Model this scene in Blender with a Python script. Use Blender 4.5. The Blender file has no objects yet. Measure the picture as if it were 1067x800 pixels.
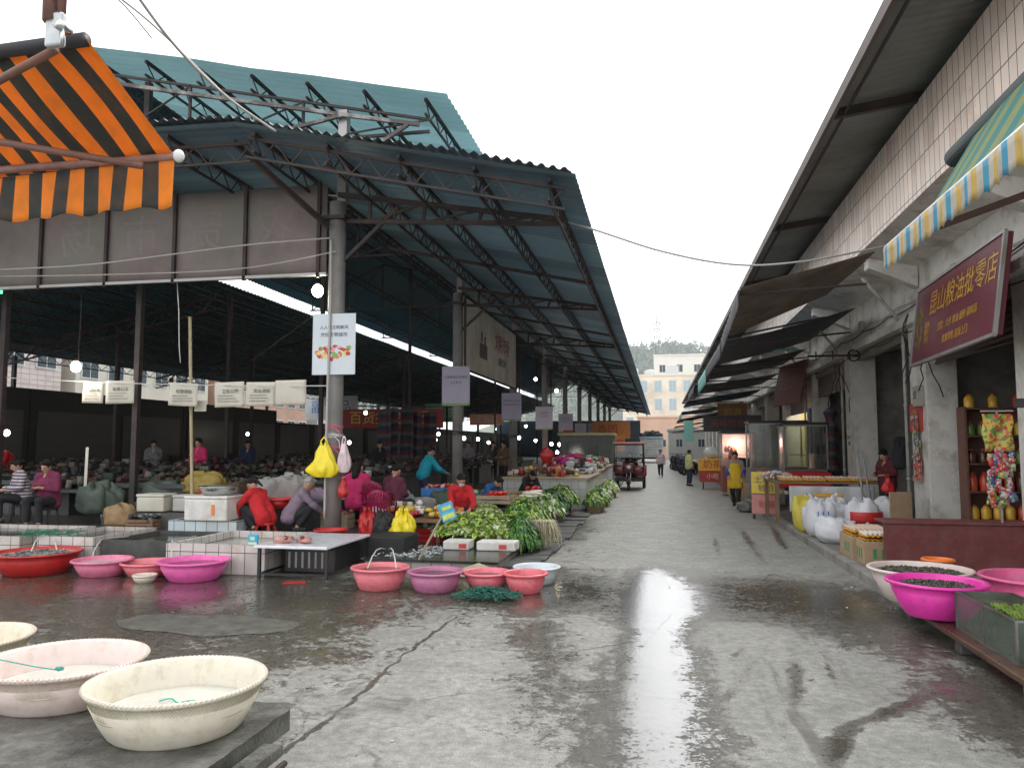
import bpy, bmesh, math, random
from mathutils import Vector, Matrix, noise
R_ = math.radians
random.seed(7)
SC = bpy.context.scene
COL = SC.collection
# ------------------------------------------------------------------ camera
FPX, CH = 800.0, 1.8
PSI, TH = R_(10.897), R_(4.574)
cam_d = bpy.data.cameras.new("camera"); cam = bpy.data.objects.new("camera", cam_d); COL.objects.link(cam)
cam_d.sensor_width = 36; cam_d.lens = 36*FPX/1067; cam_d.clip_start = 0.05; cam_d.clip_end = 6000
cam.location = (0, 0, CH); cam.rotation_euler = (R_(90)+TH, 0, PSI)
SC.camera = cam
# ------------------------------------------------------------------ sky, sun, exposure
w = bpy.data.worlds.new("World"); SC.world = w; w.use_nodes = True
nt = w.node_tree; bg = nt.nodes["Background"]
sky = nt.nodes.new("ShaderNodeTexSky"); sky.sky_type = 'NISHITA'; sky.sun_disc = False
sky.sun_elevation = R_(52); sky.sun_rotation = R_(20); sky.dust_density = 6; sky.air_density = 1.0
hs = nt.nodes.new("ShaderNodeHueSaturation"); hs.inputs['Saturation'].default_value = .12; hs.inputs['Value'].default_value = 1.0
mxw = nt.nodes.new("ShaderNodeMixRGB"); mxw.inputs[0].default_value = .55; mxw.inputs[2].default_value = (13, 13.2, 13.6, 1)
nt.links.new(sky.outputs[0], hs.inputs['Color']); nt.links.new(hs.outputs[0], mxw.inputs[1]); nt.links.new(mxw.outputs[0], bg.inputs[0])
bg.inputs[1].default_value = 0.15
sd = bpy.data.lights.new("sun", 'SUN'); so = bpy.data.objects.new("sun", sd); COL.objects.link(so)
sd.energy = 0.8; sd.angle = R_(25); sd.color = (1, .97, .93)
so.rotation_euler = (R_(38), 0, R_(180-20)); so.location = (0, 0, 60)
SC.view_settings.view_transform = 'Standard'; SC.view_settings.look = 'None'
SC.view_settings.exposure = 0.6; SC.view_settings.gamma = 1; SC.view_settings.use_curve_mapping = False
SC.cycles.max_bounces = 6; SC.cycles.diffuse_bounces = 4; SC.cycles.glossy_bounces = 3; SC.cycles.transmission_bounces = 4
SC.cycles.sample_clamp_indirect = 4; SC.cycles.volume_bounces = 0; SC.cycles.use_denoising = True
# ------------------------------------------------------------------ placement helpers
CR = Vector((math.cos(PSI), math.sin(PSI), 0)); FH = Vector((-math.sin(PSI), math.cos(PSI), 0))
FW = FH*math.cos(TH) + Vector((0, 0, math.sin(TH))); UP = CR.cross(FW)
def at(u, v, X=None, Y=None, Z=None):
    d = FW + CR*((u-533.5)/FPX) + UP*((400-v)/FPX)
    t = X/d.x if X is not None else (Y/d.y if Y is not None else (Z-CH)/d.z)
    return Vector((0, 0, CH)) + d*t
# ------------------------------------------------------------------ materials
MATS = {}
def M(name, col, rough=.6, var=.18, scale=5, metal=0, bump=.15, bscale=60, spec=.5, dirt=None, dscale=1.5, damt=.5, trans=0, alpha=None, sss=0, coat=0, dirtlim=(.45,.65)):
    if name in MATS: return MATS[name]
    m = bpy.data.materials.new(name); m.use_nodes = True; n = m.node_tree; L = n.links.new
    b = n.nodes["Principled BSDF"]; tc = n.nodes.new("ShaderNodeTexCoord")
    no = n.nodes.new("ShaderNodeTexNoise"); no.inputs['Scale'].default_value = scale; no.inputs['Detail'].default_value = 6; no.inputs['Roughness'].default_value = .65
    L(tc.outputs['Object'], no.inputs['Vector'])
    mp = n.nodes.new("ShaderNodeMapRange"); mp.inputs[1].default_value = .3; mp.inputs[2].default_value = .7; L(no.outputs[0], mp.inputs[0])
    mx = n.nodes.new("ShaderNodeMixRGB"); L(mp.outputs[0], mx.inputs[0])
    mx.inputs[1].default_value = (*[max(0, c*(1-var)) for c in col], 1); mx.inputs[2].default_value = (*[min(1, c*(1+var)) for c in col], 1)
    out = mx.outputs[0]
    if dirt:
        n2 = n.nodes.new("ShaderNodeTexNoise"); n2.inputs['Scale'].default_value = dscale; n2.inputs['Detail'].default_value = 8; n2.inputs['Roughness'].default_value = .7
        L(tc.outputs['Object'], n2.inputs['Vector'])
        m2 = n.nodes.new("ShaderNodeMapRange"); m2.inputs[1].default_value = dirtlim[0]; m2.inputs[2].default_value = dirtlim[1]; m2.inputs[4].default_value = damt; L(n2.outputs[0], m2.inputs[0])
        mx2 = n.nodes.new("ShaderNodeMixRGB"); L(m2.outputs[0], mx2.inputs[0]); L(out, mx2.inputs[1]); mx2.inputs[2].default_value = (*dirt, 1); out = mx2.outputs[0]
    L(out, b.inputs['Base Color'])
    rr = n.nodes.new("ShaderNodeMapRange"); L(no.outputs[0], rr.inputs[0]); rr.inputs[3].default_value = max(.02, rough-.12); rr.inputs[4].default_value = min(1, rough+.12); L(rr.outputs[0], b.inputs['Roughness'])
    b.inputs['Metallic'].default_value = metal; b.inputs['Specular IOR Level'].default_value = spec
    b.inputs['Transmission Weight'].default_value = trans; b.inputs['Coat Weight'].default_value = coat
    if sss: b.inputs['Subsurface Weight'].default_value = sss; b.inputs['Subsurface Scale'].default_value = .02
    if alpha is not None: b.inputs['Alpha'].default_value = alpha
    if bump:
        nb = n.nodes.new("ShaderNodeTexNoise"); nb.inputs['Scale'].default_value = bscale; nb.inputs['Detail'].default_value = 3; L(tc.outputs['Object'], nb.inputs['Vector'])
        bp = n.nodes.new("ShaderNodeBump"); bp.inputs['Strength'].default_value = bump; bp.inputs['Distance'].default_value = .01; L(nb.outputs[0], bp.inputs['Height']); L(bp.outputs[0], b.inputs['Normal'])
    MATS[name] = m; return m
def sheets(m, width=.9, amt=.35, rust=(.12, .07, .04), ramt=.5, axis=1):
    """roofing laid in separate sheets: each a little different, with dirt runs down the slope"""
    n = m.node_tree; L = n.links.new; b = n.nodes['Principled BSDF']; src = b.inputs['Base Color'].links[0].from_socket
    tc = n.nodes.new("ShaderNodeTexCoord"); sp = n.nodes.new("ShaderNodeSeparateXYZ"); L(tc.outputs['Object'], sp.inputs[0])
    d = n.nodes.new("ShaderNodeMath"); d.operation = 'DIVIDE'; L(sp.outputs[axis], d.inputs[0]); d.inputs[1].default_value = width
    f = n.nodes.new("ShaderNodeMath"); f.operation = 'FLOOR'; L(d.outputs[0], f.inputs[0]); wn = n.nodes.new("ShaderNodeTexWhiteNoise"); wn.noise_dimensions = '1D'; L(f.outputs[0], wn.inputs['W'])
    mr = n.nodes.new("ShaderNodeMapRange"); mr.inputs[3].default_value = 1-amt; mr.inputs[4].default_value = 1+amt*.6; L(wn.outputs[0], mr.inputs[0])
    vm = n.nodes.new("ShaderNodeVectorMath"); vm.operation = 'SCALE'; L(src, vm.inputs[0]); L(mr.outputs[0], vm.inputs['Scale'])
    mp = n.nodes.new("ShaderNodeMapping"); mp.inputs['Scale'].default_value = (.35, 5, 1) if axis == 1 else (5, .35, .5); L(tc.outputs['Object'], mp.inputs[0]); no = n.nodes.new("ShaderNodeTexNoise"); no.inputs['Scale'].default_value = 1.6; no.inputs['Detail'].default_value = 8; no.inputs['Roughness'].default_value = .7; L(mp.outputs[0], no.inputs['Vector'])
    m2 = n.nodes.new("ShaderNodeMapRange"); m2.inputs[1].default_value = .52; m2.inputs[2].default_value = .72; m2.inputs[4].default_value = ramt; L(no.outputs[0], m2.inputs[0])
    mx = n.nodes.new("ShaderNodeMixRGB"); L(m2.outputs[0], mx.inputs[0]); L(vm.outputs[0], mx.inputs[1]); mx.inputs[2].default_value = (*rust, 1); L(mx.outputs[0], b.inputs['Base Color']); return m
def EM(name, col, st):
    if name in MATS: return MATS[name]
    m = bpy.data.materials.new(name); m.use_nodes = True; n = m.node_tree
    b = n.nodes["Principled BSDF"]; b.inputs['Base Color'].default_value = (.8, .8, .8, 1)
    b.inputs['Emission Color'].default_value = (*col, 1); b.inputs['Emission Strength'].default_value = st
    MATS[name] = m; return m
def STR(name, cols, axis, width, rough=.7, dirt=(.15, .13, .1), damt=.35, trl=0):
    """stripes woven into a fabric, along one object axis"""
    m = bpy.data.materials.new(name); m.use_nodes = True; n = m.node_tree; L = n.links.new
    b = n.nodes["Principled BSDF"]; tc = n.nodes.new("ShaderNodeTexCoord"); sp = n.nodes.new("ShaderNodeSeparateXYZ"); L(tc.outputs['Object'], sp.inputs[0])
    d = n.nodes.new("ShaderNodeMath"); d.operation = 'DIVIDE'; L(sp.outputs[axis], d.inputs[0]); d.inputs[1].default_value = width*len(cols)
    f = n.nodes.new("ShaderNodeMath"); f.operation = 'FRACT'; L(d.outputs[0], f.inputs[0])
    r = n.nodes.new("ShaderNodeValToRGB"); r.color_ramp.interpolation = 'CONSTANT'; L(f.outputs[0], r.inputs[0])
    e = r.color_ramp.elements; e[0].color = (*cols[0], 1); e[1].position = 1/len(cols); e[1].color = (*cols[1], 1)
    for i in range(2, len(cols)): q = e.new(i/len(cols)); q.color = (*cols[i], 1)
    n2 = n.nodes.new("ShaderNodeTexNoise"); n2.inputs['Scale'].default_value = 7; n2.inputs['Detail'].default_value = 8; L(tc.outputs['Object'], n2.inputs['Vector'])
    m2 = n.nodes.new("ShaderNodeMapRange"); m2.inputs[1].default_value = .45; m2.inputs[2].default_value = .75; m2.inputs[4].default_value = damt; L(n2.outputs[0], m2.inputs[0])
    mx = n.nodes.new("ShaderNodeMixRGB"); L(m2.outputs[0], mx.inputs[0]); L(r.outputs[0], mx.inputs[1]); mx.inputs[2].default_value = (*dirt, 1)
    L(mx.outputs[0], b.inputs['Base Color']); b.inputs['Roughness'].default_value = rough
    if trl:
        t = n.nodes.new("ShaderNodeBsdfTranslucent"); L(mx.outputs[0], t.inputs[0]); ms = n.nodes.new("ShaderNodeMixShader"); ms.inputs[0].default_value = trl
        L(b.outputs[0], ms.inputs[1]); L(t.outputs[0], ms.inputs[2]); L(ms.outputs[0], n.nodes['Material Output'].inputs[0])
    MATS[name] = m; return m
def TILE(name, col, mortar, w_, h_, swap, rough=.35, var=.1, dirt=(.2, .14, .09), damt=.5, msize=.006, off=0, dlim=(.5, .72)):
    """ceramic tiles; swap picks the two object axes that span the surface"""
    m = bpy.data.materials.new(name); m.use_nodes = True; n = m.node_tree; L = n.links.new
    b = n.nodes["Principled BSDF"]; tc = n.nodes.new("ShaderNodeTexCoord"); sp = n.nodes.new("ShaderNodeSeparateXYZ"); L(tc.outputs['Object'], sp.inputs[0])
    cb = n.nodes.new("ShaderNodeCombineXYZ")
    if swap == 'auto':
        ad = n.nodes.new("ShaderNodeMath"); ad.operation = 'ADD'; L(sp.outputs[0], ad.inputs[0]); L(sp.outputs[1], ad.inputs[1]); L(ad.outputs[0], cb.inputs[0]); L(sp.outputs[2], cb.inputs[1])
    else:
        L(sp.outputs[swap[0]], cb.inputs[0]); L(sp.outputs[swap[1]], cb.inputs[1])
    br = n.nodes.new("ShaderNodeTexBrick"); L(cb.outputs[0], br.inputs['Vector']); br.offset = off
    br.inputs['Scale'].default_value = 1; br.inputs['Brick Width'].default_value = w_; br.inputs['Row Height'].default_value = h_; br.inputs['Mortar Size'].default_value = msize
    br.inputs['Color1'].default_value = (*[c*(1-var) for c in col], 1); br.inputs['Color2'].default_value = (*[min(1, c*(1+var)) for c in col], 1); br.inputs['Mortar'].default_value = (*mortar, 1)
    n2 = n.nodes.new("ShaderNodeTexNoise"); n2.inputs['Scale'].default_value = 1.2; n2.inputs['Detail'].default_value = 9; n2.inputs['Roughness'].default_value = .7; L(tc.outputs['Object'], n2.inputs['Vector'])
    m2 = n.nodes.new("ShaderNodeMapRange"); m2.inputs[1].default_value = dlim[0]; m2.inputs[2].default_value = dlim[1]; m2.inputs[4].default_value = damt; L(n2.outputs[0], m2.inputs[0])
    mx = n.nodes.new("ShaderNodeMixRGB"); L(m2.outputs[0], mx.inputs[0]); L(br.outputs[0], mx.inputs[1]); mx.inputs[2].default_value = (*dirt, 1)
    L(mx.outputs[0], b.inputs['Base Color']); b.inputs['Roughness'].default_value = rough
    bp = n.nodes.new("ShaderNodeBump"); bp.inputs['Strength'].default_value = .4; bp.inputs['Distance'].default_value = .01; bp.invert = True; L(br.outputs['Fac'], bp.inputs['Height']); L(bp.outputs[0], b.inputs['Normal'])
    MATS[name] = m; return m
def VPR(name, cols, scale, rough=.4, spec=.5):
    """printed packets: many small patches of ink"""
    m = bpy.data.materials.new(name); m.use_nodes = True; n = m.node_tree; L = n.links.new; b = n.nodes["Principled BSDF"]
    tc = n.nodes.new("ShaderNodeTexCoord"); v = n.nodes.new("ShaderNodeTexVoronoi"); v.inputs['Scale'].default_value = scale; L(tc.outputs['Object'], v.inputs['Vector'])
    s = n.nodes.new("ShaderNodeSeparateColor"); L(v.outputs['Color'], s.inputs[0]); r = n.nodes.new("ShaderNodeValToRGB"); r.color_ramp.interpolation = 'CONSTANT'; L(s.outputs[0], r.inputs[0])
    e = r.color_ramp.elements; e[0].color = (*cols[0], 1); e[1].position = 1/len(cols); e[1].color = (*cols[1], 1)
    for i in range(2, len(cols)): q = e.new(i/len(cols)); q.color = (*cols[i], 1)
    L(r.outputs[0], b.inputs['Base Color']); b.inputs['Roughness'].default_value = rough; MATS[name] = m; return m
# ------------------------------------------------------------------ mesh builder
def V(*a): return Vector(a)
class MB:
    def __init__(s): s.v = []; s.f = []; s.m = []; s.cur = 0
    def add(s, vs, fs):
        o = len(s.v); s.v += [Vector(p) for p in vs]; s.f += [tuple(i+o for i in f) for f in fs]; s.m += [s.cur]*len(fs); return s
    def box(s, x0, y0, z0, x1, y1, z1):
        return s.add([(x0,y0,z0),(x1,y0,z0),(x1,y1,z0),(x0,y1,z0),(x0,y0,z1),(x1,y0,z1),(x1,y1,z1),(x0,y1,z1)],
                     [(0,3,2,1),(4,5,6,7),(0,1,5,4),(1,2,6,5),(2,3,7,6),(3,0,4,7)])
    def bbox(s, x0, y0, z0, x1, y1, z1, b=.02):
        bm = bmesh.new(); bmesh.ops.create_cube(bm, size=1)
        bmesh.ops.transform(bm, matrix=Matrix.Translation(((x0+x1)/2,(y0+y1)/2,(z0+z1)/2)) @ Matrix.Diagonal((x1-x0, y1-y0, z1-z0, 1)), verts=bm.verts)
        bmesh.ops.bevel(bm, geom=bm.edges[:], offset=b, segments=2, affect='EDGES', profile=.5)
        bm.verts.ensure_lookup_table(); bm.verts.index_update()
        s.add([v.co.copy() for v in bm.verts], [[v.index for v in f.verts] for f in bm.faces]); bm.free(); return s
    def bar(s, p0, p1, w=.05, h=None, up=(0,0,1)):
        p0, p1 = Vector(p0), Vector(p1); h = h or w; d = (p1-p0); 
        if d.length < 1e-6: return s
        d.normalize(); a = d.cross(Vector(up)); a = a.normalized() if a.length > 1e-3 else Vector((1,0,0)); b = a.cross(d)
        a *= w/2; b *= h/2
        vs = [p0-a-b, p0+a-b, p0+a+b, p0-a+b, p1-a-b, p1+a-b, p1+a+b, p1-a+b]
        return s.add(vs, [(0,1,2,3),(7,6,5,4),(0,4,5,1),(1,5,6,2),(2,6,7,3),(3,7,4,0)])
    def tube(s, pts, r, n=8, cap=True):
        pts = [Vector(p) for p in pts]; rs = r if isinstance(r, (list, tuple)) else [r]*len(pts); vs = []; fs = []; a = None
        for i, p in enumerate(pts):
            d = (pts[min(i+1, len(pts)-1)]-pts[max(i-1, 0)]).normalized()
            if a is None: a = d.orthogonal().normalized()
            else:
                a = (a-d*a.dot(d)); a = a.normalized() if a.length > 1e-4 else d.orthogonal().normalized()
            b = d.cross(a)
            for k in range(n): t = 2*math.pi*k/n; vs.append(p+(a*math.cos(t)+b*math.sin(t))*rs[i])
        for i in range(len(pts)-1):
            for k in range(n): fs.append((i*n+k, i*n+(k+1)%n, (i+1)*n+(k+1)%n, (i+1)*n+k))
        if cap: fs.append(tuple(range(n-1, -1, -1))); fs.append(tuple((len(pts)-1)*n+k for k in range(n)))
        return s.add(vs, fs)
    def lathe(s, prof, c=(0,0,0), n=32, sx=1, sy=1, wob=0, rot=0, seed=0):
        vs = []; fs = []; N = len(prof)
        for k in range(n):
            t = 2*math.pi*k/n; q = 1+wob*noise.noise(Vector((math.cos(t)*1.3+seed, math.sin(t)*1.3, seed)))
            for (r, z) in prof:
                x, y = r*q*math.cos(t)*sx, r*q*math.sin(t)*sy
                vs.append((c[0]+x*math.cos(rot)-y*math.sin(rot), c[1]+x*math.sin(rot)+y*math.cos(rot), c[2]+z))
        for k in range(n):
            for i in range(N-1): fs.append((k*N+i, ((k+1)%n)*N+i, ((k+1)%n)*N+i+1, k*N+i+1))
        return s.add(vs, fs)
    def ell(s, c, r, n=12, m=8, rotm=None, disp=0, seed=0):
        c = Vector(c); r = r if isinstance(r, (tuple, list, Vector)) else (r, r, r); vs = []; fs = []
        for i in range(m+1):
            ph = math.pi*i/m
            for k in range(n):
                t = 2*math.pi*k/n; d = Vector((math.sin(ph)*math.cos(t), math.sin(ph)*math.sin(t), math.cos(ph)))
                q = 1+disp*noise.noise(d*1.7+Vector((seed*3.1, seed, 0))) if disp else 1
                p = Vector((d.x*r[0]*q, d.y*r[1]*q, d.z*r[2]*q))
                if rotm: p = rotm @ p
                vs.append(c+p)
        for i in range(m):
            for k in range(n): fs.append((i*n+k, (i+1)*n+k, (i+1)*n+(k+1)%n, i*n+(k+1)%n))
        return s.add(vs, fs)
    def cap(s, p0, r0, p1, r1, n=12):
        p0, p1 = Vector(p0), Vector(p1); d = (p1-p0); L = d.length; d = d/L if L > 1e-6 else Vector((0,0,1))
        pts = []; rs = []
        for t in (90, 65, 40, 20): pts.append(p0-d*r0*math.sin(R_(t))); rs.append(max(.0005, r0*math.cos(R_(t))))
        pts += [p0, p1]; rs += [r0, r1]
        for t in (20, 40, 65, 90): pts.append(p1+d*r1*math.sin(R_(t))); rs.append(max(.0005, r1*math.cos(R_(t))))
        return s.tube(pts, rs, n)
    def quad(s, a, b, c, d): return s.add([a, b, c, d], [(0,1,2,3)])
    def grid(s, fn, nu, nv):
        vs = [fn(i/nu, j/nv) for i in range(nu+1) for j in range(nv+1)]
        return s.add(vs, [(i*(nv+1)+j, (i+1)*(nv+1)+j, (i+1)*(nv+1)+j+1, i*(nv+1)+j+1) for i in range(nu) for j in range(nv)])
    def lattice(s, p0, p1, depth=.3, step=.45, r=.05, rz=.018):
        p0, p1 = Vector(p0), Vector(p1); dn = Vector((0,0,-depth)); n = max(2, int((p1-p0).length/step))
        s.bar(p0, p1, r); s.bar(p0+dn, p1+dn, r*.7)
        for i in range(n):
            a = p0.lerp(p1, i/n); b = p0.lerp(p1, (i+.5)/n); c = p0.lerp(p1, (i+1)/n)
            s.bar(a, b+dn, rz); s.bar(b+dn, c, rz)
        return s
    def build(s, name, mat, parent=None, smooth=False, world=False, solid=0):
        me = bpy.data.meshes.new(name)
        off = Vector((0,0,0))
        if world and parent is not None:
            iv = parent.matrix_basis.inverted() if parent.parent is None else Matrix.Translation(-parent.parent.location)
            s.v = [iv @ p for p in s.v]
        me.from_pydata([tuple(p) for p in s.v], [], s.f)
        for m in (mat if isinstance(mat, (list, tuple)) else [mat]): me.materials.append(m)
        me.polygons.foreach_set('material_index', s.m)
        if smooth: me.polygons.foreach_set('use_smooth', [True]*len(s.f))
        me.update()
        o = bpy.data.objects.new(name, me); COL.objects.link(o)
        if parent is not None: o.parent = parent
        if solid:
            md = o.modifiers.new('s', 'SOLIDIFY'); md.thickness = solid; md.offset = 0
        return o
def tag(o, label=None, cat=None, group=None, kind=None):
    if label: o['label'] = label
    if cat: o['category'] = cat
    if group: o['group'] = group
    if kind: o['kind'] = kind
    return o
def thing(name, label, cat, loc=(0,0,0), rz=0, group=None):
    o = bpy.data.objects.new(name, None); COL.objects.link(o); o.location = loc; o.rotation_euler = (0, 0, rz); o.empty_display_size = .2
    o.matrix_basis = Matrix.Translation(Vector(loc)) @ Matrix.Rotation(rz, 4, 'Z')
    return tag(o, label, cat, group)
def kids(o): return [c for c in ALLCH.get(o.name, [])]
ALLCH = {}
def copy_tree(o, parent=None):
    c = o.copy(); COL.objects.link(c); c.parent = parent
    for ch in list(o.children): copy_tree(ch, c)
    return c
def dup(o, loc, rz, label, scale=None):
    c = copy_tree(o); c.location = loc; c.rotation_euler = (0, 0, rz); c['label'] = label
    if scale: c.scale = scale
    return c
def solidify_mesh(o):
    dg = bpy.context.evaluated_depsgraph_get(); me = bpy.data.meshes.new_from_object(o.evaluated_get(dg)); o.modifiers.clear(); o.data = me; return o
def text(body, size, mat, parent, loc, rot, name='lettering', sx=1, ext=.002):
    cu = bpy.data.curves.new(name, 'FONT'); cu.body = body; cu.size = size; cu.align_x = 'CENTER'; cu.align_y = 'CENTER'; cu.extrude = ext; cu.resolution_u = 2
    t = bpy.data.objects.new(name+'_c', cu); COL.objects.link(t)
    dg = bpy.context.evaluated_depsgraph_get(); me = bpy.data.meshes.new_from_object(t.evaluated_get(dg))
    bpy.data.objects.remove(t); me.materials.clear(); me.materials.append(mat)
    o = bpy.data.objects.new(name, me); COL.objects.link(o); o.parent = parent; o.location = loc; o.rotation_euler = rot; o.scale = (sx, 1, 1); return o
FACE_CAM = (R_(90), 0, 0)          # text facing -Y
FACE_ST = (R_(90), 0, R_(-90))     # text facing -X
FACE_EAST = (R_(90), 0, R_(90))    # facing +X
def uni(a, b): return random.uniform(a, b)
# ------------------------------------------------------------------ shared materials
conc = M('concrete', (.27, .26, .245), .75, .2, 3, bump=.3, dirt=(.1, .09, .08), damt=.6)
conc_d = M('dark_concrete', (.08, .08, .075), .6, .3, 5, dirt=(.03, .03, .028), damt=.6)
plaster = M('old_plaster', (.38, .37, .34), .8, .1, 2, dirt=(.16, .13, .1), dscale=.9, damt=.6)
steel_d = M('dark_steel', (.03, .026, .026), .6, .3, 8, .2, dirt=(.12, .05, .03), damt=.4)
steel_g = M('grey_steel', (.35, .35, .34), .4, .15, 6, .6, dirt=(.2, .12, .08))
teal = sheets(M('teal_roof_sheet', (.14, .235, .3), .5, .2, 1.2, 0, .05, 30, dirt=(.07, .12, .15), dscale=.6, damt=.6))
def translucent(src, name, amt):
    m = src.copy(); m.name = name; n = m.node_tree; b = n.nodes['Principled BSDF']; t = n.nodes.new('ShaderNodeBsdfTranslucent'); n.links.new(b.inputs['Base Color'].links[0].from_socket, t.inputs[0]); x = n.nodes.new('ShaderNodeMixShader'); x.inputs[0].default_value = amt
    n.links.new(b.outputs[0], x.inputs[1]); n.links.new(t.outputs[0], x.inputs[2]); n.links.new(x.outputs[0], n.nodes['Material Output'].inputs[0]); return m
teal_hi = translucent(sheets(M('teal_light_sheet', (.2, .35, .37), .45, .15, 1.2, 0, .05, 30, dirt=(.1, .2, .22), dscale=.6, damt=.5), .9, .3, (.12, .14, .13), .35), 'teal_plastic_sheet', .36)
teal_lo = translucent(teal, 'blue_grey_sheet', .04)
roof_g = M('weathered_roof_sheet', (.1, .125, .135), .6, .2, 1.5, 0, .05, 30, dirt=(.06, .045, .035), damt=.6)
white_p = M('white_plastic', (.7, .7, .67), .45, .06, 4, dirt=(.3, .25, .18), damt=.35)
foam = M('styrofoam', (.72, .71, .67), .7, .05, 8, bump=.3, bscale=150, dirt=(.35, .28, .2), damt=.5)
wood = M('worn_wood', (.22, .13, .07), .7, .3, 6, bump=.4, dirt=(.08, .06, .04))
wood_l = M('pale_wood', (.42, .34, .24), .7, .2, 6, bump=.3, dirt=(.15, .12, .08))
card = M('cardboard', (.4, .28, .17), .85, .1, 5, dirt=(.2, .14, .09))
rubber = M('rubber', (.02, .02, .02), .7, .2)
black_m = M('black_metal', (.02, .02, .022), .4, .3, dirt=(.08, .06, .05), damt=.3)
glass = M('glass', (.8, .85, .84), .05, 0, bump=0, trans=1)
chrome = M('brushed_metal', (.55, .56, .56), .25, .1, 8, .95)
red_pl = M('red_plastic', (.5, .02, .02), .35, .15, 4, dirt=(.2, .03, .03), dscale=11, dirtlim=(.48, .72), damt=.6)
pink_pl = M('pink_plastic', (.72, .19, .32), .35, .1, 4, dirt=(.35, .12, .15), dscale=11, dirtlim=(.48, .72), damt=.6, spec=.5)
salmon_pl = M('salmon_plastic', (.8, .2, .24), .35, .1, 4, dirt=(.4, .12, .12), dscale=11, dirtlim=(.48, .72), damt=.6)
mauve_pl = M('mauve_plastic', (.5, .17, .3), .35, .12, 4, dirt=(.25, .1, .14), dscale=11, dirtlim=(.48, .72), damt=.6)
hot_pl = M('hot_pink_plastic', (.85, .05, .42), .32, .08, 4, dirt=(.45, .05, .22), dscale=11, dirtlim=(.48, .72), damt=.6)
cream_pl = M('cream_plastic', (.68, .63, .52), .4, .06, 5, dirt=(.3, .25, .12), dscale=6, damt=.55, sss=.1, dirtlim=(.5, .75))
pale_pl = M('pale_pink_plastic', (.72, .6, .55), .4, .06, 5, dirt=(.4, .28, .22), dscale=6, damt=.5, sss=.1, dirtlim=(.5, .75))
blue_pl = M('blue_plastic', (.03, .2, .55), .4, .1)
green_pl = M('green_plastic', (.01, .2, .1), .4, .1)
yellow_pl = M('yellow_plastic', (.85, .6, .02), .35, .1, trans=.1)
orange_pl = M('orange_plastic', (.85, .2, .03), .4, .1)
whitebag = M('white_bag', (.75, .75, .76), .45, .05, 5, bump=.2)
darkgoods = M('dark_goods', (.06, .055, .05), .7, .5, 12, bump=.5)
water = M('dark_water', (.035, .035, .03), .08, .4, 8, bump=.25, bscale=18)
clearwater = M('pale_water', (.42, .44, .4), .08, .1, 8, bump=.2, bscale=18)
red_paint = M('red_paint', (.32, .02, .03), .3, .15, dirt=(.1, .03, .03), coat=.3)
gold = M('faded_gold_lettering', (.5, .33, .06), .5, .2)
ink = M('grey_ink', (.1, .1, .12), .7, .1)
tilew = TILE('white_tank_tiles', (.6, .56, .53), (.12, .1, .08), .2, .3, 'auto', .25, .08, (.3, .18, .1), .55)
HAZE = 0.0002
POSTLAB = ['first round concrete post, with the pale blue poster and the yellow bag', 'second round concrete post, with a lilac poster, left end of the big signboard', 'third round concrete post, at the right end of the big signboard', 'fourth concrete post along the eave, above the leafy stalls', 'fifth concrete post along the eave, by the first pale counter', 'sixth concrete post along the eave', 'seventh concrete post along the eave, beside the kiosk', 'eighth concrete post along the eave', 'ninth concrete post along the eave', 'last concrete post at the far end of the market roof']
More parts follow.
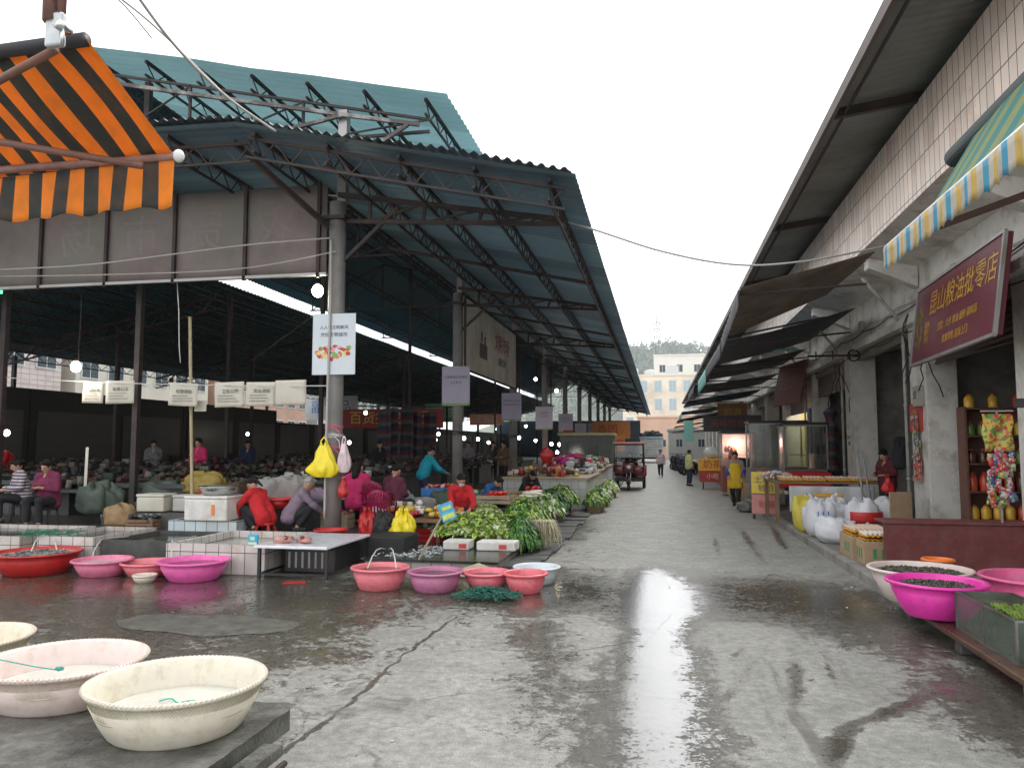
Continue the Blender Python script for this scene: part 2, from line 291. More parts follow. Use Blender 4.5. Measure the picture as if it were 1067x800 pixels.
# ================================================================== SETTING
def ground_mat():
    m = bpy.data.materials.new('wet_concrete'); m.use_nodes = True; n = m.node_tree; L = n.links.new; b = n.nodes["Principled BSDF"]
    tc = n.nodes.new("ShaderNodeTexCoord"); P = tc.outputs['Object']
    def ns(scale, det=6, rough=.6, dist=0, stretch=None):
        t = n.nodes.new("ShaderNodeTexNoise"); t.inputs['Scale'].default_value = scale; t.inputs['Detail'].default_value = det; t.inputs['Roughness'].default_value = rough; t.inputs['Distortion'].default_value = dist
        if stretch:
            mp = n.nodes.new("ShaderNodeMapping"); mp.inputs['Scale'].default_value = stretch; L(P, mp.inputs[0]); L(mp.outputs[0], t.inputs['Vector'])
        else: L(P, t.inputs['Vector'])
        return t.outputs[0]
    def ma(op, a, b_=None, c=None, clamp=False):
        q = n.nodes.new("ShaderNodeMath"); q.operation = op; q.use_clamp = clamp
        for i, x in enumerate((a, b_, c)):
            if x is None: continue
            if isinstance(x, (int, float)): q.inputs[i].default_value = x
            else: L(x, q.inputs[i])
        return q.outputs[0]
    def rng(x, a, b_, c=0, d=1):
        q = n.nodes.new("ShaderNodeMapRange"); q.interpolation_type = 'SMOOTHSTEP'; L(x, q.inputs[0])
        for i, y in enumerate((a, b_, c, d)): q.inputs[i+1].default_value = y
        return q.outputs[0]
    def blob(x, y, rx, ry, rot=0):
        mp = n.nodes.new("ShaderNodeMapping"); mp.vector_type = 'TEXTURE'; mp.inputs['Location'].default_value = (x, y, 0); mp.inputs['Rotation'].default_value = (0, 0, R_(rot)); mp.inputs['Scale'].default_value = (rx, ry, 1)
        L(PW, mp.inputs[0]); g = n.nodes.new("ShaderNodeTexGradient"); g.gradient_type = 'SPHERICAL'; L(mp.outputs[0], g.inputs[0]); return g.outputs['Fac']
    w0 = n.nodes.new("ShaderNodeTexNoise"); w0.inputs['Scale'].default_value = 5; w0.inputs['Detail'].default_value = 6; w0.inputs['Roughness'].default_value = .6; L(P, w0.inputs['Vector'])
    w1 = n.nodes.new("ShaderNodeVectorMath"); w1.operation = 'MULTIPLY_ADD'; L(w0.outputs['Color'], w1.inputs[0]); w1.inputs[1].default_value = (.16, .16, 0); w1.inputs[2].default_value = (-.08, -.08, 0)
    w2 = n.nodes.new("ShaderNodeVectorMath"); L(P, w2.inputs[0]); L(w1.outputs[0], w2.inputs[1]); PW = w2.outputs[0]
    big = ns(.55, 8, .62, .4); mid = ns(2.3, 8, .65, .3); fine = ns(14, 6, .7); grit = ns(90, 4, .75)
    # places that stay wet: the fish side on the left, a band across the lane, the gutter in the middle, foot of the stalls
    wet = None
    for (x, y, rx, ry, rot, amp) in WET:
        t = ma('MULTIPLY', blob(x, y, rx, ry, rot), amp); wet = t if wet is None else ma('ADD', wet, t)
    c5 = lambda x, k: ma('MULTIPLY', ma('SUBTRACT', x, .5), k)
    nz = ma('ADD', ma('ADD', c5(big, .6), c5(mid, .6)), ma('ADD', c5(ns(9, 7, .75), .75), c5(ns(38, 6, .8), .75)))
    f = ma('ADD', nz, wet)
    damp = rng(f, .14, .2); pud = rng(ma('ADD', f, c5(ns(22, 7, .85), 1.1)), .34, .42)
    # tyre tracks: wet streaks drawn out by wheels
    wv = ns(1, 5, .6, .2, (2.6, .28, 1)); tr = ma('MULTIPLY', rng(wv, .56, .66), ma('MULTIPLY', blob(1.3, 7.2, 2.2, 5.5), 1.7, clamp=True)); damp = ma('MAXIMUM', damp, ma('MULTIPLY', tr, .8))
    # cracks
    vo = n.nodes.new("ShaderNodeTexVoronoi"); vo.feature = 'DISTANCE_TO_EDGE'; vo.inputs['Scale'].default_value = .27
    wp = n.nodes.new("ShaderNodeTexNoise"); wp.inputs['Scale'].default_value = 1.6; wp.inputs['Detail'].default_value = 5; L(P, wp.inputs['Vector'])
    va = n.nodes.new("ShaderNodeVectorMath"); va.operation = 'MULTIPLY_ADD'; L(wp.outputs['Color'], va.inputs[0]); va.inputs[1].default_value = (1.1, 1.1, 0); L(P, va.inputs[2]); L(va.outputs[0], vo.inputs['Vector'])
    crack = rng(vo.outputs[0], .0, .011, 1, 0); crack = ma('MULTIPLY', crack, ma('MULTIPLY', rng(mid, .44, .56), .6))
    for (x, y, rx, ry, rot, amp) in CRK: crack = ma('MAXIMUM', crack, rng(blob(x, y, rx*1.6, ry, rot), .05, .4))
    crack = ma('MINIMUM', crack, 1.0); damp = ma('MAXIMUM', damp, crack)
    dry = n.nodes.new("ShaderNodeValToRGB"); L(mid, dry.inputs[0]); e = dry.color_ramp.elements
    e[0].position = .3; e[0].color = (.27, .27, .243, 1); e[1].position = .7; e[1].color = (.46, .46, .425, 1)
    fm = n.nodes.new("ShaderNodeMixRGB"); fm.blend_type = 'MULTIPLY'; fm.inputs[0].default_value = 1; L(dry.outputs[0], fm.inputs[1])
    fr = n.nodes.new("ShaderNodeValToRGB"); L(fine, fr.inputs[0]); fr.color_ramp.elements[0].position = .3; fr.color_ramp.elements[0].color = (.5, .5, .48, 1); fr.color_ramp.elements[1].position = .62; fr.color_ramp.elements[1].color = (1, 1, 1, 1); L(fr.outputs[0], fm.inputs[2])
    gr = n.nodes.new("ShaderNodeMixRGB"); gr.blend_type = 'MULTIPLY'; gr.inputs[0].default_value = 1; L(fm.outputs[0], gr.inputs[1])
    gc = n.nodes.new("ShaderNodeValToRGB"); L(grit, gc.inputs[0]); gc.color_ramp.elements[0].position = .35; gc.color_ramp.elements[0].color = (.5, .49, .46, 1); gc.color_ramp.elements[1].position = .6; gc.color_ramp.elements[1].color = (1, 1, 1, 1); L(gc.outputs[0], gr.inputs[2])
    mx = n.nodes.new("ShaderNodeMixRGB"); L(damp, mx.inputs[0]); L(gr.outputs[0], mx.inputs[1])
    wc = n.nodes.new("ShaderNodeMixRGB"); wc.blend_type = 'MULTIPLY'; wc.inputs[0].default_value = 1; L(gr.outputs[0], wc.inputs[1]); wc.inputs[2].default_value = (.27, .255, .215, 1); L(wc.outputs[0], mx.inputs[2])
    L(mx.outputs[0], b.inputs['Base Color'])
    ro = ma('SUBTRACT', rng(damp, 0, 1, .62, .3), ma('MULTIPLY', pud, .24)); ro = ma('ADD', ro, ma('MULTIPLY', ma('SUBTRACT', fine, .5), .25)); ro = ma('MAXIMUM', ro, .04)
    L(ro, b.inputs['Roughness']); b.inputs['Specular IOR Level'].default_value = .5
    bp = n.nodes.new("ShaderNodeBump"); bp.inputs['Distance'].default_value = .022
    hh = ma('ADD', ma('MULTIPLY', fine, .6), ma('MULTIPLY', grit, .35)); L(ma('SUBTRACT', hh, ma('MULTIPLY', crack, 1.0)), bp.inputs['Height'])
    L(rng(pud, 0, 1, .6, .16), bp.inputs['Strength']); L(rng(pud, 0, 1, .5, 1.0), b.inputs['Specular IOR Level']); L(ma('MULTIPLY', pud, .75), b.inputs['Coat Weight']); b.inputs['Coat IOR'].default_value = 1.5; b.inputs['Coat Roughness'].default_value = .05; b2 = n.nodes.new('ShaderNodeBump'); b2.inputs['Distance'].default_value = .01; b2.inputs['Strength'].default_value = .1; L(fine, b2.inputs['Height']); L(b2.outputs[0], b.inputs['Coat Normal']); L(bp.outputs[0], b.inputs['Normal'])
    return m
# wet spots: x, y, rx, ry, rotation, strength (fraction of full soaking)
WET = [(-6.5, 9.0, 7, 2.4, 0, .5), (-5.0, 6.6, 3.6, 2.5, 0, .36), (0.3, 9.9, 4.2, 2.1, 0, .5), (-.02, 5.8, .6, 5.8, 1, .56), (-.1, 10.2, .5, 3.2, 0, .34), (-.1, 8.2, .36, 4, 0, .25),
       (2.6, 5.4, 1.2, 3.6, 8, .42), (-1.9, 16, .9, 9, 0, .25), (2.0, 8.8, 1.8, 1.8, 0, .3), (-9, 16, 8, 7, 0, .3), (-.95, 6.4, .55, 3.4, 12, .3)]
def seg(a, b, w_, amp):
    p, q = at(*a, Z=0), at(*b, Z=0); return ((p.x+q.x)/2, (p.y+q.y)/2, w_, (q-p).length*.62, math.degrees(math.atan2(-(q.x-p.x), q.y-p.y)), amp)
# tyre and trolley tracks, and the long crack on the left
WET += [seg((826, 670), (832, 765), .1, .34), (seg((800, 672), (752, 735), .07, .26)), seg((850, 672), (885, 735), .07, .26), seg((862, 805), (885, 752), .11, .5), seg((880, 762), (965, 725), .1, .42),
        seg((768, 545), (800, 592), .13, .36), seg((800, 542), (828, 585), .13, .36), seg((742, 550), (752, 588), .1, .3), seg((760, 690), (778, 672), .07, .3)]
CRK = [seg((478, 640), (410, 690), .016, 1), seg((418, 684), (350, 745), .018, 1), seg((355, 740), (285, 790), .018, 1), seg((700, 640), (640, 700), .008, 1), seg((540, 690), (660, 668), .008, 1)]
gmat = ground_mat()
g = MB(); g.quad((-2000, -60, 0), (2000, -60, 0), (2000, 3200, 0), (-2000, 3200, 0)); tag(g.build('ground', gmat), kind='structure')
pm = M('cement_patch', (.12, .12, .1), .5, .35, 9, bump=.6, bscale=90, dirt=(.05, .05, .04), dscale=5, damt=.9)
g = MB(); c0 = at(215, 650, Z=0)
ring = [(c0.x+(1.0+.22*noise.noise(Vector((math.cos(a)*1.5, math.sin(a)*1.5, 3))))*1.0*math.cos(a), c0.y+(.42+.12*noise.noise(Vector((math.cos(a)*2, math.sin(a)*2, 7))))*math.sin(a), .004) for a in [k*.13 for k in range(48)]]
g.add(ring, [tuple(range(48))]); tag(g.build('cement_patch', pm), kind='structure')
lit_m = [M('litter_leaf', (.1, .14, .04), .7), M('litter_paper', (.5, .48, .42), .7), M('litter_brown', (.12, .08, .05), .8), M('litter_red', (.35, .05, .04), .6)]
g = MB()
for i in range(520):
    u_ = random.random()
    if u_ < .45: x, y = uni(-9.5, -1.2), uni(7.6, 9.8)
    elif u_ < .7: x, y = uni(-2.4, -1.3), uni(9.5, 26)
    elif u_ < .85: x, y = uni(1.9, 2.58), uni(9, 26)
    else: x, y = uni(-3, 2.4), uni(3, 20)
    if x < -4.7 and y > 9.3: continue
    s_ = uni(.006, .028); a = uni(0, 6.28); g.cur = random.choice([0, 0, 1, 2, 2, 3]) if u_ < .7 else random.choice([0, 1, 2]); z = .006
    g.add([(x+s_*math.cos(a), y+s_*math.sin(a), z), (x+s_*.6*math.cos(a+1.6), y+s_*.6*math.sin(a+1.6), z+uni(0, .01)), (x-s_*math.cos(a), y-s_*math.sin(a), z+uni(0, .012)), (x+s_*.6*math.cos(a-1.6), y+s_*.6*math.sin(a-1.6), z)], [(0, 1, 2, 3)])
tag(g.build('litter', lit_m), 'scraps of leaf and paper littering the wet ground', 'litter', kind='stuff')
# pavement on the right with its kerb
pave = M('pavement_concrete', (.2, .19, .17), .6, .25, 3, bump=.4, dirt=(.06, .055, .05), damt=.7)
kerbm = M('kerb_stone', (.26, .25, .23), .7, .2, 4, bump=.4, dirt=(.08, .07, .06), damt=.7)
g = MB(); g.box(2.75, 9.2, 0, 14, 100, .12); tag(g.build('pavement', pave), kind='structure')
g = MB(); y = 9.2
while y < 100:
    l = uni(.9, 1.1); dx = uni(-.012, .012); g.bbox(2.6+dx, y+.006, -.02, 2.748, y+l-.006, .124+uni(-.008, .004), .012); y += l
tag(g.build('kerb', kerbm), kind='structure')
# broken drain slabs along the stalls on the left
g = MB(); y = 9.5
while y < 40:
    l = uni(.45, .8)
    if random.random() < .85:
        dx = uni(-.06, .06); g.bbox(-2.35+dx, y, .0, -1.78+dx, y+l-.04, .035+uni(0, .025), .012)
    y += l
tag(g.build('gutter_slabs', conc_d), kind='structure')
# hill, far
hillm = M('wooded_hill', (.08, .11, .06), .9, .4, .05, bump=0)
def hf(i, j):
    x = -600+1320*i; y = 1460+840*j; h = 224*math.exp(-((x-0)/330)**2)*math.sin(math.pi*min(1, j*1.1+.02))**.8 + 22*noise.noise(Vector((x*.0065, y*.0065, 0)))
    return (x, y, h-16)
g = MB(); g.grid(hf, 50, 24); tag(g.build('hill', hillm, smooth=True), kind='structure')
# ------------------------------------------------------------------ hall roofs
Y0L, Y1L = 10.4, 96.0
def corr(mb, x0, z0, x1, z1, ya, yb, pitch=.22, amp=.022, sag=0, nx=6):
    n = int((yb-ya)/pitch*4)
    def fn(i, j):
        y = ya+(yb-ya)*i; x = x0+(x1-x0)*j; z = z0+(z1-z0)*j+amp*math.sin(2*math.pi*y/pitch)-sag*math.sin(math.pi*j)
        z += .03*noise.noise(Vector((x*.8, y*.35, 1)))
        return (x, y, z)
    mb.grid(fn, n, nx); return mb
street_roof = thing('market_roof', 'long low sheet metal market roof with its eave over the lane, on the concrete posts', 'roof', (-5.5, 12.4, 5.6))
g = MB(); corr(g, -6.33, 6.72, -1.1, 5.54, Y0L, Y1L); corr(g, -14.5, 6.9, -6.33, 6.72, Y0L, 13.4, nx=8)
g.build('roof_sheet', teal_lo, street_roof, True, True)
# edge strip of grey corrugated sheet along the front edge and the eave
g = MB()
def edge(i, j):
    x = -14.5+13.35*i; z = (6.72+(-6.33-x)*.02) if x < -6.33 else 6.72-(x+6.33)*.2256
    return (x, Y0L-.12+.5*j+.03*noise.noise(Vector((x, 0, 0))), z+.05+.03*math.sin(2*math.pi*x/.16)+.05*noise.noise(Vector((x*.5, 3, 0)))+.05*j)
g.grid(edge, 340, 3); g.build('front_edge_sheet', roof_g, street_roof, True, True)
PX = [-1.5, -2.6, -3.75, -4.9, -6.1]
for x in PX:
    z = 6.72-(x+6.33)*.2256-.07
    g = MB(); g.lattice((x, Y0L+.15, z), (x, Y1L-.5, z), .28, .55, .055); g.build('purlin', steel_d, street_roof, False, True)
for x in (-7.6, -9.2, -10.8, -12.4):
    g = MB(); g.lattice((x, Y0L+.15, 6.68), (x, 13.2, 6.68), .28, .5, .055); g.build('purlin', steel_d, street_roof, False, True)
g = MB(); g.lattice((-14.3, Y0L+.45, 6.66), (-6.3, Y0L+.45, 6.58), .3, .5, .05); g.build('front_beam', steel_d, street_roof, False, True)
g = MB(); g.lattice((-6.3, Y0L+.3, 6.6), (-1.3, Y0L+.3, 5.47), .3, .5, .05); g.build('front_beam', steel_d, street_roof, False, True)
POSTY = [12.4+8.2*k for k in range(10)]
for k, y in enumerate(POSTY):
    g = MB(); a = V(-5.5, y, 6.2); b = V(-1.5, y, 5.52); c_ = V(-5.5, y, 5.72); d_ = V(-1.6, y, 5.46); g.bar(a, b, .08); g.bar(c_, d_, .07)
    for t in (.15, .4, .65, .88): g.bar(a.lerp(b, t), c_.lerp(d_, t), .05)
    for t in (.15, .4, .65): g.bar(a.lerp(b, t+.24), c_.lerp(d_, t), .035)
    g.bar(V(-5.5, y, 4.9), V(-4.4, y, 5.9), .06)
    g.build('cantilever_truss', steel_d, street_roof, False, True)
    if k < 9:
        g = MB(); y2 = y+4.1; a = V(-6.1, y2, 6.32); b = V(-1.4, y2, 5.3); g.bar(a, b, .07); g.build('rafter', steel_d, street_roof, False, True)
g = MB(); g.bar(at(342, 236, Y=12.2), at(243, 148, Y=10.9), .08); g.build('brace', steel_d, street_roof, False, True)
high_roof = thing('market_roof', 'tall teal sheet roof raised on trusses above and behind the low front roof', 'roof', (-9, 14, 7.4))
YH = 12.3
g = MB(); corr(g, -10.9, 9.47, -3.52, 7.83, YH, 17.2); corr(g, -14.6, 7.78, -10.9, 9.47, YH, 14); g.build('roof_sheet', teal_hi, high_roof, True, True)  # front bays: paler copy of the roofing where daylight reaches the edge
g = MB(); corr(g, -10.9, 9.46, -3.52, 7.82, 17.1, Y1L); corr(g, -14.6, 7.77, -10.9, 9.46, 13.9, Y1L); g.build('shaded_roof_sheet', M('shaded_teal_sheet', (.035, .085, .11), .5, .2, 1.2, dirt=(.02, .04, .05), dscale=.5), high_roof, True, True)  # same roofing deeper in, the hall's shade painted into a darker copy
def hz(x): return 9.47-(x+10.9)*.2222 if x > -10.9 else 9.47+(x+10.9)*.457
for x in (-3.95, -5.1, -6.2, -7.3, -8.4, -9.5, -10.8, -12.3, -13.8):
    g = MB(); g.lattice((x, YH+.2, hz(x)-.08), (x, Y1L-.5, hz(x)-.08), .26, .6, .055); g.build('purlin', steel_d, high_roof, False, True)
for k, y in enumerate(POSTY):
    g = MB(); xs = [-13.9, -12.4, -10.9, -8.6, -6.3, -3.9]
    for a, b in zip(xs, xs[1:]): g.bar((a, y+.2, hz(a)-.4), (b, y+.2, hz(b)-.4), .045)
    g.build('truss_chord', steel_d, high_roof, False, True)
    g = MB(); g.bar((-14, y+.2, 7.3), (-3.9, y+.2, 7.3), .05)
    for a, b in zip(xs, xs[1:]): g.bar((a, y+.2, 7.3), (a, y+.2, hz(a)-.4), .045); g.bar((a, y+.2, 7.3), (b, y+.2, hz(b)-.4), .028)
    g.build('truss_web', steel_d, high_roof, False, True)
    g = MB(); g.bar((-5.5, y+.2, 6.1), (-5.5, y+.2, 7.8), .16); g.build('stub_post', steel_g, high_roof, False, True)
g = MB(); g.bar(at(110, 86, Y=YH+.15), at(358, 120, Y=YH+.15), .065); g.bar(at(358, 120, Y=YH+.15), at(437, 130, Y=YH+.15), .065); g.bar(at(358, 175, Y=YH+.15), at(425, 130, Y=YH+.15), .06); g.bar(at(245, 150, Y=YH+.15), at(358, 120, Y=YH+.15), .06); g.build('front_truss_bar', M('pale_worn_steel', (.3, .29, .27), .6, .4, 3, dirt=(.05, .035, .03), dscale=1.2, damt=.9, dirtlim=(.42, .52)), high_roof, False, True)
back_roof = thing('market_roof', 'dark low sheet roof sloping down on the left side of the hall, behind the banner', 'roof', (-16, 14, 5.6))
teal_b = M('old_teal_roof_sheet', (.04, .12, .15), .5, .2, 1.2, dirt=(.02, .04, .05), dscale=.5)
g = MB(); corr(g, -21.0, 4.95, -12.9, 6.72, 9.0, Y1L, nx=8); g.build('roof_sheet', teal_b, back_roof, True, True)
for i in range(11):
    x = -20.9+i*.78; z = 4.95+(x+21)*.2185-.07
    g = MB(); g.lattice((x, 9.2, z), (x, Y1L-.5, z), .26, .7, .05); g.build('purlin', steel_d, back_roof, False, True)
for k, y in enumerate(POSTY):
    g = MB(); g.lattice((-20.8, y, 4.6), (-13, y, 6.25), .4, .8, .07, .035); g.build('truss', steel_d, back_roof, False, True)
t = thing('hall_end_wall', 'dark blue-grey sheet wall closing the far end of the market hall', 'wall', (-10, 97, 0)); bw = M('blue_grey_wall', (.05, .075, .1), .6, .2, 1)
g = MB(); g.box(-21, 97, 0, -2.4, 97.15, 4.9); g.build('sheet_wall', bw, t, False, True)
# posts
for k, y in enumerate(POSTY):
    t = thing('concrete_post', POSTLAB[k] if k < len(POSTLAB) else POSTLAB[-1], 'post', (-5.5, y, 0), 0, 'concrete posts carrying the eave of the market roof')
    g = MB(); g.tube([(0, 0, 0), (0, 0, 3), (0, 0, 6.05)], .145, 20); g.build('shaft', conc, t, True)
    g = MB(); g.box(-.2, -.2, 5.72, .2, .2, 5.78); g.build('cap_plate', steel_d, t)
INN = [(-9.4, 0), (-12.9, 0), (-16.6, 0), (-20.3, 0)]
for xi, x in enumerate([-9.9, -12.95, -16.8, -20.6]):
    for k, y in enumerate(POSTY[:8]):
        z = [9.0, 6.4, 5.5, 4.7][xi]
        lab = 'thin dark steel post in the hall, %s row from the lane, %s from the front' % (['second', 'third', 'fourth', 'fifth'][xi], ['first', 'second', 'third', 'fourth', 'fifth', 'sixth', 'seventh', 'eighth'][k])
        g = MB(); g.box(-.055, -.055, 0, .055, .055, z); o = g.build('steel_post', steel_d); o.location = (x, y+.75, 0)
        tag(o, lab, 'post', 'steel posts inside the market hall')
# front banner of the hall
t = thing('fascia_banner', 'long faded grey banner panel hung below the front roof beside the first post', 'banner', (-14, 12.55, 4.8))
ban = M('faded_banner', (.21, .165, .158), .8, .25, 1.5, dirt=(.18, .18, .145), dscale=.5, damt=.8)
g = MB(); g.grid(lambda i, j: (-14.6+8.85*i, 12.5+.003*noise.noise(Vector((i*20, j*3, 0))), 4.83+1.6*j), 60, 6); g.build('cloth', ban, t, True, True, .01)
banf = M('banner_faint_print', (.228, .188, .18), .8, .1)
for i, ch in enumerate('场市贸农'):      # seen from the back of the cloth, mirrored and washed out
    o = text(ch, .8, banf, t, (3.2+i*1.35, -.058, .85), (R_(90), 0, 0), ext=.0003, sx=-1); o.scale = (-1, 1, 1)
for i in range(7):
    g = MB(); x = -14.4+i*1.42; g.box(x-.03, 12.42, 4.75, x+.03, 12.47, 6.48); g.build('upright', steel_d, t, False, True)
g = MB(); g.box(-14.6, 12.42, 4.78, -5.72, 12.50, 4.83); g.build('bottom_rail', steel_g, t, False, True)
# white signboard inside, hung between the second and third posts
a = at(483, 308, X=-5.35); b = at(537, 352, X=-5.35); c = at(481, 384, X=-5.35); d = at(536, 410, X=-5.35)
t = thing('hanging_signboard', 'big off-white printed board hung lengthways between the second and third posts', 'signboard', (-5.33, a.y, c.z))
yA, yB = a.y, b.y; zT, zB = a.z, c.z
g = MB(); g.box(-5.36, yA, zB, -5.32, yB, zT); g.build('board', M('aged_board', (.82, .78, .7), .6, .1, 1.5, dirt=(.3, .26, .2), dscale=.8), t, False, True)
g = MB(); g.bar((-5.30, yA, zT), (-5.30, yB, zT), .06); g.bar((-5.30, yA, zB), (-5.30, yB, zB), .05); g.bar((-5.30, yA, zB), (-5.30, yA, zT), .06); g.bar((-5.30, yB, zB), (-5.30, yB, zT), .06); g.build('frame', steel_d, t, False, True)
rd = M('faded_red_print', (.45, .1, .09), .7, .1)
text('文明市场', .62, rd, t, (.03, (yB-yA)*.66, (zT-zB)*.62), FACE_EAST); text('服务公约', .3, ink, t, (.03, (yB-yA)*.66, (zT-zB)*.33), FACE_EAST)
g = MB(); yy = yA+(yB-yA)*.3; g.box(-5.318, yy-.5, zB+.55, -5.31, yy+.5, zB+1.0); g.box(-5.318, yy-.3, zB+1.05, -5.31, yy-.1, zB+1.35); g.box(-5.318, yy+.1, zB+1.0, -5.31, yy+.3, zB+1.25); g.build('printed_picture', M('grey_print', (.16, .13, .13), .7, .3, 6), t, False, True)
# poster boards on the posts
postpaper = M('poster_paper', (.62, .68, .72), .55, .04, 3); lilac = M('lilac_poster_paper', (.5, .45, .58), .6, .05, 3)
SG = [((348, 358.5), (47, 64), postpaper, ['人人讲文明新风', '共创文明城市'], 'pale blue poster with a fruit and vegetable picture on the first concrete post'),
      ((475, 402), (30, 41), lilac, ['文明餐桌从我做起', '人人参与'], 'lilac poster board with two short lines on the second concrete post'),
      ((533, 424), (21, 29), lilac, ['市场环境人人爱护', '食品安全时时牢记'], 'lilac poster board on the third post, under the end of the big signboard'),
      ((567, 435.5), (18, 24), lilac, ['诚信经营', '公平买卖'], 'pale lilac poster board on the fourth post, right of the board below the big sign'),
      ((589.5, 440.5), (15, 19), lilac, ['不乱扔垃圾', '讲究卫生'], 'small lilac poster board on the fifth post'),
      ((605, 449), (12, 16), lilac, ['爱护公物', ''], 'tiny lilac poster board on the sixth post'),
      ((618, 448.5), (11, 15), lilac, ['文明新风', ''], 'tiniest lilac poster board, beside the orange sign at the far end')]
for k, ((u, v), (pw, ph), mt, lines, lab) in enumerate(SG):
    c = at(u, v, Y=POSTY[k]-.17); dist = (c-Vector((0, 0, CH))).dot(FW); w_ = pw*dist/FPX; h_ = ph*dist/FPX
    t = thing('poster_board', lab, 'poster', c, R_(2) if k == 0 else 0, 'poster boards fixed to the concrete posts')
    g = MB(); g.bbox(-w_/2, -.006, -h_/2, w_/2, .006, h_/2, .004); g.build('board', mt, t)
    text(lines[0], w_*.105 if k else w_*.095, ink, t, (0, -.009, h_*(.22 if k else .27)), FACE_CAM)
    if lines[1]: text(lines[1], w_*.105 if k else w_*.105, ink, t, (0, -.009, h_*(.08 if k else .15)), FACE_CAM)
    if k == 0:
        cols = [M('print_red', (.55, .05, .05)), M('print_pink', (.75, .35, .33)), M('print_yellow', (.75, .62, .2)), M('print_green', (.25, .42, .08)), M('print_orange', (.75, .25, .08))]
        g = MB()
        for i in range(60):
            x = uni(-.4, .38)*w_; z = -h_*.12+uni(-.14, .1)*h_*(1-abs(x)/w_*.9); r = uni(.014, .04)*w_*1.3
            g.cur = random.choice([0, 0, 1, 2, 3, 4]); yo = -.0075-i*.00005
            g.add([(x+r*math.cos(q)*1.3, yo, z+r*math.sin(q)) for q in [j*math.pi/4+uni(-.3, .3) for j in range(8)]], [tuple(range(8))])
        g.build('printed_picture', cols, t)
    else:
        g = MB(); g.box(-w_*.5, -.0085, -h_*.49, w_*.5, -.007, -h_*.44); g.build('green_band', M('print_green', (.25, .42, .08)), t)
    g = MB(); g.bar((-w_*.2, .02, h_*.3), (-w_*.2, .02, -h_*.3), .02); g.build('backing', steel_d, t)
# white paper notices strung on wires
t_w = MB(); NA = at(0, 393, Y=13.2); NB = at(340, 402, Y=12.3)
def strw(p, q, sag, n=16): return [p.lerp(q, i/n)-Vector((0, 0, sag*4*(i/n)*(1-i/n))) for i in range(n+1)]
t_w.tube(strw(NA, NB, .05), .008, 6); tag(t_w.build('wire', white_p), 'white wire stretched from the left edge to the first post, carrying the paper notices', 'wire')
paper = M('notice_paper', (.6, .57, .48), .7, .06, 5, dirt=(.35, .3, .22), damt=.4)
NT = [(97, 409, 23, 22, -2, 'leftmost of the cream paper notices hung on the wire'), (125, 408.5, 31, 24, 1, 'cream paper notice touching the right side of the leftmost one'), (191, 411, 31, 24, -3, 'lone cream paper notice hung above the bamboo pole'), (239, 411, 32, 26, 2, 'cream paper notice, first of the three hung side by side left of the first post'),
      (272, 410.5, 32, 25, 0, 'cream paper notice between two others left of the first post'), (303, 409, 33, 26, 1, 'blank white notice sheet nearest the first post, tied with string')]
for i, (u, v, pw, ph, rt, lab) in enumerate(NT):
    tt = u/340; c = at(u, v, Y=13.2-.9*tt); dist = (c-Vector((0, 0, CH))).dot(FW); w_ = pw*dist/FPX; h_ = ph*dist/FPX
    t = thing('paper_notice', lab, 'notice', c, R_(6), 'paper notices hung on a wire')
    g = MB(); cr, sr = math.cos(R_(rt)), math.sin(R_(rt))
    g.grid(lambda a, b: ((a-.5)*w_*cr-(b-.5)*h_*sr, .015*noise.noise(Vector((a*2, b*2, i))), (a-.5)*w_*sr+(b-.5)*h_*cr), 8, 8); g.build('sheet', paper, t, True, solid=.006)
    if i != 5:
        text(['管理公告', '收费公示', '经营须知', '卫生公约', '安全须知'][i % 5], w_*.14, ink, t, (.02, -.022, h_*.12), (R_(90), R_(-rt), 0))
        g = MB()
        for q in range(3): g.box(-w_*.38, -.02, -h_*.06-q*.05, w_*uni(.1, .35), -.018, -h_*.06-q*.05+.008)
        g.build('printed_lines', ink, t)
t = thing('cardboard_tag', 'small torn white card hanging on the bamboo pole beside the lone notice', 'card', at(209, 423, Y=12.9)); g = MB(); g.bbox(-.12, -.01, -.1, .12, .01, .1, .005); g.build('card', paper, t)
# ================================================================== LEFT SIDE: FISH STALLS, BASINS
mfloor = M('market_floor', (.06, .057, .05), .4, .35, 3, bump=.4, dirt=(.04, .038, .034), damt=.7)
g = MB(); g.box(-21.5, 11.75, 0, -4.75, 97, .34); tag(g.build('market_floor', mfloor), kind='structure')
# foreground slab with edge step
slabm = M('slab_concrete', (.12, .12, .105), .38, .5, 9, bump=.8, bscale=45, dirt=(.035, .036, .03), dscale=5, damt=.85)
g = MB(); g.grid(lambda i, j: (-9+6.69*i+(.03*noise.noise(Vector((j*30, 1, 0))) if i == 1 else 0), -1+5.72*j+(.025*noise.noise(Vector((i*40, 5, 0))) if j == 1 else 0), .15+.004*noise.noise(Vector((i*20, j*20, 0)))), 60, 60); g.box(-9, -1, -.05, -2.34, 4.68, .142); g.box(-2.309, 2.0, 0, -2.19, 4.3, .06); tag(g.build('slab', slabm), kind='structure')
pp = [(-2.1, 'dark steel pipe lying nearest the lane beside the foreground slab'), (-2.14, 'dark steel pipe lying between two others beside the foreground slab'), (-2.2, 'dark steel pipe lying against the edge of the foreground slab')]
for i, (x, lab) in enumerate(pp):
    z = [.018, .018, .09][i]; g = MB(); g.tube([(x+.06*i, 2.6, z), (x, 4.15-.14*i, z+.004)], .018, 8); tag(g.build('steel_pipe', steel_d, None, True), lab, 'pipe', 'pipes beside the foreground slab')
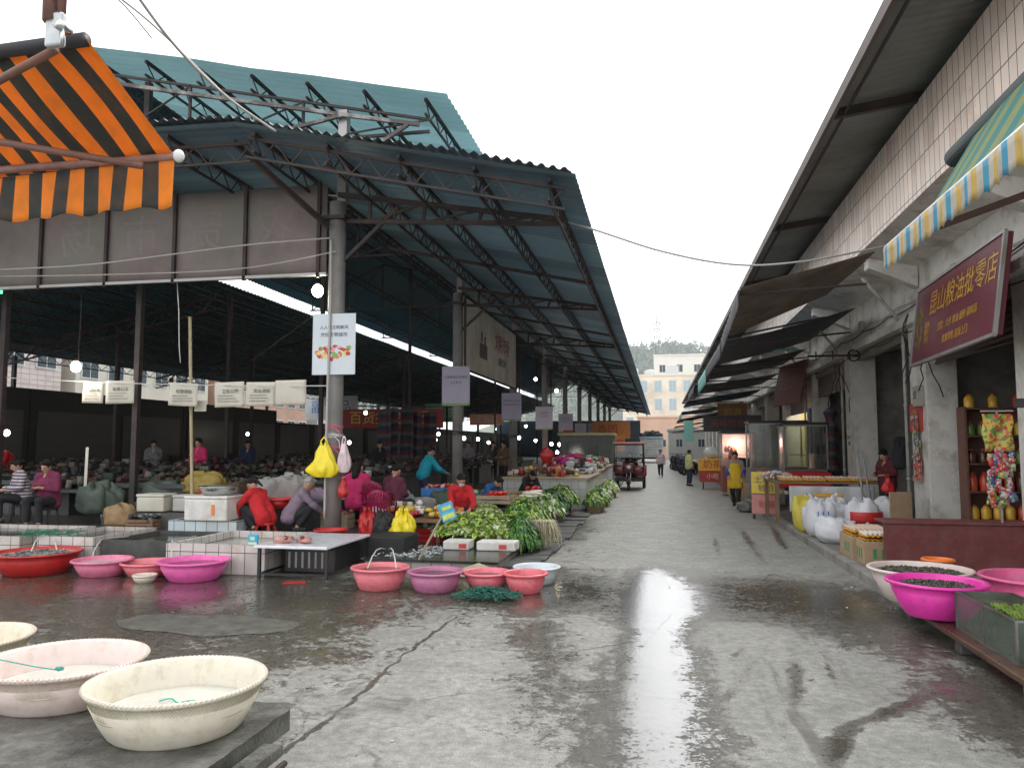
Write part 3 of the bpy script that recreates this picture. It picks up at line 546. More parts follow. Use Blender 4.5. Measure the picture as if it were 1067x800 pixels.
def basin(label, c, R, H, mat, wat=None, wl=.7, sx=1, sy=1, rot=0, name='plastic_basin', group=None, lip=.035, base=.72, wob=.015, seed=0):
    t = thing(name, label, 'basin', c, rot, group)
    rb = R*base; prof = [(.001, .012), (rb*.97, .012), (rb, .02), (rb+(R-rb)*.35, H*.3), (rb+(R-rb)*.72, H*.72), (R-.012, H-.012), (R, H+.002), (R+lip*.7, H+.004), (R+lip, H-.006), (R+lip*1.02, H-.022), (R+lip*.86, H-.022), (R+lip*.5, H-.012), (R+.002, H-.014),
        (rb+(R-rb)*.74+.007, H*.70), (rb+(R-rb)*.72+.014, H*.68), (rb+(R-rb)*.36+.008, H*.3), (rb+.006, .012), (rb*.98, 0), (.001, 0)]
    g = MB(); g.lathe(prof, n=64, sx=sx, sy=sy, wob=wob, seed=seed); g.build('bowl', mat, t, True)
    if wat:
        rr = rb+(R-rb)*wl-.004; g = MB()
        g.lathe([(.001, 0), (rr*.5, 0), (rr, 0)], (0, 0, H*wl), 48, sx, sy, wob, seed=seed); g.build('water', wat, t, True)
    return t
def creatures(parent, R, z, n, mat, ln=.12, r=.012, name='fish', jit=0):
    g = MB()
    for i in range(n):
        a = uni(0, 6.28); q = R*math.sqrt(uni(0, 1))*.9; x, y = q*math.cos(a), q*math.sin(a); d = uni(0, 6.28); c = uni(-1.2, 1.2)
        pts = [(x+ln*(k/5-.5)*math.cos(d+c*(k/5-.5)), y+ln*(k/5-.5)*math.sin(d+c*(k/5-.5)), z+uni(-.004, .004)) for k in range(6)]
        g.tube(pts, [r*.3, r, r*1.1, r*.9, r*.5, r*.15], 6)
    return g
fishm = M('fish_skin', (.12, .13, .12), .25, .5, 20, bump=.2, spec=.8); eel = M('eel_skin', (.05, .045, .03), .25, .4, 10)
b = basin('big red plastic basin at the left edge, in front of the tiled tanks', (-8.75, 9.62, 0), .56, .3, red_pl, clearwater, .86, group='basins along the fish tanks on the left', seed=1)
g = creatures(b, .45, .272, 60, fishm, .1, .016); tag(g.build('small_fish', fishm), 'heap of small pale fish in the big red basin', 'fish', kind='stuff').location = b.location
basin('pink basin with two white hoses over its rim, right of the big red basin', (-7.68, 9.62, 0), .37, .22, pink_pl, clearwater, .8, group='basins along the fish tanks on the left', seed=2)
basin('low pink basin squeezed between two larger pink ones, behind the small cream bowl', (-7.03, 9.72, 0), .34, .19, salmon_pl, water, .6, group='basins along the fish tanks on the left', seed=3)
basin('wide bright pink basin, rightmost of the row before the left tanks', (-6.22, 9.55, 0), .44, .26, M('bright_pink_plastic', (.8, .12, .4), .32, .08, 4, dirt=(.4, .1, .22), dscale=11, dirtlim=(.48, .72), damt=.55), water, .75, group='basins along the fish tanks on the left', seed=4)
basin('small cream bowl on the wet ground before the pink basins', (-6.72, 9.22, 0), .145, .1, cream_pl, None, name='plastic_bowl', lip=.012)
MG = 'four basins before the low fish platform'
basin('tall salmon pink basin, leftmost of the four before the low fish platform', (-3.52, 9.42, 0), .34, .27, salmon_pl, water, .8, base=.76, group=MG, seed=5)
basin('mauve pink basin, second of the four before the low fish platform', (-2.79, 9.42, 0), .32, .24, mauve_pl, water, .8, base=.8, group=MG, seed=6)
basin('light red basin third of the four, behind the green net', (-2.2, 9.72, 0), .29, .2, salmon_pl, water, .7, group=MG, seed=7)
basin('light red basin at the right end of the four, nearest the lane', (-1.66, 9.5, 0), .25, .24, M('coral_plastic', (.82, .17, .2), .35, .1, dirt=(.4, .12, .12), dscale=11, damt=.55), water, .7, base=.7, group=MG, seed=8)
basin('pale grey-white basin half hidden behind the rightmost light red basin', (-1.62, 10.14, 0), .28, .22, M('pale_grey_plastic', (.6, .65, .68), .4, .06), None, seed=9)
# green net heap
netm = M('green_net', (.015, .13, .09), .6, .4, 30, bump=.6)
g = MB()
for i in range(160):
    a = uni(0, 6.28); q = .3*math.sqrt(uni(0, 1)); c = V(q*math.cos(a)*1.15, q*math.sin(a)*.7, .02+.1*max(0, 1-q/.3)+uni(0, .03)); pts = []
    d = uni(0, 6.28)
    for k in range(7): pts.append(c+V(math.cos(d), math.sin(d), uni(-.2, .2))*(.04*k-.12)); d += uni(-.7, .7)
    for p in pts: p.z = max(.008, p.z)
    g.tube(pts, .006, 4, False)
o = g.build('fishing_net', netm, None, True); o.location = (-2.03, 9.02, 0); tag(o, 'heap of dark green netting on the ground before the light red basins', 'net')
# foreground basins with perforated rim baskets
def net_basin(label, c, R, H, mat, seed, ropes=True, sx=1.0):
    t = basin(label, c, R, H, mat, M('cloudy_water', (.5, .5, .44), .06, .08, 6, bump=.15, bscale=14), .42, sx=sx, base=.76, wob=.02, lip=.02, group='big pale basins on the slab in the foreground', seed=seed)
    g = MB(); rb = R*.76                     # fine netting pulled over the rim: it hangs a hand's breadth down the outside
    for k in range(170):
        a = 2*math.pi*k/170
        for s_ in (-1, 1):
            pts = []
            for q in range(5):
                z = H*(.52+.11*q); r = rb+(R-rb)*(z/H)+.013; a2 = a+s_*.05*q; pts.append((r*math.cos(a2)*sx, r*math.sin(a2), z))
            g.tube(pts, .0011, 3, False)
    g.build('netting', M('fine_net', (.36, .34, .2), .7, .3), t)
    g = MB(); r = rb+(R-rb)*.5+.012; g.tube([(r*math.cos(a)*sx, r*math.sin(a), H*.5+.006*math.sin(a*7)) for a in [x*6.2832/60 for x in range(61)]], .003, 4, False); g.build('drawstring', M('fine_net', (.36, .34, .2), .7, .3), t)
    g = MB()
    for k in range(110):
        a0 = 2*math.pi*k/110; r = R+.012; p = [V((r+.014*math.cos(b))*math.cos(a0+.05*b/6.28)*sx, (r+.014*math.cos(b))*math.sin(a0+.05*b/6.28), H-.004+.010*math.sin(b)) for b in [x*6.28/6 for x in range(7)]]
        g.tube(p, .003, 4, False)
    g.build('rim_binding', M('pale_cord', (.68, .6, .5), .7, .15), t)
    return t
nb1 = net_basin('large cream basin with a bound rim, nearest the camera on the slab', (-2.82, 4.2, .15), .475, .28, cream_pl, 11, sx=1.02)
nb2 = net_basin('large pale pink-white basin left of the cream one, with a green string across it', (-3.87, 4.52, .15), .48, .26, pale_pl, 12, sx=1.03)
nb3 = net_basin('pale basin cut by the left edge, behind the other two on the slab', (-5.1, 4.95, .15), .44, .24, M('cream_plastic_b', (.74, .64, .5), .4, .06, 5, dirt=(.35, .28, .18), dscale=6, damt=.5), 13)
rope = M('green_string', (.02, .35, .3), .5, .1)
g = MB(); pts = [at(-30, 684, Z=.43), at(0, 687, Z=.42), at(35, 694, Z=.38), at(62, 698, Z=.33)]; g.tube(pts, .004, 5)
for k in range(5): a = k*1.3; p = pts[-1]; g.tube([p+V(.03*math.cos(a+q)*(q > 0), .02*math.sin(a+q), .006*q) for q in range(4)], .0035, 4)
tag(g.build('green_string', rope, None, True), 'turquoise string knotted across the pale pink-white basin', 'string')
g = MB(); c = V(-2.75, 4.25, .275); pts = [c+V(-.22+.011*k, .03*math.sin(k*.35)+.0025*k, .006*math.sin(k*.5)) for k in range(41)]; g.tube(pts, .004, 5); 
for k in range(3): g.tube([c+V(.2+.03*math.cos(a+k), .04+.03*math.sin(a), 0.004*k) for a in range(7)], .0035, 4)
tag(g.build('green_string', rope, None, True), 'dark green string lying loose inside the cream basin', 'string')
# tiled fish tanks
def tank(label, x0, y0, x1, y1, z, mat, wat, zb=0, wz=.1, th=.07, group='tiled fish tanks in a row', name='fish_tank', wlab=None):
    t = thing(name, label, 'fish tank', ((x0+x1)/2, (y0+y1)/2, zb), 0, group)
    g = MB(); g.box(x0, y0, zb, x1, y0+th, z); g.box(x0, y1-th, zb, x1, y1, z); g.box(x0, y0+th, zb, x0+th, y1-th, z); g.box(x1-th, y0+th, zb, x1, y1-th, z)
    g.build('tiled_wall', mat, t, False, True)
    g = MB(); g.grid(lambda i, j: (x0+th+(x1-x0-2*th)*i, y0+th+(y1-y0-2*th)*j, z-wz), 4, 4); g.build('water', wat, t, False, True); return t
tank('white tiled fish tank with pale water beside the white table', -6.95, 9.98, -5.42, 11.7, .41, tilew, clearwater, wz=.12)
tank('stained pink-white tiled tank behind the pink basin with hoses', -9.3, 10.22, -8.34, 11.7, .43, tilew, water, wz=.06)
tank('white tiled tank at the left edge behind the red basin, green net on its rim', -11.4, 10.1, -9.5, 11.7, .43, tilew, water, wz=.06)
tank('rough dark stone tank with a mossy front between the tiled tanks', -8.3, 10.35, -6.97, 11.7, .38, conc_d, water, wz=.05)
tank('low blue-white tiled tank under the styrofoam box', -8.15, 11.74, -6.9, 12.7, .55, TILE('blue_white_tiles', (.5, .58, .6), (.12, .1, .08), .2, .2, 'auto', .25, .08, (.3, .18, .1), .3), water, zb=.34, wz=.05)
g = MB()
for i in range(120):
    a = uni(0, 6.28); q = .3*math.sqrt(uni(0, 1)); p = V(q*math.cos(a)*1.6, q*math.sin(a), uni(0, .04)); d = V(uni(-1, 1), uni(-1, 1), uni(-.1, .1)).normalized()*.12; g.tube([p, p+d*.5+V(0, 0, .01), p+d], .005, 4, False)
o = g.build('green_net', green_pl, None, True); o.location = (-9.35, 10.5, .43); tag(o, 'bright green net bag lying on the tank rims behind the red basin', 'net')
hose = M('white_hose', (.6, .6, .55), .4, .1)
for i, (u0, v0, u1, v1, lab) in enumerate([(32, 575, 50, 558, 'pale hose looping from the tank into the big red basin'), (60, 584, 54, 560, 'pale hose hanging into the pink basin beside the red one'), (94, 588, 108, 562, 'straight pale hose leaning into the pink basin from the stone tank'), (178, 590, 180, 562, 'pale hose running down into the wide bright pink basin')]):
    a = at(u0, v0, Y=9.75); b = at(u1, v1, Y=10.5); m_ = a.lerp(b, .5)+V(0, 0, .1); g = MB(); g.tube([a, a.lerp(m_, .5)+V(0, 0, .05), m_, m_.lerp(b, .5)+V(0, 0, .02), b, b+V(.2, .3, .02)], .009, 6); tag(g.build('hose', hose, None, True), lab, 'hose', 'hoses feeding the basins')
# hoses to the middle basins
for i, (u0, u1, lab) in enumerate([(383, 402, 'curved white hose entering the tall salmon basin from the left'), (413, 405, 'curved white hose entering the tall salmon basin from the right')]):
    a = at(u0, 592, Y=9.4); b = at(u1, 572, Y=10.6); g = MB(); m_ = a.lerp(b, .45)+V(0, 0, .12); g.tube([a, a.lerp(m_, .5)+V(0, 0, .03), m_, m_.lerp(b, .5)+V(0, 0, .02), b], .009, 6); tag(g.build('hose', hose, None, True), lab, 'hose', 'hoses feeding the basins')
# styrofoam boxes
def foam_box(label, c, sx, sy, sz, rz=0, lid=True, group='styrofoam boxes on the fish stalls', mat=None):
    t = thing('styrofoam_box', label, 'box', c, rz, group)
    g = MB(); g.bbox(-sx/2, -sy/2, 0, sx/2, sy/2, sz, .02); g.build('box', mat or foam, t)
    if lid: g = MB(); g.bbox(-sx/2-.01, -sy/2-.01, sz+.002, sx/2+.01, sy/2+.01, sz+.05, .015); g.build('lid', mat or foam, t)
    return t
fb = foam_box('big stained white styrofoam box carrying the metal bowl', (-7.45, 12.0, .55), .78, .6, .36)
g = MB(); g.box(.12, -.315, .1, .17, -.302, .27); g.build('orange_tape', orange_pl, fb)
foam_box('small white styrofoam box left of the big one', (-9.0, 12.6, .62), .52, .42, .26, R_(4), mat=M('old_styrofoam', (.6, .58, .5), .7, .08, 6, dirt=(.3, .25, .15)))
foam_box('grey-white styrofoam box between the small white one and the big one', (-8.35, 12.75, .62), .6, .4, .24, R_(-3), mat=M('grey_styrofoam', (.5, .49, .45), .7, .08, 6, dirt=(.25, .2, .15)))
g = MB(); g.box(-9.6, 12.35, .34, -8.0, 13.0, .60); tag(g.build('brick_ledge', conc_d), 'dark concrete ledge under the small styrofoam boxes', 'ledge')
t = thing('metal_bowl', 'wide brushed metal bowl on top of the big styrofoam box', 'bowl', (-7.38, 12.0, .962)); g = MB(); g.lathe([(.001, .01), (.24, .012), (.3, .1), (.33, .15), (.35, .152), (.35, .142), (.335, .14), (.31, .1), (.25, 0), (.001, 0)], n=40); g.build('bowl', chrome, t, True)
g = MB(); g.lathe([(.001, .0), (.3, 0)], (0, 0, .11), 32); g.build('water', clearwater, t, True)
# white table with fish heads + black cage under it
t = thing('display_table', 'low table with a wet white top on a black frame, beside the tiled tank', 'table', (-4.9, 10.5, 0))
g = MB(); g.bbox(-.55, -.78, .41, .52, .78, .45, .01); g.build('top', M('wet_white_sheet', (.8, .83, .86), .15, .05, 6, dirt=(.45, .3, .28), dscale=5, damt=.3), t)
for x, y in ((-.5, -.7), (.48, -.7), (-.5, .7), (.48, .7)): g = MB(); g.box(x-.02, y-.02, 0, x+.02, y+.02, .409); g.build('leg', black_m, t)
g = MB(); g.bar((-.5, -.7, .06), (.48, -.7, .06), .03); g.bar((-.5, .7, .06), (.48, .7, .06), .03); g.bar((.48, -.7, .06), (.48, .7, .06), .03); g.bar((-.5, -.7, .06), (-.5, .7, .06), .03); g.build('stretcher', black_m, t)
t = thing('aerator_box', 'black pump box tucked under the white table', 'pump', (-4.9, 10.7, 0)); g = MB(); g.bbox(-.38, -.45, .0, .4, .5, .36, .03); g.build('housing', black_m, t)
g = MB(); [g.box(-.3+.1*k, -.456, .08, -.27+.1*k, -.449, .3) for k in range(6)]; g.build('vent', steel_g, t)
def fishhead(lab, x, y, rz):
    t = thing('cut_fish', lab, 'fish head', (x, y, .452), rz, 'cut fish heads on the white table'); flesh = M('fish_flesh', (.5, .3, .25), .3, .3, 12, bump=.4, dirt=(.35, .08, .07), dscale=8, damt=.7)
    g = MB(); g.ell((0, 0, .05), (.14, .09, .055), 18, 12, disp=.5, seed=x); g.build('head', flesh, t, True)
    g = MB(); g.ell((.03, -.05, .075), (.045, .03, .03), 10, 8); g.build('gill', M('dark_flesh', (.1, .02, .02), .25, .3), t, True)
fishhead('cut fish head with a dark red gill on the left of the white table', -5.15, 10.0, .3); fishhead('cut fish head on the right of the other one on the white table', -4.87, 10.05, -.5)
basinr = basin('small red basin on the ground behind the white table', (-5.3, 11.9, .34), .25, .1, red_pl, None)
t = thing('red_tray', 'shallow red tray lying on the wet ground under the tiled tank', 'tray', (-4.75, 9.55, 0), .3); g = MB(); g.bbox(-.15, -.06, 0, .15, .06, .015, .005); g.build('tray', red_pl, t)
# detergent pack
t = thing('plastic_pack', 'small light blue and green packet standing on the rim of the tiled tank', 'packet', (-5.62, 10.02, .41)); g = MB(); g.bbox(-.07, -.03, 0, .07, .03, .15, .012); g.build('packet', M('light_blue_pack', (.05, .42, .65), .3, .1), t)
g = MB(); g.box(-.068, -.0325, .01, .068, -.0305, .045); g.box(-.035, -.0325, .07, .035, -.0305, .12); g.build('printed_band', M('pack_print', (.6, .75, .5), .4, .2), t)
# black crate right of the table
t = thing('black_crate', 'black plastic crate beside the foot of the first concrete post', 'crate', (-4.12, 11.6, 0)); g = MB(); g.bbox(-.3, -.35, 0, .3, .35, .42, .02)
g.build('crate', rubber, t)
# low middle platform
t = thing('fish_platform', 'low tiled platform with a wet black top, behind the four pink basins', 'platform', (-3.3, 11.7, 0))
g = MB(); g.box(-4.25, 10.75, 0, -2.3, 12.75, .13); g.build('tiled_side', TILE('grey_platform_tiles', (.36, .33, .3), (.08, .07, .06), .3, .3, 'auto', .3, .1, (.2, .12, .08), .6), t, False, True)
g = MB(); g.box(-4.28, 10.72, .132, -2.27, 12.78, .165); g.build('edge_slab', M('wet_black_slab', (.035, .035, .035), .12, .5, 6, bump=.2), t, False, True)
g = MB()
for i in range(260):
    x, y = uni(-4.2, -3.3), uni(10.85, 12.1); d = uni(0, 3.14); l = uni(.04, .09); g.tube([(x, y, .178), (x+l*math.cos(d)*.5, y+l*math.sin(d)*.5, .186), (x+l*math.cos(d), y+l*math.sin(d), .176)], [.004, .012, .003], 5)
tag(g.build('small_fish', M('silver_fish', (.4, .42, .42), .25, .5, 20, spec=.8), None, True), 'scattered small silver fish drying on the black platform top', 'fish', kind='stuff')
t = thing('wooden_stick', 'wooden stick leaning up from the low fish platform to the blue advert card', 'stick', (-3.5, 10.9, .165)); a = at(436, 590, Y=10.65)-V(-3.5, 10.9, .165); b = at(462, 535, Y=10.9)-V(-3.5, 10.9, .165); a.z = max(a.z, .01)
g = MB(); g.bar(a, b, .03, .02); g.build('pole', wood_l, t)
c = at(466, 533, Y=10.85); t = thing('advert_card', 'small blue and yellow printed card tied to the leaning stick', 'card', c); rm = Matrix.Rotation(R_(-22), 4, 'Y')
g = MB(); g.bbox(-.11, -.01, -.13, .11, .01, .13, .004); g.v = [rm @ p for p in g.v]; g.build('card', M('blue_print', (.08, .38, .6), .4, .35, 9), t)
g = MB(); g.box(-.09, -.0125, -.1, .09, -.0105, -.03); g.box(-.06, -.0125, .03, .08, -.0105, .08); g.v = [rm @ p for p in g.v]; g.build('printed_band', M('yellow_green_print', (.55, .65, .12), .4, .3, 9), t)
t = thing('blue_bucket', 'small sky blue plastic tub at the back of the low fish platform', 'tub', at(423, 572, Y=11.9)+V(0, 0, -.06)); t.location.z = .166; g = MB(); g.bbox(-.17, -.12, 0, .17, .12, .2, .02); g.build('tub', M('sky_plastic', (.1, .38, .8), .4, .08), t)
g = MB(); g.bbox(-.18, -.13, .19, .18, .13, .215, .01); g.build('lid', M('sky_plastic', (.1, .38, .8), .4, .08), t)
t = thing('cardboard_sheet', 'pale curved sheet leaning between the mauve and light red basins', 'sheet', (-2.48, 10.25, 0)); g = MB(); g.grid(lambda i, j: ((i-.5)*.55, .2*j, .03+.16*j*(1-abs(i-.5)*1.2)), 10, 6); g.build('sheet', wood_l, t, True, solid=.008)
# ------------------------------------------------------------------ vegetables
leafm = [M('leaf_green', (.075, .2, .025), .5, .4, 6, bump=.3), M('leaf_pale', (.25, .4, .08), .5, .3, 6, bump=.3), M('leaf_dark', (.03, .1, .025), .5, .4, 6, bump=.3), M('leaf_stem', (.55, .6, .38), .4, .15, 6), M('leaf_yellow_green', (.35, .45, .08), .5, .3, 6)]
def leaf(g, p, d, l, w_, curl=.4):
    d = d.normalized(); s_ = d.cross(V(0, 0, 1)); s_ = s_.normalized() if s_.length > .05 else V(1, 0, 0); u_ = s_.cross(d); vs = []
    for i in range(5):
        t = i/4; wd = w_*math.sin(math.pi*min(1, .15+t*.85))**.7*.5; c = p+d*l*t+V(0, 0, -curl*l*t*t)+u_*uni(-.01, .01)
        vs += [c-s_*wd+u_*.25*wd, c-u_*.1*wd, c+s_*wd+u_*.25*wd*uni(.5, 1.6)]
    g.add(vs, [(3*i+a, 3*i+3+a, 3*i+4+a, 3*i+1+a) for i in range(4) for a in (0, 1)])
def veg_pile(name, lab, cat, c, rx, ry, h, n, mats, ll=.16, lw=.08, kind='stuff', rz=0, spill=.3):
    g = MB()
    for i in range(int(n*3.6)):
        a = uni(0, 6.28); q = math.sqrt(uni(0, 1)); x, y = q*rx*math.cos(a), q*ry*math.sin(a); z = h*(1-q**2.2)*uni(.55, 1)+.01
        ll_ = ll*.45; lw_ = lw*.62
        d = V(math.cos(a)*uni(.2, 1)+uni(-.7, .7), math.sin(a)*uni(.2, 1)+uni(-.7, .7), uni(-.1, .9)*(1-q*spill)-q*spill); g.cur = random.randrange(len(mats)); leaf(g, V(x, y, z), d, ll_*uni(.6, 1.25), lw_*uni(.6, 1.3), uni(.1, .8))
    g.cur = 0; g.ell((0, 0, h*.2), (rx*.8, ry*.8, h*.55), 14, 8, disp=.3)
    o = g.build(name, mats, None, True); o.location = c; o.rotation_euler = (0, 0, rz); return tag(o, lab, cat, kind=kind)
def head_lettuce(lab, c, r, pal, group):
    g = MB()
    for i in range(34):
        a = i*2.4; e = .15+.8*(i/34); d = V(math.cos(a)*(1-e*.6), math.sin(a)*(1-e*.6), e); g.cur = 1 if i < 20 else 0; leaf(g, V(0, 0, r*.2), d, r*1.25, r*.9, .25)
    o = g.build('lettuce', pal, None, True); o.location = c; return tag(o, lab, 'lettuce', group)
# styrofoam trays holding the greens on the platform's back edge
for i, (u, v, wd, lab) in enumerate([(478, 560, .42, 'low white tray with green labels at the left of the lettuce stall'), (519, 562, .62, 'white tray with a red mark under the lettuces')]):
    c = at(u, v, Y=12.0); c.z = .166; tr = foam_box(lab, c, wd, .36, .14, 0, False, 'white trays under the greens')
    g = MB(); g.box(.05, -.184, .03, .17, -.181, .1); g.build('printed_mark', M('print_red', (.55, .05, .05)), tr)
t = thing('vegetable_bench', 'low bench under the lettuces beside the red jacket seller', 'bench', (-3.0, 13.0, 0)); g = MB(); g.box(-.75, -.4, .3, .75, .6, .36); g.build('top', wood, t)
for x, y in ((-.7, -.35), (.7, -.35), (-.7, .55), (.7, .55)): g = MB(); g.box(x-.03, y-.03, 0, x+.03, y+.03, .299); g.build('leg', wood, t)
k = 0
pos = ['front left', 'second along the front', 'third along the front', 'front right', 'back left', 'second along the back', 'third along the back', 'back right']
for i in range(8):
    x = -3.55+.35*(i % 4)+uni(-.03, .03); y = 12.7+.32*(i//4); head_lettuce('pale curly lettuce head at the %s of the near lettuce heap' % pos[i], (x, y, .38+.06*(i//4)), .17+uni(-.02, .02), [leafm[0], leafm[1]], 'lettuce heads of the near heap')
veg_pile('leafy_greens', 'heap of pale green leafy vegetables around the lettuce heads', 'vegetables', (-3.0, 12.75, .34), .8, .46, .34, 620, [leafm[4], leafm[1], leafm[4], leafm[1], leafm[3]], .2, .13)
veg_pile('leafy_greens', 'dark leafy bunches drooping at the lane end of the lettuce bench', 'vegetables', (-2.3, 12.75, .22), .3, .5, .42, 380, [leafm[0], leafm[2], leafm[0]], .26, .05, spill=.9)
def roots(lab, c, R0, n):
    g = MB()
    for i in range(n):
        a = uni(0, 6.28); p = V(uni(-.1, .1), uni(-.12, .12), R0); d = V(math.cos(a), math.sin(a), 0)*uni(.05, .25); g.tube([p, p+d*.6+V(0, 0, .02), p+d-V(0, 0, R0*.4), p+d*uni(.8, 1.25)-V(0, 0, R0*uni(.25, .85))], .005, 4, False)
    o = g.build('celtuce_roots', M('pale_root', (.55, .5, .33), .6, .2), None, True); o.location = c; return tag(o, lab, 'vegetables', kind='stuff')
roots('pale stringy roots hanging over the lane end of the lettuce stall', (-2.0, 13.2, 0), .5, 260)
# tomato crate
t = thing('tomato_crate', 'pale wooden crate heaped with red tomatoes beside the seller in blue', 'crate', (-3.35, 15.6, .62))
g = MB()
for z in (0, .09): g.box(-.35, -.25, z, .35, -.235, z+.07); g.box(-.35, .235, z, .35, .25, z+.07); g.box(-.35, -.234, z, -.335, .234, z+.07); g.box(.335, -.234, z, .35, .234, z+.07)
g.box(-.334, -.234, 0, .334, .234, .01); g.build('slats', wood_l, t)
tom = M('tomato_skin', (.6, .03, .02), .2, .15, 5, coat=.3)
def tomato_heap(c, n, rx, ry, z0, r, lab, name='tomato', mat=None):
    ref = None
    for i in range(n):
        lay = 0 if i < n*.6 else 1; x, y = uni(-rx, rx)*(1-.3*lay), uni(-ry, ry)*(1-.3*lay); g = MB(); g.ell((0, 0, 0), (r, r, r*.82), 10, 8)
        if ref is None: ref = g.build(name, mat or tom, None, True); o = ref
        else: o = ref.copy(); COL.objects.link(o)
        o.location = (c[0]+x, c[1]+y, c[2]+z0+lay*r*1.5); o.rotation_euler = (uni(-1, 1), uni(-1, 1), 0); tag(o, lab, name.replace('_', ' '), lab+' (heap)')
tomato_heap((-3.35, 15.6, .62), 30, .28, .18, .13, .05, 'red tomato heaped in the pale wooden crate by the seller in blue')
tomato_heap((-2.95, 18.0, .6), 14, .22, .2, .12, .055, 'red tomato in the small pile behind the leafy bunches')
# stall benches with heaps going down the lane
PALS = [[leafm[0], leafm[2], leafm[4], leafm[1]], [leafm[1], leafm[0], leafm[3]], [leafm[2], leafm[0]], [leafm[3], leafm[1], leafm[4]]]
white_r = M('white_radish', (.7, .68, .58), .4, .08, 6); orange_c = M('carrot', (.75, .25, .04), .5, .15); mixed = M('mushroom', (.5, .42, .3), .7, .3, 10)
STL = [(14.6, 'leafy bunches on the stall just past the lettuces'), (16.3, 'leafy bunches beside the white radishes'), (18.0, 'leafy bunches in front of the dark-haired seller bending low'), (19.6, 'leafy bunches next to the pale tiled counter')]
for i, (y, lab) in enumerate(STL):
    t = thing('vegetable_bench', 'low wooden bench carrying the '+lab, 'bench', (-3.0, y, 0), 0, 'vegetable benches along the lane')
    g = MB(); g.box(-.9, -.7, .42, .75, .7, .47); g.build('top', wood, t)
    for x, yy in ((-.8, -.62), (.66, -.62), (-.8, .62), (.66, .62)): g = MB(); g.box(x-.03, yy-.03, 0, x+.03, yy+.03, .419); g.build('leg', wood, t)
    veg_pile('leafy_greens', 'dark green '+lab, 'vegetables', (-2.55+.06*(i % 2), y, .44), .42, .66, .34, 520, PALS[i % 3], .26, .1, spill=.9)
    veg_pile('leafy_greens', 'paler heap behind the '+lab, 'vegetables', (-3.4, y, .46), .4, .6, .24, 260, [PALS[3], [white_r, mixed, leafm[3]], [mixed, orange_c, leafm[1]], [white_r, leafm[3], leafm[1]]][i], .13, .08)
g0 = MB(); g0.tube([(0, 0, 0), (.1, 0, 0), (.25, 0, 0), (.33, 0, 0)], [.015, .034, .03, .004], 10)
ref = None
for i in range(12):
    o = g0.build('white_radish', white_r, None, True) if ref is None else ref.copy()
    if ref is None: ref = o
    else: COL.objects.link(o)
    o.location = (-2.75+uni(-.12, .12), 15.55+.07*(i % 6), .78+.055*(i//6)); o.rotation_euler = (0, uni(-.1, .1), uni(-.3, .3)-.3); tag(o, 'white radish laid in the small stack on the leafy stall', 'radish', 'white radishes stacked on the leafy stall')
# white tiled counters further down
cnt = TILE('counter_tiles', (.5, .5, .47), (.2, .2, .18), .2, .2, 'auto', .35, .06, (.2, .17, .12), .4)
for i, (x0, y0, x1, y1, lab) in enumerate([(-4.4, 21.2, -1.95, 25.6, 'pale tiled counter just past the leafy stalls, goods on a wooden board'), (-4.3, 26.2, -2.1, 30.5, 'second pale tiled counter down the lane, behind the first'), (-4.3, 31.5, -2.2, 37, 'third pale tiled counter, behind the parked tricycle')]):
    t = thing('market_counter', lab, 'counter', ((x0+x1)/2, (y0+y1)/2, 0), 0, 'tiled counters along the lane'); g = MB(); g.box(x0+.05, y0+.05, 0, x1-.05, y1-.05, .86); g.build('tiled_body', cnt, t, False, True)
    g = MB(); g.bbox(x0, y0, .862, x1, y1, .92, .01); g.build('board', wood_l, t, False, True)
jar = M('orange_jar', (.6, .2, .08), .3, .3)
def goods(name, lab, cat, c, rx, ry, n, mats, smin, smax, h=.1):
    g = MB()
    for i in range(n):
        g.cur = random.randrange(len(mats)); a, b = uni(-rx, rx), uni(-ry, ry); s1, s2, s3 = uni(smin, smax), uni(smin, smax), uni(smin, smax)
        z = uni(0, h)*(1-(a/rx)**2*.6)*(1-(b/ry)**2*.6)
        if random.random() < .5: g.ell((a, b, z+s3*.5), (s1, s2, s3*.7), 8, 6, disp=.5, seed=i)
        else: g.bbox(a-s1, b-s2, z, a+s1, b+s2, z+s3*1.3, min(s1, s2, s3)*.25)
    o = g.build(name, mats, None, True); o.location = c; return tag(o, lab, cat, kind='stuff')
col = lambda n, c: M(n, c, .55, .2, 8, bump=.3)
cr, cw, cb, cg, cy, cm, ck, co = col('goods_red', (.45, .03, .04)), col('goods_white', (.6, .58, .54)), col('goods_blue', (.06, .18, .35)), col('goods_green', (.07, .2, .07)), col('goods_yellow', (.6, .42, .07)), col('goods_magenta', (.5, .03, .2)), col('goods_black', (.03, .03, .03)), col('goods_brown', (.2, .12, .07))
goods('packed_goods', 'assorted jars and dried goods on the first pale counter', 'goods', (-3.3, 22.6, .92), .95, 1.1, 90, [co, cw, cr, ck, cy, mixed], .05, .12, .3)
goods('bagged_goods', 'clear and grey bagged goods sloping on the first counter by the lane', 'goods', (-2.6, 24.6, .92), .5, .9, 110, [cw, col('goods_grey', (.3, .3, .36)), cw, ck], .06, .13, .4)
goods('flower_goods', 'magenta wrapped goods on the second pale counter', 'goods', (-3.1, 27.6, .92), .7, 1.2, 120, [cm, cm, cw, cr], .07, .15, .5)
goods('folded_goods', 'turquoise and green goods at the far end of the second counter', 'goods', (-2.7, 29.6, .92), .5, .8, 70, [col('goods_teal', (.05, .3, .28)), cg, cw, co], .06, .13, .25)
goods('folded_goods', 'piled cartons and goods on the third pale counter', 'goods', (-3.2, 34, .92), .8, 2, 90, [co, cw, cr, cg], .08, .2, .3)
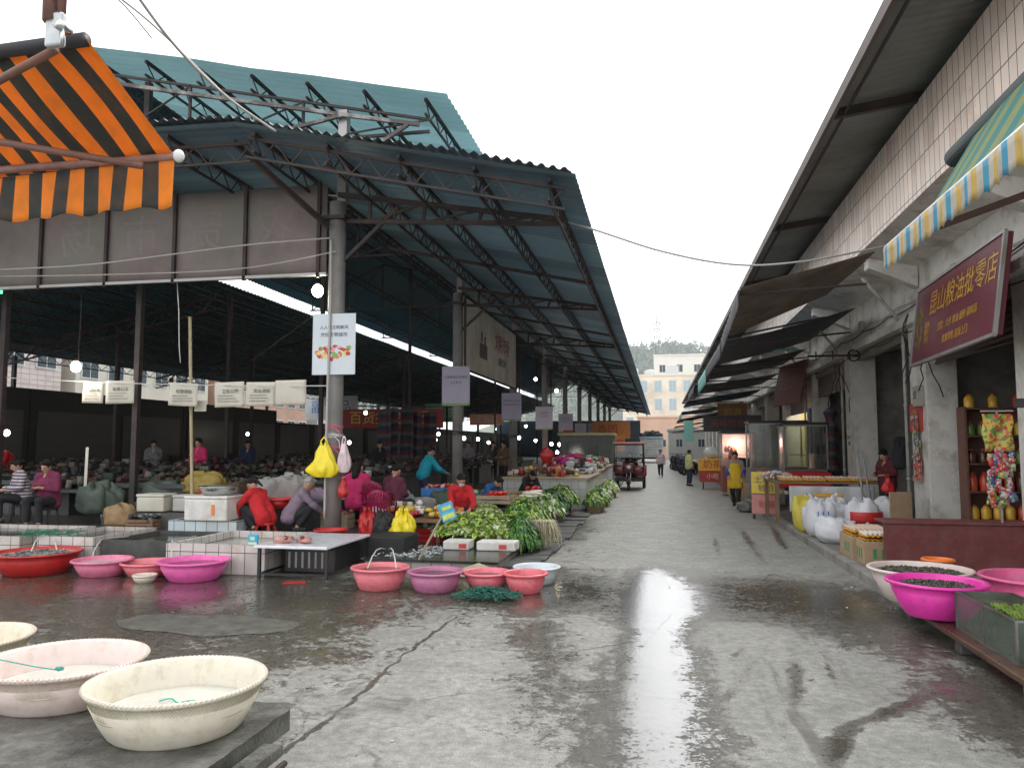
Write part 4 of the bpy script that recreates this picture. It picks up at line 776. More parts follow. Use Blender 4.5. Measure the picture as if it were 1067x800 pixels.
for y, lab in ((21.9, 'orange-lidded jar at the near edge of the first pale counter'),):
    t = thing('storage_jar', lab, 'jar', (-2.95, y, .92)); g = MB(); g.lathe([(.001, 0), (.14, 0), (.16, .04), (.16, .24), (.12, .29), (.001, .29)], n=20); g.build('jar', jar, t, True); g = MB(); g.lathe([(.13, .292), (.13, .33), (.001, .34)], n=20); g.build('lid', red_pl, t, True)
# red sack hung above the counter
t = thing('red_bag', 'bright red carrier bag hung above the first pale counter', 'bag', at(569, 472, Y=22)); g = MB(); g.ell((0, 0, -.1), (.17, .13, .2), 16, 12, disp=.9, seed=3); g.bar((0, 0, .1), (0, 0, .5), .02); g.build('bag', red_pl, t, True)
t = thing('wash_sack', 'pale plastic sack standing on the lane beside the tricycle', 'sack', (-2.35, 30.3, 0)); g = MB(); g.ell((0, 0, .24), (.42, .3, .28), 14, 10, disp=.4, seed=5); g.build('sack', M('cream_sack', (.5, .48, .38), .7, .1), t, True)
t = thing('metal_kiosk', 'grey-green metal kiosk with a yellow lintel behind the tricycle', 'kiosk', (-3.6, 39, 0)); g = MB(); g.box(-1.3, -1, 0, 1.3, 1, 2.3); g.build('cabin', M('kiosk_paint', (.08, .1, .09), .5, .2, dirt=(.1, .07, .05)), t); g = MB(); g.box(-1.4, -1.1, 2.302, 1.4, 1.1, 2.42); g.build('roof', M('kiosk_trim', (.4, .38, .2), .6, .1), t)
g = MB(); g.box(-1.0, -1.03, 1.0, .6, -1.003, 2.0); g.build('window', M('dark_glass', (.02, .025, .03), .1, .1), t)

for i, (y, lab) in enumerate([(21.4, 'leafy bunches on a low crate before the first pale counter'), (23.4, 'mixed leafy heap on a low crate at the middle of the first pale counter'), (27.2, 'leafy heap on a low crate before the second pale counter')]):
    t = thing('low_crate', 'low wooden crate under the '+lab.split(' on a low')[0]+' '+['nearest', 'second', 'third'][i]+' of the counter crates', 'crate', (-1.78, y, 0), 0, 'low crates before the pale counters'); g = MB(); g.bbox(-.15, -.8, 0, .2, .8, .32, .015); g.build('crate', wood, t)
    veg_pile('leafy_greens', lab, 'vegetables', (-1.76, y, .3), .3, .85, .3, 300, [PALS[0], PALS[1], PALS[3]][i], .26, .1, spill=.9)
# ================================================================== HALL INTERIOR AND SELLERS
def bag(name, lab, c, rx, ry, rz_, mat, hang=0, seed=0, cat='bag', handle=True):
    t = thing(name, lab, cat, c)
    g = MB(); vs = []
    def fn(i, j):
        a = i*2*math.pi; z = j; wd = (math.sin(math.pi*min(.5, .16+z*1.4))**.8)*(1-.78*max(0, z-.22)/.78)
        q = 1+.35*noise.noise(Vector((math.cos(a)*2+seed, math.sin(a)*2, z*3)))+.1*math.sin(a*9+z*3+seed)*(.2+z)
        return (rx*wd*math.cos(a)*q, ry*wd*math.sin(a)*q, rz_*z*(1+.05*math.sin(a*5)))
    g.grid(fn, 40, 12); g.add([fn(i/40, 0) for i in range(40)], [tuple(range(40))]); g.build('sack', mat, t, True)
    if handle:
        g = MB()
        for s_ in (-1, 1): g.tube([(s_*rx*.16, s_*.02, rz_*.96), (s_*rx*.2, 0, rz_*1.1), (0, 0, rz_*1.22)], [.022, .012, .012], 6)
        g.build('handle', mat, t, True)
    return t
c = at(337, 497, Y=12.1); bag('shopping_bag', 'bright yellow carrier bag hung on the first concrete post', c, .27, .13, .55, M('yellow_bag', (.85, .68, .02), .35, .1, 6, bump=.3), seed=1)
c = at(358, 492, Y=12.2); bag('shopping_bag', 'white and pink carrier bag hung behind the yellow one on the first post', c, .13, .1, .5, M('pinkish_bag', (.7, .55, .58), .45, .35, 5), seed=2)
c = at(357, 518, Y=12.2); bag('shopping_bag', 'red bag hung low on the right of the first concrete post', c, .1, .08, .3, red_pl, seed=3)
def heapbag(lab, u, v, Y, z, r, mat, seed):
    c = at(u, v, Y=Y); t = thing('shopping_bag', lab, 'bag', (c.x, Y, z)); g = MB()
    def fn(i, j):
        a = i*6.2832; ph = j*math.pi; q = 1+.45*noise.noise(Vector((math.cos(a)*2+seed, math.sin(a)*2, ph*1.5)))+.2*noise.noise(Vector((math.cos(a)*7, math.sin(a)*7+seed, ph*6)))
        return (r[0]*math.sin(ph)**.7*math.cos(a)*q, r[1]*math.sin(ph)**.7*math.sin(a)*q, r[2]*(1+math.cos(ph))*.5*(1+.3*noise.noise(Vector((math.cos(a)*3, math.sin(a)*3, seed)))))
    g.grid(fn, 36, 18); g.build('sack', mat, t, True)
    g = MB()
    for s_ in (-1, 1): g.grid(lambda i, j: (s_*r[0]*.25+(i-.5)*r[0]*.5*(1-.4*j), .02*math.sin(i*5+seed), r[2]*.85+j*r[2]*.35), 4, 4)
    g.build('handle', mat, t, True, solid=.006)
heapbag('yellow plastic bag beside the blue tub on the low platform', 420, 566, 12.2, .17, (.19, .14, .5), M('yellow_bag', (.85, .68, .02), .35, .1, 6, bump=.3), 4)
heapbag('black rubbish bag left of the yellow bag on the low platform', 399, 566, 12.35, .17, (.22, .16, .46), rubber, 5)
heapbag('red plastic bag beside the black rubbish bag', 382, 562, 12.3, .17, (.15, .12, .5), red_pl, 6)
heapbag('small white plastic bag above the red and black bags', 390, 545, 12.8, .5, (.12, .1, .2), whitebag, 7)
goods('stall_clutter', 'orange, white and yellow packages heaped behind the bags right of the first post', 'goods', (-4.2, 13.2, .55), .75, .35, 110, [col('goods_orange', (.5, .16, .04)), cw, cy, cr, co, ck], .03, .08, .22)
t = thing('stall_bench', 'dark bench carrying the orange and yellow packages', 'bench', (-4.2, 13.2, 0)); g = MB(); g.box(-.8, -.4, .48, .8, .4, .54); g.build('top', wood, t); g = MB(); [g.box(x-.03, y-.03, 0, x+.03, y+.03, .479) for x in (-.7, .7) for y in (-.3, .3)]; g.build('legs', black_m, t)
# bamboo poles
bam = M('bamboo', (.4, .33, .2), .5, .2, 8)
a = at(200, 560, Y=12.9); a.z = .34; b = at(198, 331, Y=12.9); t = thing('bamboo_pole', 'thin bamboo pole rising from the styrofoam boxes past the lone notice', 'pole', a); g = MB(); n_ = 9; pts = [(b-a)*(k/n_) for k in range(n_+1)]; g.tube(pts, [.03]*(n_+1), 8); [g.tube([p-V(0, 0, .012), p+V(0, 0, .012)], .036, 8) for p in pts[1:]]; g.build('cane', bam, t, True)
a = at(88, 520, Y=13.2); b = at(91, 466, Y=13.4); t = thing('wooden_stake', 'short pale wooden stake leaning among the stalls on the left', 'stake', a); g = MB(); g.bar((0, 0, 0), b-a, .05, .03); g.build('stake', M('pale_stake', (.6, .57, .48), .7, .1), t)
# hanging cords
for i, (u0, v0, u1, v1, lab) in enumerate([(85, 288, 82, 380, 'thin cord holding the left lit bulb under the banner'), (184, 288, 188, 378, 'loose thin cord hanging below the banner'), (330, 222, 331, 292, 'thin cord holding the lit bulb beside the first post')]):
    a = at(u0, v0, Y=12.7); b = at(u1, v1, Y=12.7); g = MB(); g.tube([a, a.lerp(b, .4)+V(.015, 0, 0), a.lerp(b, .8)-V(.01, 0, 0), b], .008, 5); tag(g.build('cord', white_p if i == 1 else steel_d, None, True), lab, 'cord', 'cords hanging under the banner')
# bulbs
lampm = EM('lit_bulb', (1, .87, .62), 30); lampc = EM('cool_lit_bulb', (1, .9, .72), 26)
def bulb(lab, p, r, mat=lampm, power=0):
    t = thing('light_bulb', lab, 'lamp', p, 0, 'lit bulbs in the market hall'); g = MB(); g.ell((0, 0, 0), (r, r, r*1.15), 14, 10); g.build('globe', mat, t, True)
    g = MB(); g.tube([(0, 0, r*1.0), (0, 0, r*1.7)], r*.35, 10); g.build('socket', black_m, t, True)
    if power:
        d = bpy.data.lights.new('bulb_light', 'POINT'); d.energy = power; d.color = (1, .93, .82); d.shadow_soft_size = r; o = bpy.data.objects.new('bulb_light', d); COL.objects.link(o); o.parent = t; o.location = (0, 0, -r*1.6)
bulb('lit bulb hanging beside the first concrete post under the banner', at(331, 303, Y=12.7), .1, power=22)
bulb('bright lit bulb hanging at the left, above the leftmost notice', at(79, 382, Y=12.7), .09, power=14)
bulb('lit bulb low at the left edge above the shutters', at(7, 451, Y=19), .08)
for u, v, y, lab in [(424, 462, 44, 'tiny lit bulb behind the row of striped blankets'), (527, 468, 50, 'tiny lit bulb left of the third post, lowest there'), (548, 444, 52, 'tiny lit bulb above the bulb right of the third post'), (600, 470, 46, 'tiny lit bulb between the fifth and sixth posts'), (516, 447, 48, 'tiny lit bulb under the narrow pale red sign'), (364, 461, 36, 'tiny lit bulb just right of the first post'), (258, 452, 32, 'tiny dim bulb deep behind the bamboo pole'), (143, 447, 34, 'tiny dim bulb near the left shutters'), (381, 430, 30, 'lit bulb before the red sign boards deep in the hall'), (450, 444, 33, 'lit bulb behind the head of the seller in turquoise, highest of three'), (457, 452, 30, 'lit bulb just left of the second post, brightest of the cluster'), (454, 458, 33, 'lit bulb low in the cluster left of the second post'), (483.5, 456.5, 30, 'bright lit bulb right of the second post'), (498, 457.5, 40, 'small lit bulb midway between the second and third posts'), (509, 461, 45, 'smaller lit bulb near the third post, left side'), (541, 456, 34, 'lit bulb just right of the third post'), (558, 459, 44, 'lit bulb left of the fourth post'),
                     (574.5, 462.5, 40, 'lit bulb right of the fourth post, left of a pair'), (583, 463, 40, 'lit bulb right of the fourth post, right of a pair'), (580.5, 471, 34, 'lower lit bulb above the first pale counter'), (580, 407, 38, 'high lit bulb under the roof between the third and fifth posts'), (558, 395, 34, 'high faint bulb under the eave trusses')]:
    p = at(u, v, Y=y); bulb(lab, p, .065 if y < 36 else .08, lampc, power=14 if u in (457, 541, 381, 580.5) else 0)
t = thing('exit_lamp', 'small green lit lamp at the left edge under the banner', 'lamp', at(3, 303, Y=14)); g = MB(); g.bbox(-.08, -.03, -.06, .08, .03, .06, .01); g.build('lens', EM('green_lamp', (.05, 1, .25), 3), t)
# shutters and kiosks along the left side of the hall
shut = TILE('ribbed_shutter', (.055, .055, .055), (.035, .035, .035), 30, .09, (1, 2), .45, .1, (.04, .03, .02), .5, msize=.015)
for i in range(9):
    y0 = 13+i*4.0; lab = ['dark roller shutter kiosk at the left edge behind the seated sellers', 'dark shutter kiosk second from the left edge', 'dark shutter kiosk third from the left edge', 'dark shutter kiosk fourth from the left edge', 'dark shutter kiosk behind the lone paper notice', 'dark kiosk behind the bamboo pole', 'dark kiosk left of the open gap of the hall side', 'dark kiosk at the open gap beside the blue and red boards', 'last dark kiosk on the left side of the hall'][i]
    t = thing('shutter_kiosk', lab, 'kiosk', (-20.4, y0+2, .34), 0, 'kiosks with shutters along the left side of the hall')
    top = 3.6 if i < 6 else 3.0
    g = MB(); g.box(-22.4, y0+.02, .342, -19.6, y0+3.96, top); g.build('cabin', M('kiosk_dark', (.018, .018, .018), .6, .3), t, False, True)
    g = MB(); g.box(-19.598, y0+.3, .342, -19.55, y0+3.7, 2.9); g.build('shutter', shut, t, False, True)
# boards seen through the open side
def flatsign(name, lab, c, w_, h_, mat, txt=None, tm=None, face='cam', cat='sign', ts=None, group=None, frame=None):
    t = thing(name, lab, cat, c, {'cam': 0, 'street': R_(-90), 'east': R_(90)}[face], group); g = MB(); g.bbox(-w_/2, -.03, -h_/2, w_/2, .03, h_/2, .006); g.build('board', mat, t)
    if txt:
        for i, (s_, sz, x, z) in enumerate(txt): text(s_, sz, tm or gold, t, (x, -.034, z), FACE_CAM)
    if frame:
        g = MB(); g.bar((-w_/2, -.035, h_/2), (w_/2, -.035, h_/2), .03); g.bar((-w_/2, -.035, -h_/2), (w_/2, -.035, -h_/2), .03); g.bar((-w_/2, -.035, -h_/2), (-w_/2, -.035, h_/2), .03); g.bar((w_/2, -.035, -h_/2), (w_/2, -.035, h_/2), .03); g.build('frame', frame, t)
    return t
yell = M('sign_yellow', (.75, .55, .08), .5, .1); signred = M('sign_red', (.42, .04, .035), .5, .15, 3, dirt=(.2, .04, .03))
c = at(405, 436, Y=42); flatsign('shop_sign', 'wide red shop sign with yellow lettering deep in the hall behind the posts', c, 6.5, 1.1, signred, [('百货批发商行', .8, 0, 0)], yell)
c = at(345, 425, Y=45); flatsign('shop_sign', 'pale sign board deep in the hall left of the wide red one', c, 3.5, 1.5, M('sign_pale', (.5, .52, .5), .5, .1), [('副食品', .9, 0, 0)], M('sign_blue_text', (.05, .15, .45), .5))
c = at(463, 430, Y=48); flatsign('shop_sign', 'green shop sign deep in the hall left of the second post', c, 2.6, 1.2, M('sign_green', (.1, .35, .2), .5, .1), [('粮油', .8, 0, 0)], cw)
c = at(507, 437, Y=48); flatsign('shop_sign', 'narrow pale red lit-looking sign deep in the hall between second and third posts', c, 2.2, .7, M('sign_salmon', (.7, .3, .22), .5, .1), [('干货店', .5, 0, 0)], cw)
c = at(637, 448, Y=60); flatsign('shop_sign', 'orange and red shop sign under the market roof behind the tricycle', c, 2.9, 1.3, M('sign_orange', (.65, .22, .05), .5, .15), [('香园', .8, -.3, 0)], signred)
c = at(641, 461.5, Y=48); flatsign('shop_sign', 'small orange sign above the tricycle roof', c, 1.2, 1.0, M('sign_orange', (.65, .22, .05), .5, .15), [('鲜肉', .5, 0, 0)], signred)
c = at(592, 470, Y=40); flatsign('shop_sign', 'narrow red and white hanging banner at the fifth post', c, .5, 2.2, signred, [('福', .4, 0, .5)], cw)
# hung clothes and blankets deep in the hall
cloth1 = STR('checked_blanket', [(.1, .025, .03), (.02, .03, .06), (.12, .1, .1)], 2, .14, dirt=(.03, .02, .02), damt=.6)
for i in range(7):
    if i in (2, 5): continue
    c = at(400+i*8, 455, Y=26+.3*i); g = MB(); w_ = .5; sd_ = i
    g.grid(lambda a, b: ((a-.5)*w_, .05*math.sin(a*9+sd_)+.02*math.sin(b*5), -b*2.0), 12, 10); t = thing('hanging_blanket', ['striped red-blue blanket hung leftmost in the row deep in the hall', 'striped blanket second in the hanging row', 'striped blanket third in the hanging row', 'striped blanket in the middle of the hanging row', 'striped blanket fifth in the hanging row', 'striped blanket sixth in the hanging row', 'striped blanket rightmost in the hanging row'][i], 'blanket', (c.x, c.y, 3.05+.1*(i % 2)), 0, 'blankets hung deep in the hall')
    g.build('cloth', cloth1, t, True, solid=.01)
g = MB(); a = at(400, 430, Y=26); b = at(470, 430, Y=28.3); g.bar((a.x-1, 26, 3.2), (b.x+.5, 28.1, 3.25), .04); tag(g.build('hanging_rail', steel_d), 'thin rail carrying the row of striped blankets', 'rail')
# rows of stalls inside the hall
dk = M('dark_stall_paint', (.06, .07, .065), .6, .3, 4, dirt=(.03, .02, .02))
dd = [M('dim_goods_'+n_, c_, .7, .3, 8, bump=.3) for n_, c_ in (('pale', (.12, .115, .1)), ('green', (.015, .03, .015)), ('red', (.07, .012, .012)), ('blue', (.015, .03, .05)), ('black', (.02, .02, .02)), ('brown', (.07, .045, .03)))]  # darker copies of the goods colours, with the hall's shade put in
rows = []
ordn = ['nearest', 'second', 'third', 'fourth', 'fifth', 'sixth', 'seventh', 'eighth']
for ri, (x0, x1, ys) in enumerate([(-17.6, -15.8, [15, 19.5, 24, 28.5, 33]), (-13.9, -12.1, [16, 20.5, 25, 29.5, 34, 38.5]), (-10.6, -8.9, [15.2, 19.7, 24.2, 28.7, 33.2, 37.7, 42]), (-7.9, -6.7, [17.2, 21.7, 26, 30.5, 35, 39.5])]):
    for k, y in enumerate(ys):
        rn = ['shutter row', 'second row', 'middle row', 'lane-side row'][ri]
        t = thing('stall_table', 'dark stall table in the %s of the hall, %s from the front' % (rn, ordn[k]), 'table', ((x0+x1)/2, y, .34), 0, 'stall tables inside the hall')
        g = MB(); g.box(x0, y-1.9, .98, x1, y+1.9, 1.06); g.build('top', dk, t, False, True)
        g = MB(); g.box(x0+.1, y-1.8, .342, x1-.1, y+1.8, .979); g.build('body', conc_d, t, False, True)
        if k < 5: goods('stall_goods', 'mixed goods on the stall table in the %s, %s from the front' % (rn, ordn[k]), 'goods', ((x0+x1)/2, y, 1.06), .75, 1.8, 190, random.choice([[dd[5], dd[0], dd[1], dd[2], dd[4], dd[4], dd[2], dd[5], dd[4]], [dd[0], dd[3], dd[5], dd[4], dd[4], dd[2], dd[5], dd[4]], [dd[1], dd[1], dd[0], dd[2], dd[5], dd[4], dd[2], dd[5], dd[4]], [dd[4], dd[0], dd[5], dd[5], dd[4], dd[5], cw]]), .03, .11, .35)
# near left clutter, on the raised floor
t = thing('low_table', 'dark low table edge with crates behind the seated sellers on the left', 'table', (-11.5, 14.4, .34)); g = MB(); g.box(-1.9, -.6, .5, 1.9, .6, .56); g.build('top', dk, t); g = MB(); [g.box(x-.04, y-.04, 0, x+.04, y+.04, .499) for x in (-1.8, 1.8) for y in (-.5, .5)]; g.build('legs', black_m, t)
sackg = M('green_grey_sack', (.075, .1, .08), .7, .25, 5, bump=.4); sackw = M('woven_sack', (.28, .27, .25), .7, .15, 6, bump=.4); sacky = M('mustard_sack', (.28, .2, .04), .6, .2, 6, bump=.4)
def lump(name, lab, c, r, mat, cat='sack', seed=0, group=None, rz=0):
    t = thing(name, lab, cat, c, rz, group); g = MB()
    def fn(i, j):
        a = i*6.2832; ph = j*math.pi; q = 1+.25*noise.noise(Vector((math.cos(a)*1.5+seed, math.sin(a)*1.5, ph)))+.1*noise.noise(Vector((math.cos(a)*6, math.sin(a)*6+seed, ph*5)))
        k_ = math.sin(ph)**.55; zz = math.cos(ph); zz = (abs(zz)**.8)*(1 if zz > 0 else -1)
        return (r[0]*k_*math.cos(a)*q, r[1]*k_*math.sin(a)*q, r[2]*(1+zz)*(q if zz > 0 else 1))
    g.grid(fn, 36, 20); g.build('sack', mat, t, True); return t
lump('sack', 'grey-green sack left of the pale stake behind the seller in purple', at(98, 525, Y=12.9), (.32, .25, .28), sackg, seed=1, group='sacks among the left stalls').location.z = .5
lump('sack', 'grey-green sack right of the pale stake', at(112, 525, Y=13.1), (.3, .25, .26), sackg, seed=2, group='sacks among the left stalls').location.z = .5
lump('sack', 'wide green sack behind the grey-white styrofoam box', at(170, 512, Y=13.6), (.5, .3, .3), sackg, seed=3, group='sacks among the left stalls').location.z = .55
lump('sack', 'mustard yellow sack between the styrofoam box and the woman in red', at(231, 538, Y=12.1), (.2, .2, .24), sacky, seed=4, group='sacks among the left stalls').location.z = .36
lump('sack', 'mustard yellow sack behind the metal bowl', at(212, 506, Y=13.5), (.45, .25, .2), sacky, seed=5, group='sacks among the left stalls').location.z = .85
lump('sack', 'pale woven sack behind the woman in red, left part of a pair', at(281, 520, Y=13.2), (.35, .22, .22), sackw, seed=6, group='sacks among the left stalls').location.z = .75
lump('sack', 'pale woven sack behind the red basin by the first post', at(305, 522, Y=13.2), (.3, .22, .24), sackw, seed=7, group='sacks among the left stalls').location.z = .75
lump('sack', 'brown cardboard-coloured sack beside the styrofoam boxes', at(125, 543, Y=12.3), (.3, .22, .18), M('brown_sack', (.3, .2, .1), .8, .2), seed=8, group='sacks among the left stalls').location.z = .36
lump('sack', 'grey tarpaulin bundle beside the fish counters, right of the first post', at(415, 530, Y=14.2), (.35, .3, .42), M('grey_tarp', (.22, .26, .26), .6, .2, 6, bump=.5), seed=9).location.z = .1
g = MB(); g.box(-7.1, 12.9, .34, -5.75, 13.5, .8); tag(g.build('stall_block', conc_d), 'dark block behind the woman in red carrying pale sacks', 'ledge')
g = MB(); g.box(-10.2, 12.7, .34, -9.75, 13.4, .5); g.box(-9.9, 12.75, .34, -7.6, 13.4, .56); tag(g.build('stall_block', conc_d), 'dark low block under the grey-green sacks', 'ledge')
basin('red basin on the block behind the woman in red', at(290, 528, Y=12.7)+V(0, 0, -.02), .27, .17, red_pl, None, seed=15)
basin('red basin behind the metal bowl on the left stalls', at(222, 520, Y=13.0)+V(0, 0, -.05), .25, .22, red_pl, None, seed=16)
t = thing('blue_crate', 'blue crate on the table behind the sellers at left', 'crate', at(105, 500, Y=16)); g = MB(); g.bbox(-.5, -.25, -.1, .5, .25, .12, .03); g.build('crate', blue_pl, t)
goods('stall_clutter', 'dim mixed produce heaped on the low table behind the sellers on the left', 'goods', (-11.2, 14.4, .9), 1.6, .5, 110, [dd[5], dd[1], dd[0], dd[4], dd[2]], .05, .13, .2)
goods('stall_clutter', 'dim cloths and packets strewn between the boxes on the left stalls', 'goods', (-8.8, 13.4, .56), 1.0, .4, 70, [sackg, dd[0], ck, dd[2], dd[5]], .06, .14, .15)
# stacked magenta plastic chairs
mag = M('magenta_plastic', (.27, .01, .06), .35, .15, 4)
def pchair(lab, c, rz):
    t = thing('plastic_chair', lab, 'chair', c, rz, 'magenta plastic chairs by the first post'); g = MB(); g.bbox(-.22, -.22, .40, .22, .2, .43, .012); g.build('seat', mag, t)
    g = MB()
    def bk(a, z): return ((.27-.05*(z-.43)/.42)*math.sin(a), .2*math.cos(a)+.12*(z-.43)/.42, z)
    for q in range(9):
        a = -.85+q*.2125; zt = .86-.1*abs(a)**2; g.grid(lambda i, j: bk(a-.062+.124*i, .44+(zt-.44)*j), 2, 5)
    for z0_, z1_ in ((.43, .5), (.66, .69)): g.grid(lambda i, j: bk(-.92+1.84*i, z0_+(z1_-z0_)*j), 16, 1)
    g.grid(lambda i, j: bk(-.95+1.9*i, .80+.08*j-.1*abs(-.95+1.9*i)**2), 16, 2); g.build('backrest', mag, t, True, solid=.014)
    for x, y in ((-.2, -.2), (.2, -.2), (-.2, .18), (.2, .18)): g = MB(); g.bar((x*1.15, y*1.15, 0), (x, y, .4), .035); g.build('leg', mag, t)
    for s_ in (-1, 1): g = MB(); g.tube([(s_*.24, .16, .66), (s_*.27, 0, .66), (s_*.25, -.18, .63), (s_*.23, -.2, .42)], .017, 6); g.build('armrest', mag, t, True)
pchair('magenta plastic armchair seen from behind, right of the first post', (-4.78, 12.75, .17), R_(190)); pchair('magenta plastic armchair under the woman in pink beside the first post', (-5.05, 13.25, .3), R_(180))

crt = {}
def crate(lab, c, sx, sy, sz, mat, rz=0, fill=None):
    t = thing('produce_crate', lab, 'crate', c, rz, 'crates and boxes packed among the stalls'); g = MB(); th = .015
    for k in range(3):
        z0, z1 = sz*k/3+.005, sz*(k+1)/3-.008
        g.box(-sx/2, -sy/2, z0, sx/2, -sy/2+th, z1); g.box(-sx/2, sy/2-th, z0, sx/2, sy/2, z1); g.box(-sx/2, -sy/2+th, z0, -sx/2+th, sy/2-th, z1); g.box(sx/2-th, -sy/2+th, z0, sx/2, sy/2-th, z1)
    g.box(-sx/2+th, -sy/2+th, .005, sx/2-th, sy/2-th, .02); [g.box(a*(sx/2-.03)-.015, b*(sy/2-.03)-.015, 0, a*(sx/2-.03)+.015, b*(sy/2-.03)+.015, sz) for a in (-1, 1) for b in (-1, 1)]
    g.build('crate', mat, t)
    if fill:
        g = MB()
        for i in range(60): g.cur = random.randrange(len(fill)); r = uni(.025, .055); g.ell((uni(-sx*.42, sx*.42), uni(-sy*.4, sy*.4), sz+uni(-.03, .05)), (r, r*uni(.6, 1.2), r*.8), 7, 5, disp=.4, seed=i)
        g.build('contents', fill, t, True)
CRL = [(352, 540, 13.0, .34, .5, .35, .25, wood_l, 0, [cr, co], 'pale crate of reddish produce just right of the first post'), (432, 552, 13.4, .1, .55, .4, .3, M('grey_crate', (.22, .24, .24), .6), .2, [leafm[1], leafm[0]], 'grey crate of greens left of the masked seller'),
       (452, 548, 13.2, .1, .5, .36, .26, red_pl, -.1, [leafm[0], cw], 'red crate of greens at the knees of the masked seller'), (415, 520, 15.2, .1, .6, .45, .5, M('grey_crate', (.22, .24, .24), .6), .1, [cw, mixed], 'tall grey crate behind the tarpaulin bundle'),
       (455, 512, 17.0, .3, .6, .45, .55, blue_pl, 0, [cw, cr], 'blue crate below the person in turquoise'), (470, 508, 18.2, .3, .6, .45, .5, wood_l, .2, [cr, cy], 'wooden crate behind the masked seller in red'), (492, 512, 17.6, .2, .6, .4, .5, green_pl, 0, [cw, mixed, leafm[0]], 'green crate left of the seller in blue'),
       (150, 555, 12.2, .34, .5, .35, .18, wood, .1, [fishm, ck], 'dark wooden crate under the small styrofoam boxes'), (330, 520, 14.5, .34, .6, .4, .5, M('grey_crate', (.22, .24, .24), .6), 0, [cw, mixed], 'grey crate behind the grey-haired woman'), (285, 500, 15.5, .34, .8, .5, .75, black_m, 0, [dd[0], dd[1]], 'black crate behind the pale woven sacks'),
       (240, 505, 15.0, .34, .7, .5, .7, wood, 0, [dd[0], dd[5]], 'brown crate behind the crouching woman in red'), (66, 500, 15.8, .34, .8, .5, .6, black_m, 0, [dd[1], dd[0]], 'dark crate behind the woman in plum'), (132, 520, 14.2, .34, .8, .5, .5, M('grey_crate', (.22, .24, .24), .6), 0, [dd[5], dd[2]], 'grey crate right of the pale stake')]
for (u, v, Y, z, sx, sy, sz, m_, rz, fl, lab) in CRL: c = at(u, v, Y=Y); crate(lab, (c.x, Y, z), sx, sy, sz, m_, rz, fl)
for i, (u, Y, z, m_, lab) in enumerate([(398, 15.6, .4, M('pink_sack', (.4, .06, .12), .6, .2, 6, bump=.4), 'dull pink bundle behind the plum coat'), (440, 15.0, .35, sackw, 'pale bundle left of the masked seller'), (350, 15.2, .6, M('white_bundle', (.5, .48, .48), .6, .2, 6, bump=.4), 'white bundle behind the pink jacket'), (462, 16.2, .4, sackg, 'grey-green bundle right behind the masked seller'), (325, 14.0, .55, M('lilac_cloth', (.35, .25, .35), .7, .2, 6, bump=.4), 'lilac cloth bundle beside the grey-haired woman')]):
    c = at(u, 520, Y=Y); lump('bundle', lab, (c.x, Y, z), (.3, .22, .2), m_, 'bundle', 50+i)

t = thing('kiosk_row', 'low dark row of closed kiosks far down the left side of the hall', 'kiosks', (-21, 72, .34)); g = MB(); g.box(-22.6, 49.2, .342, -19.6, 96.9, 3.3); g.build('wall', M('kiosk_dark', (.018, .018, .018), .6, .3), t, False, True)
for k in range(11): g = MB(); g.box(-19.598, 49.6+k*4.3, .342, -19.55, 53.2+k*4.3, 2.8); g.build('shutter', shut, t, False, True)
# ================================================================== PEOPLE
skin = M('skin', (.42, .24, .16), .5, .08, 8, sss=.08); hairm = M('black_hair', (.01, .008, .008), .6, .3, 40, bump=.3, spec=.2); hairg = M('grey_hair', (.3, .28, .26), .55, .3, 30, bump=.5); eyem = M('eye_dark', (.01, .01, .01), .2, 0)
def cmat(n, c): return M('cloth_'+n, c, .85, .14, 9, bump=.35, bscale=25)
def remesh(o, vox, sm=6, dis=0):
    md = o.modifiers.new('r', 'REMESH'); md.mode = 'VOXEL'; md.voxel_size = vox; md.use_smooth_shade = True
    if sm: m2 = o.modifiers.new('s', 'SMOOTH'); m2.iterations = sm; m2.factor = .5
    solidify_mesh(o)
    if dis:
        for v in o.data.vertices:
            n_ = noise.noise(v.co*7)+.5*noise.noise(v.co*17+Vector((3, 1, 2))); v.co += v.normal*n_*dis
    o.data.polygons.foreach_set('use_smooth', [True]*len(o.data.polygons)); return o
S = {}
S['stand'] = dict(hip=(0, 0, .88), chest=(0, .01, 1.2), neck=(0, 0, 1.38), head=(0, .03, 1.53), shL=(-.17, 0, 1.34), shR=(.17, 0, 1.34), elL=(-.23, -.02, 1.08), elR=(.23, -.02, 1.08), haL=(-.22, .08, .86), haR=(.22, .08, .86), knL=(-.1, .03, .47), knR=(.1, .03, .47), anL=(-.1, -.02, .08), anR=(.1, -.02, .08), face=(0, 1, -.1))
S['walk'] = dict(S['stand'], knL=(-.1, .16, .49), anL=(-.1, .2, .09), knR=(.1, -.04, .47), anR=(.1, -.27, .14), haL=(-.25, -.08, .86), haR=(.22, .2, .9), elL=(-.24, -.1, 1.08))
S['work'] = dict(S['stand'], elL=(-.23, .02, 1.1), elR=(.23, .02, 1.1), haL=(-.12, .27, 1.08), haR=(.12, .27, 1.08))
S['lean'] = dict(S['stand'], chest=(0, .16, 1.14), neck=(0, .28, 1.27), head=(0, .4, 1.37), shL=(-.17, .25, 1.24), shR=(.17, .25, 1.24), elL=(-.25, .35, 1.0), elR=(.25, .35, 1.0), haL=(-.15, .55, .92), haR=(.15, .55, .92), face=(0, .8, -.6))
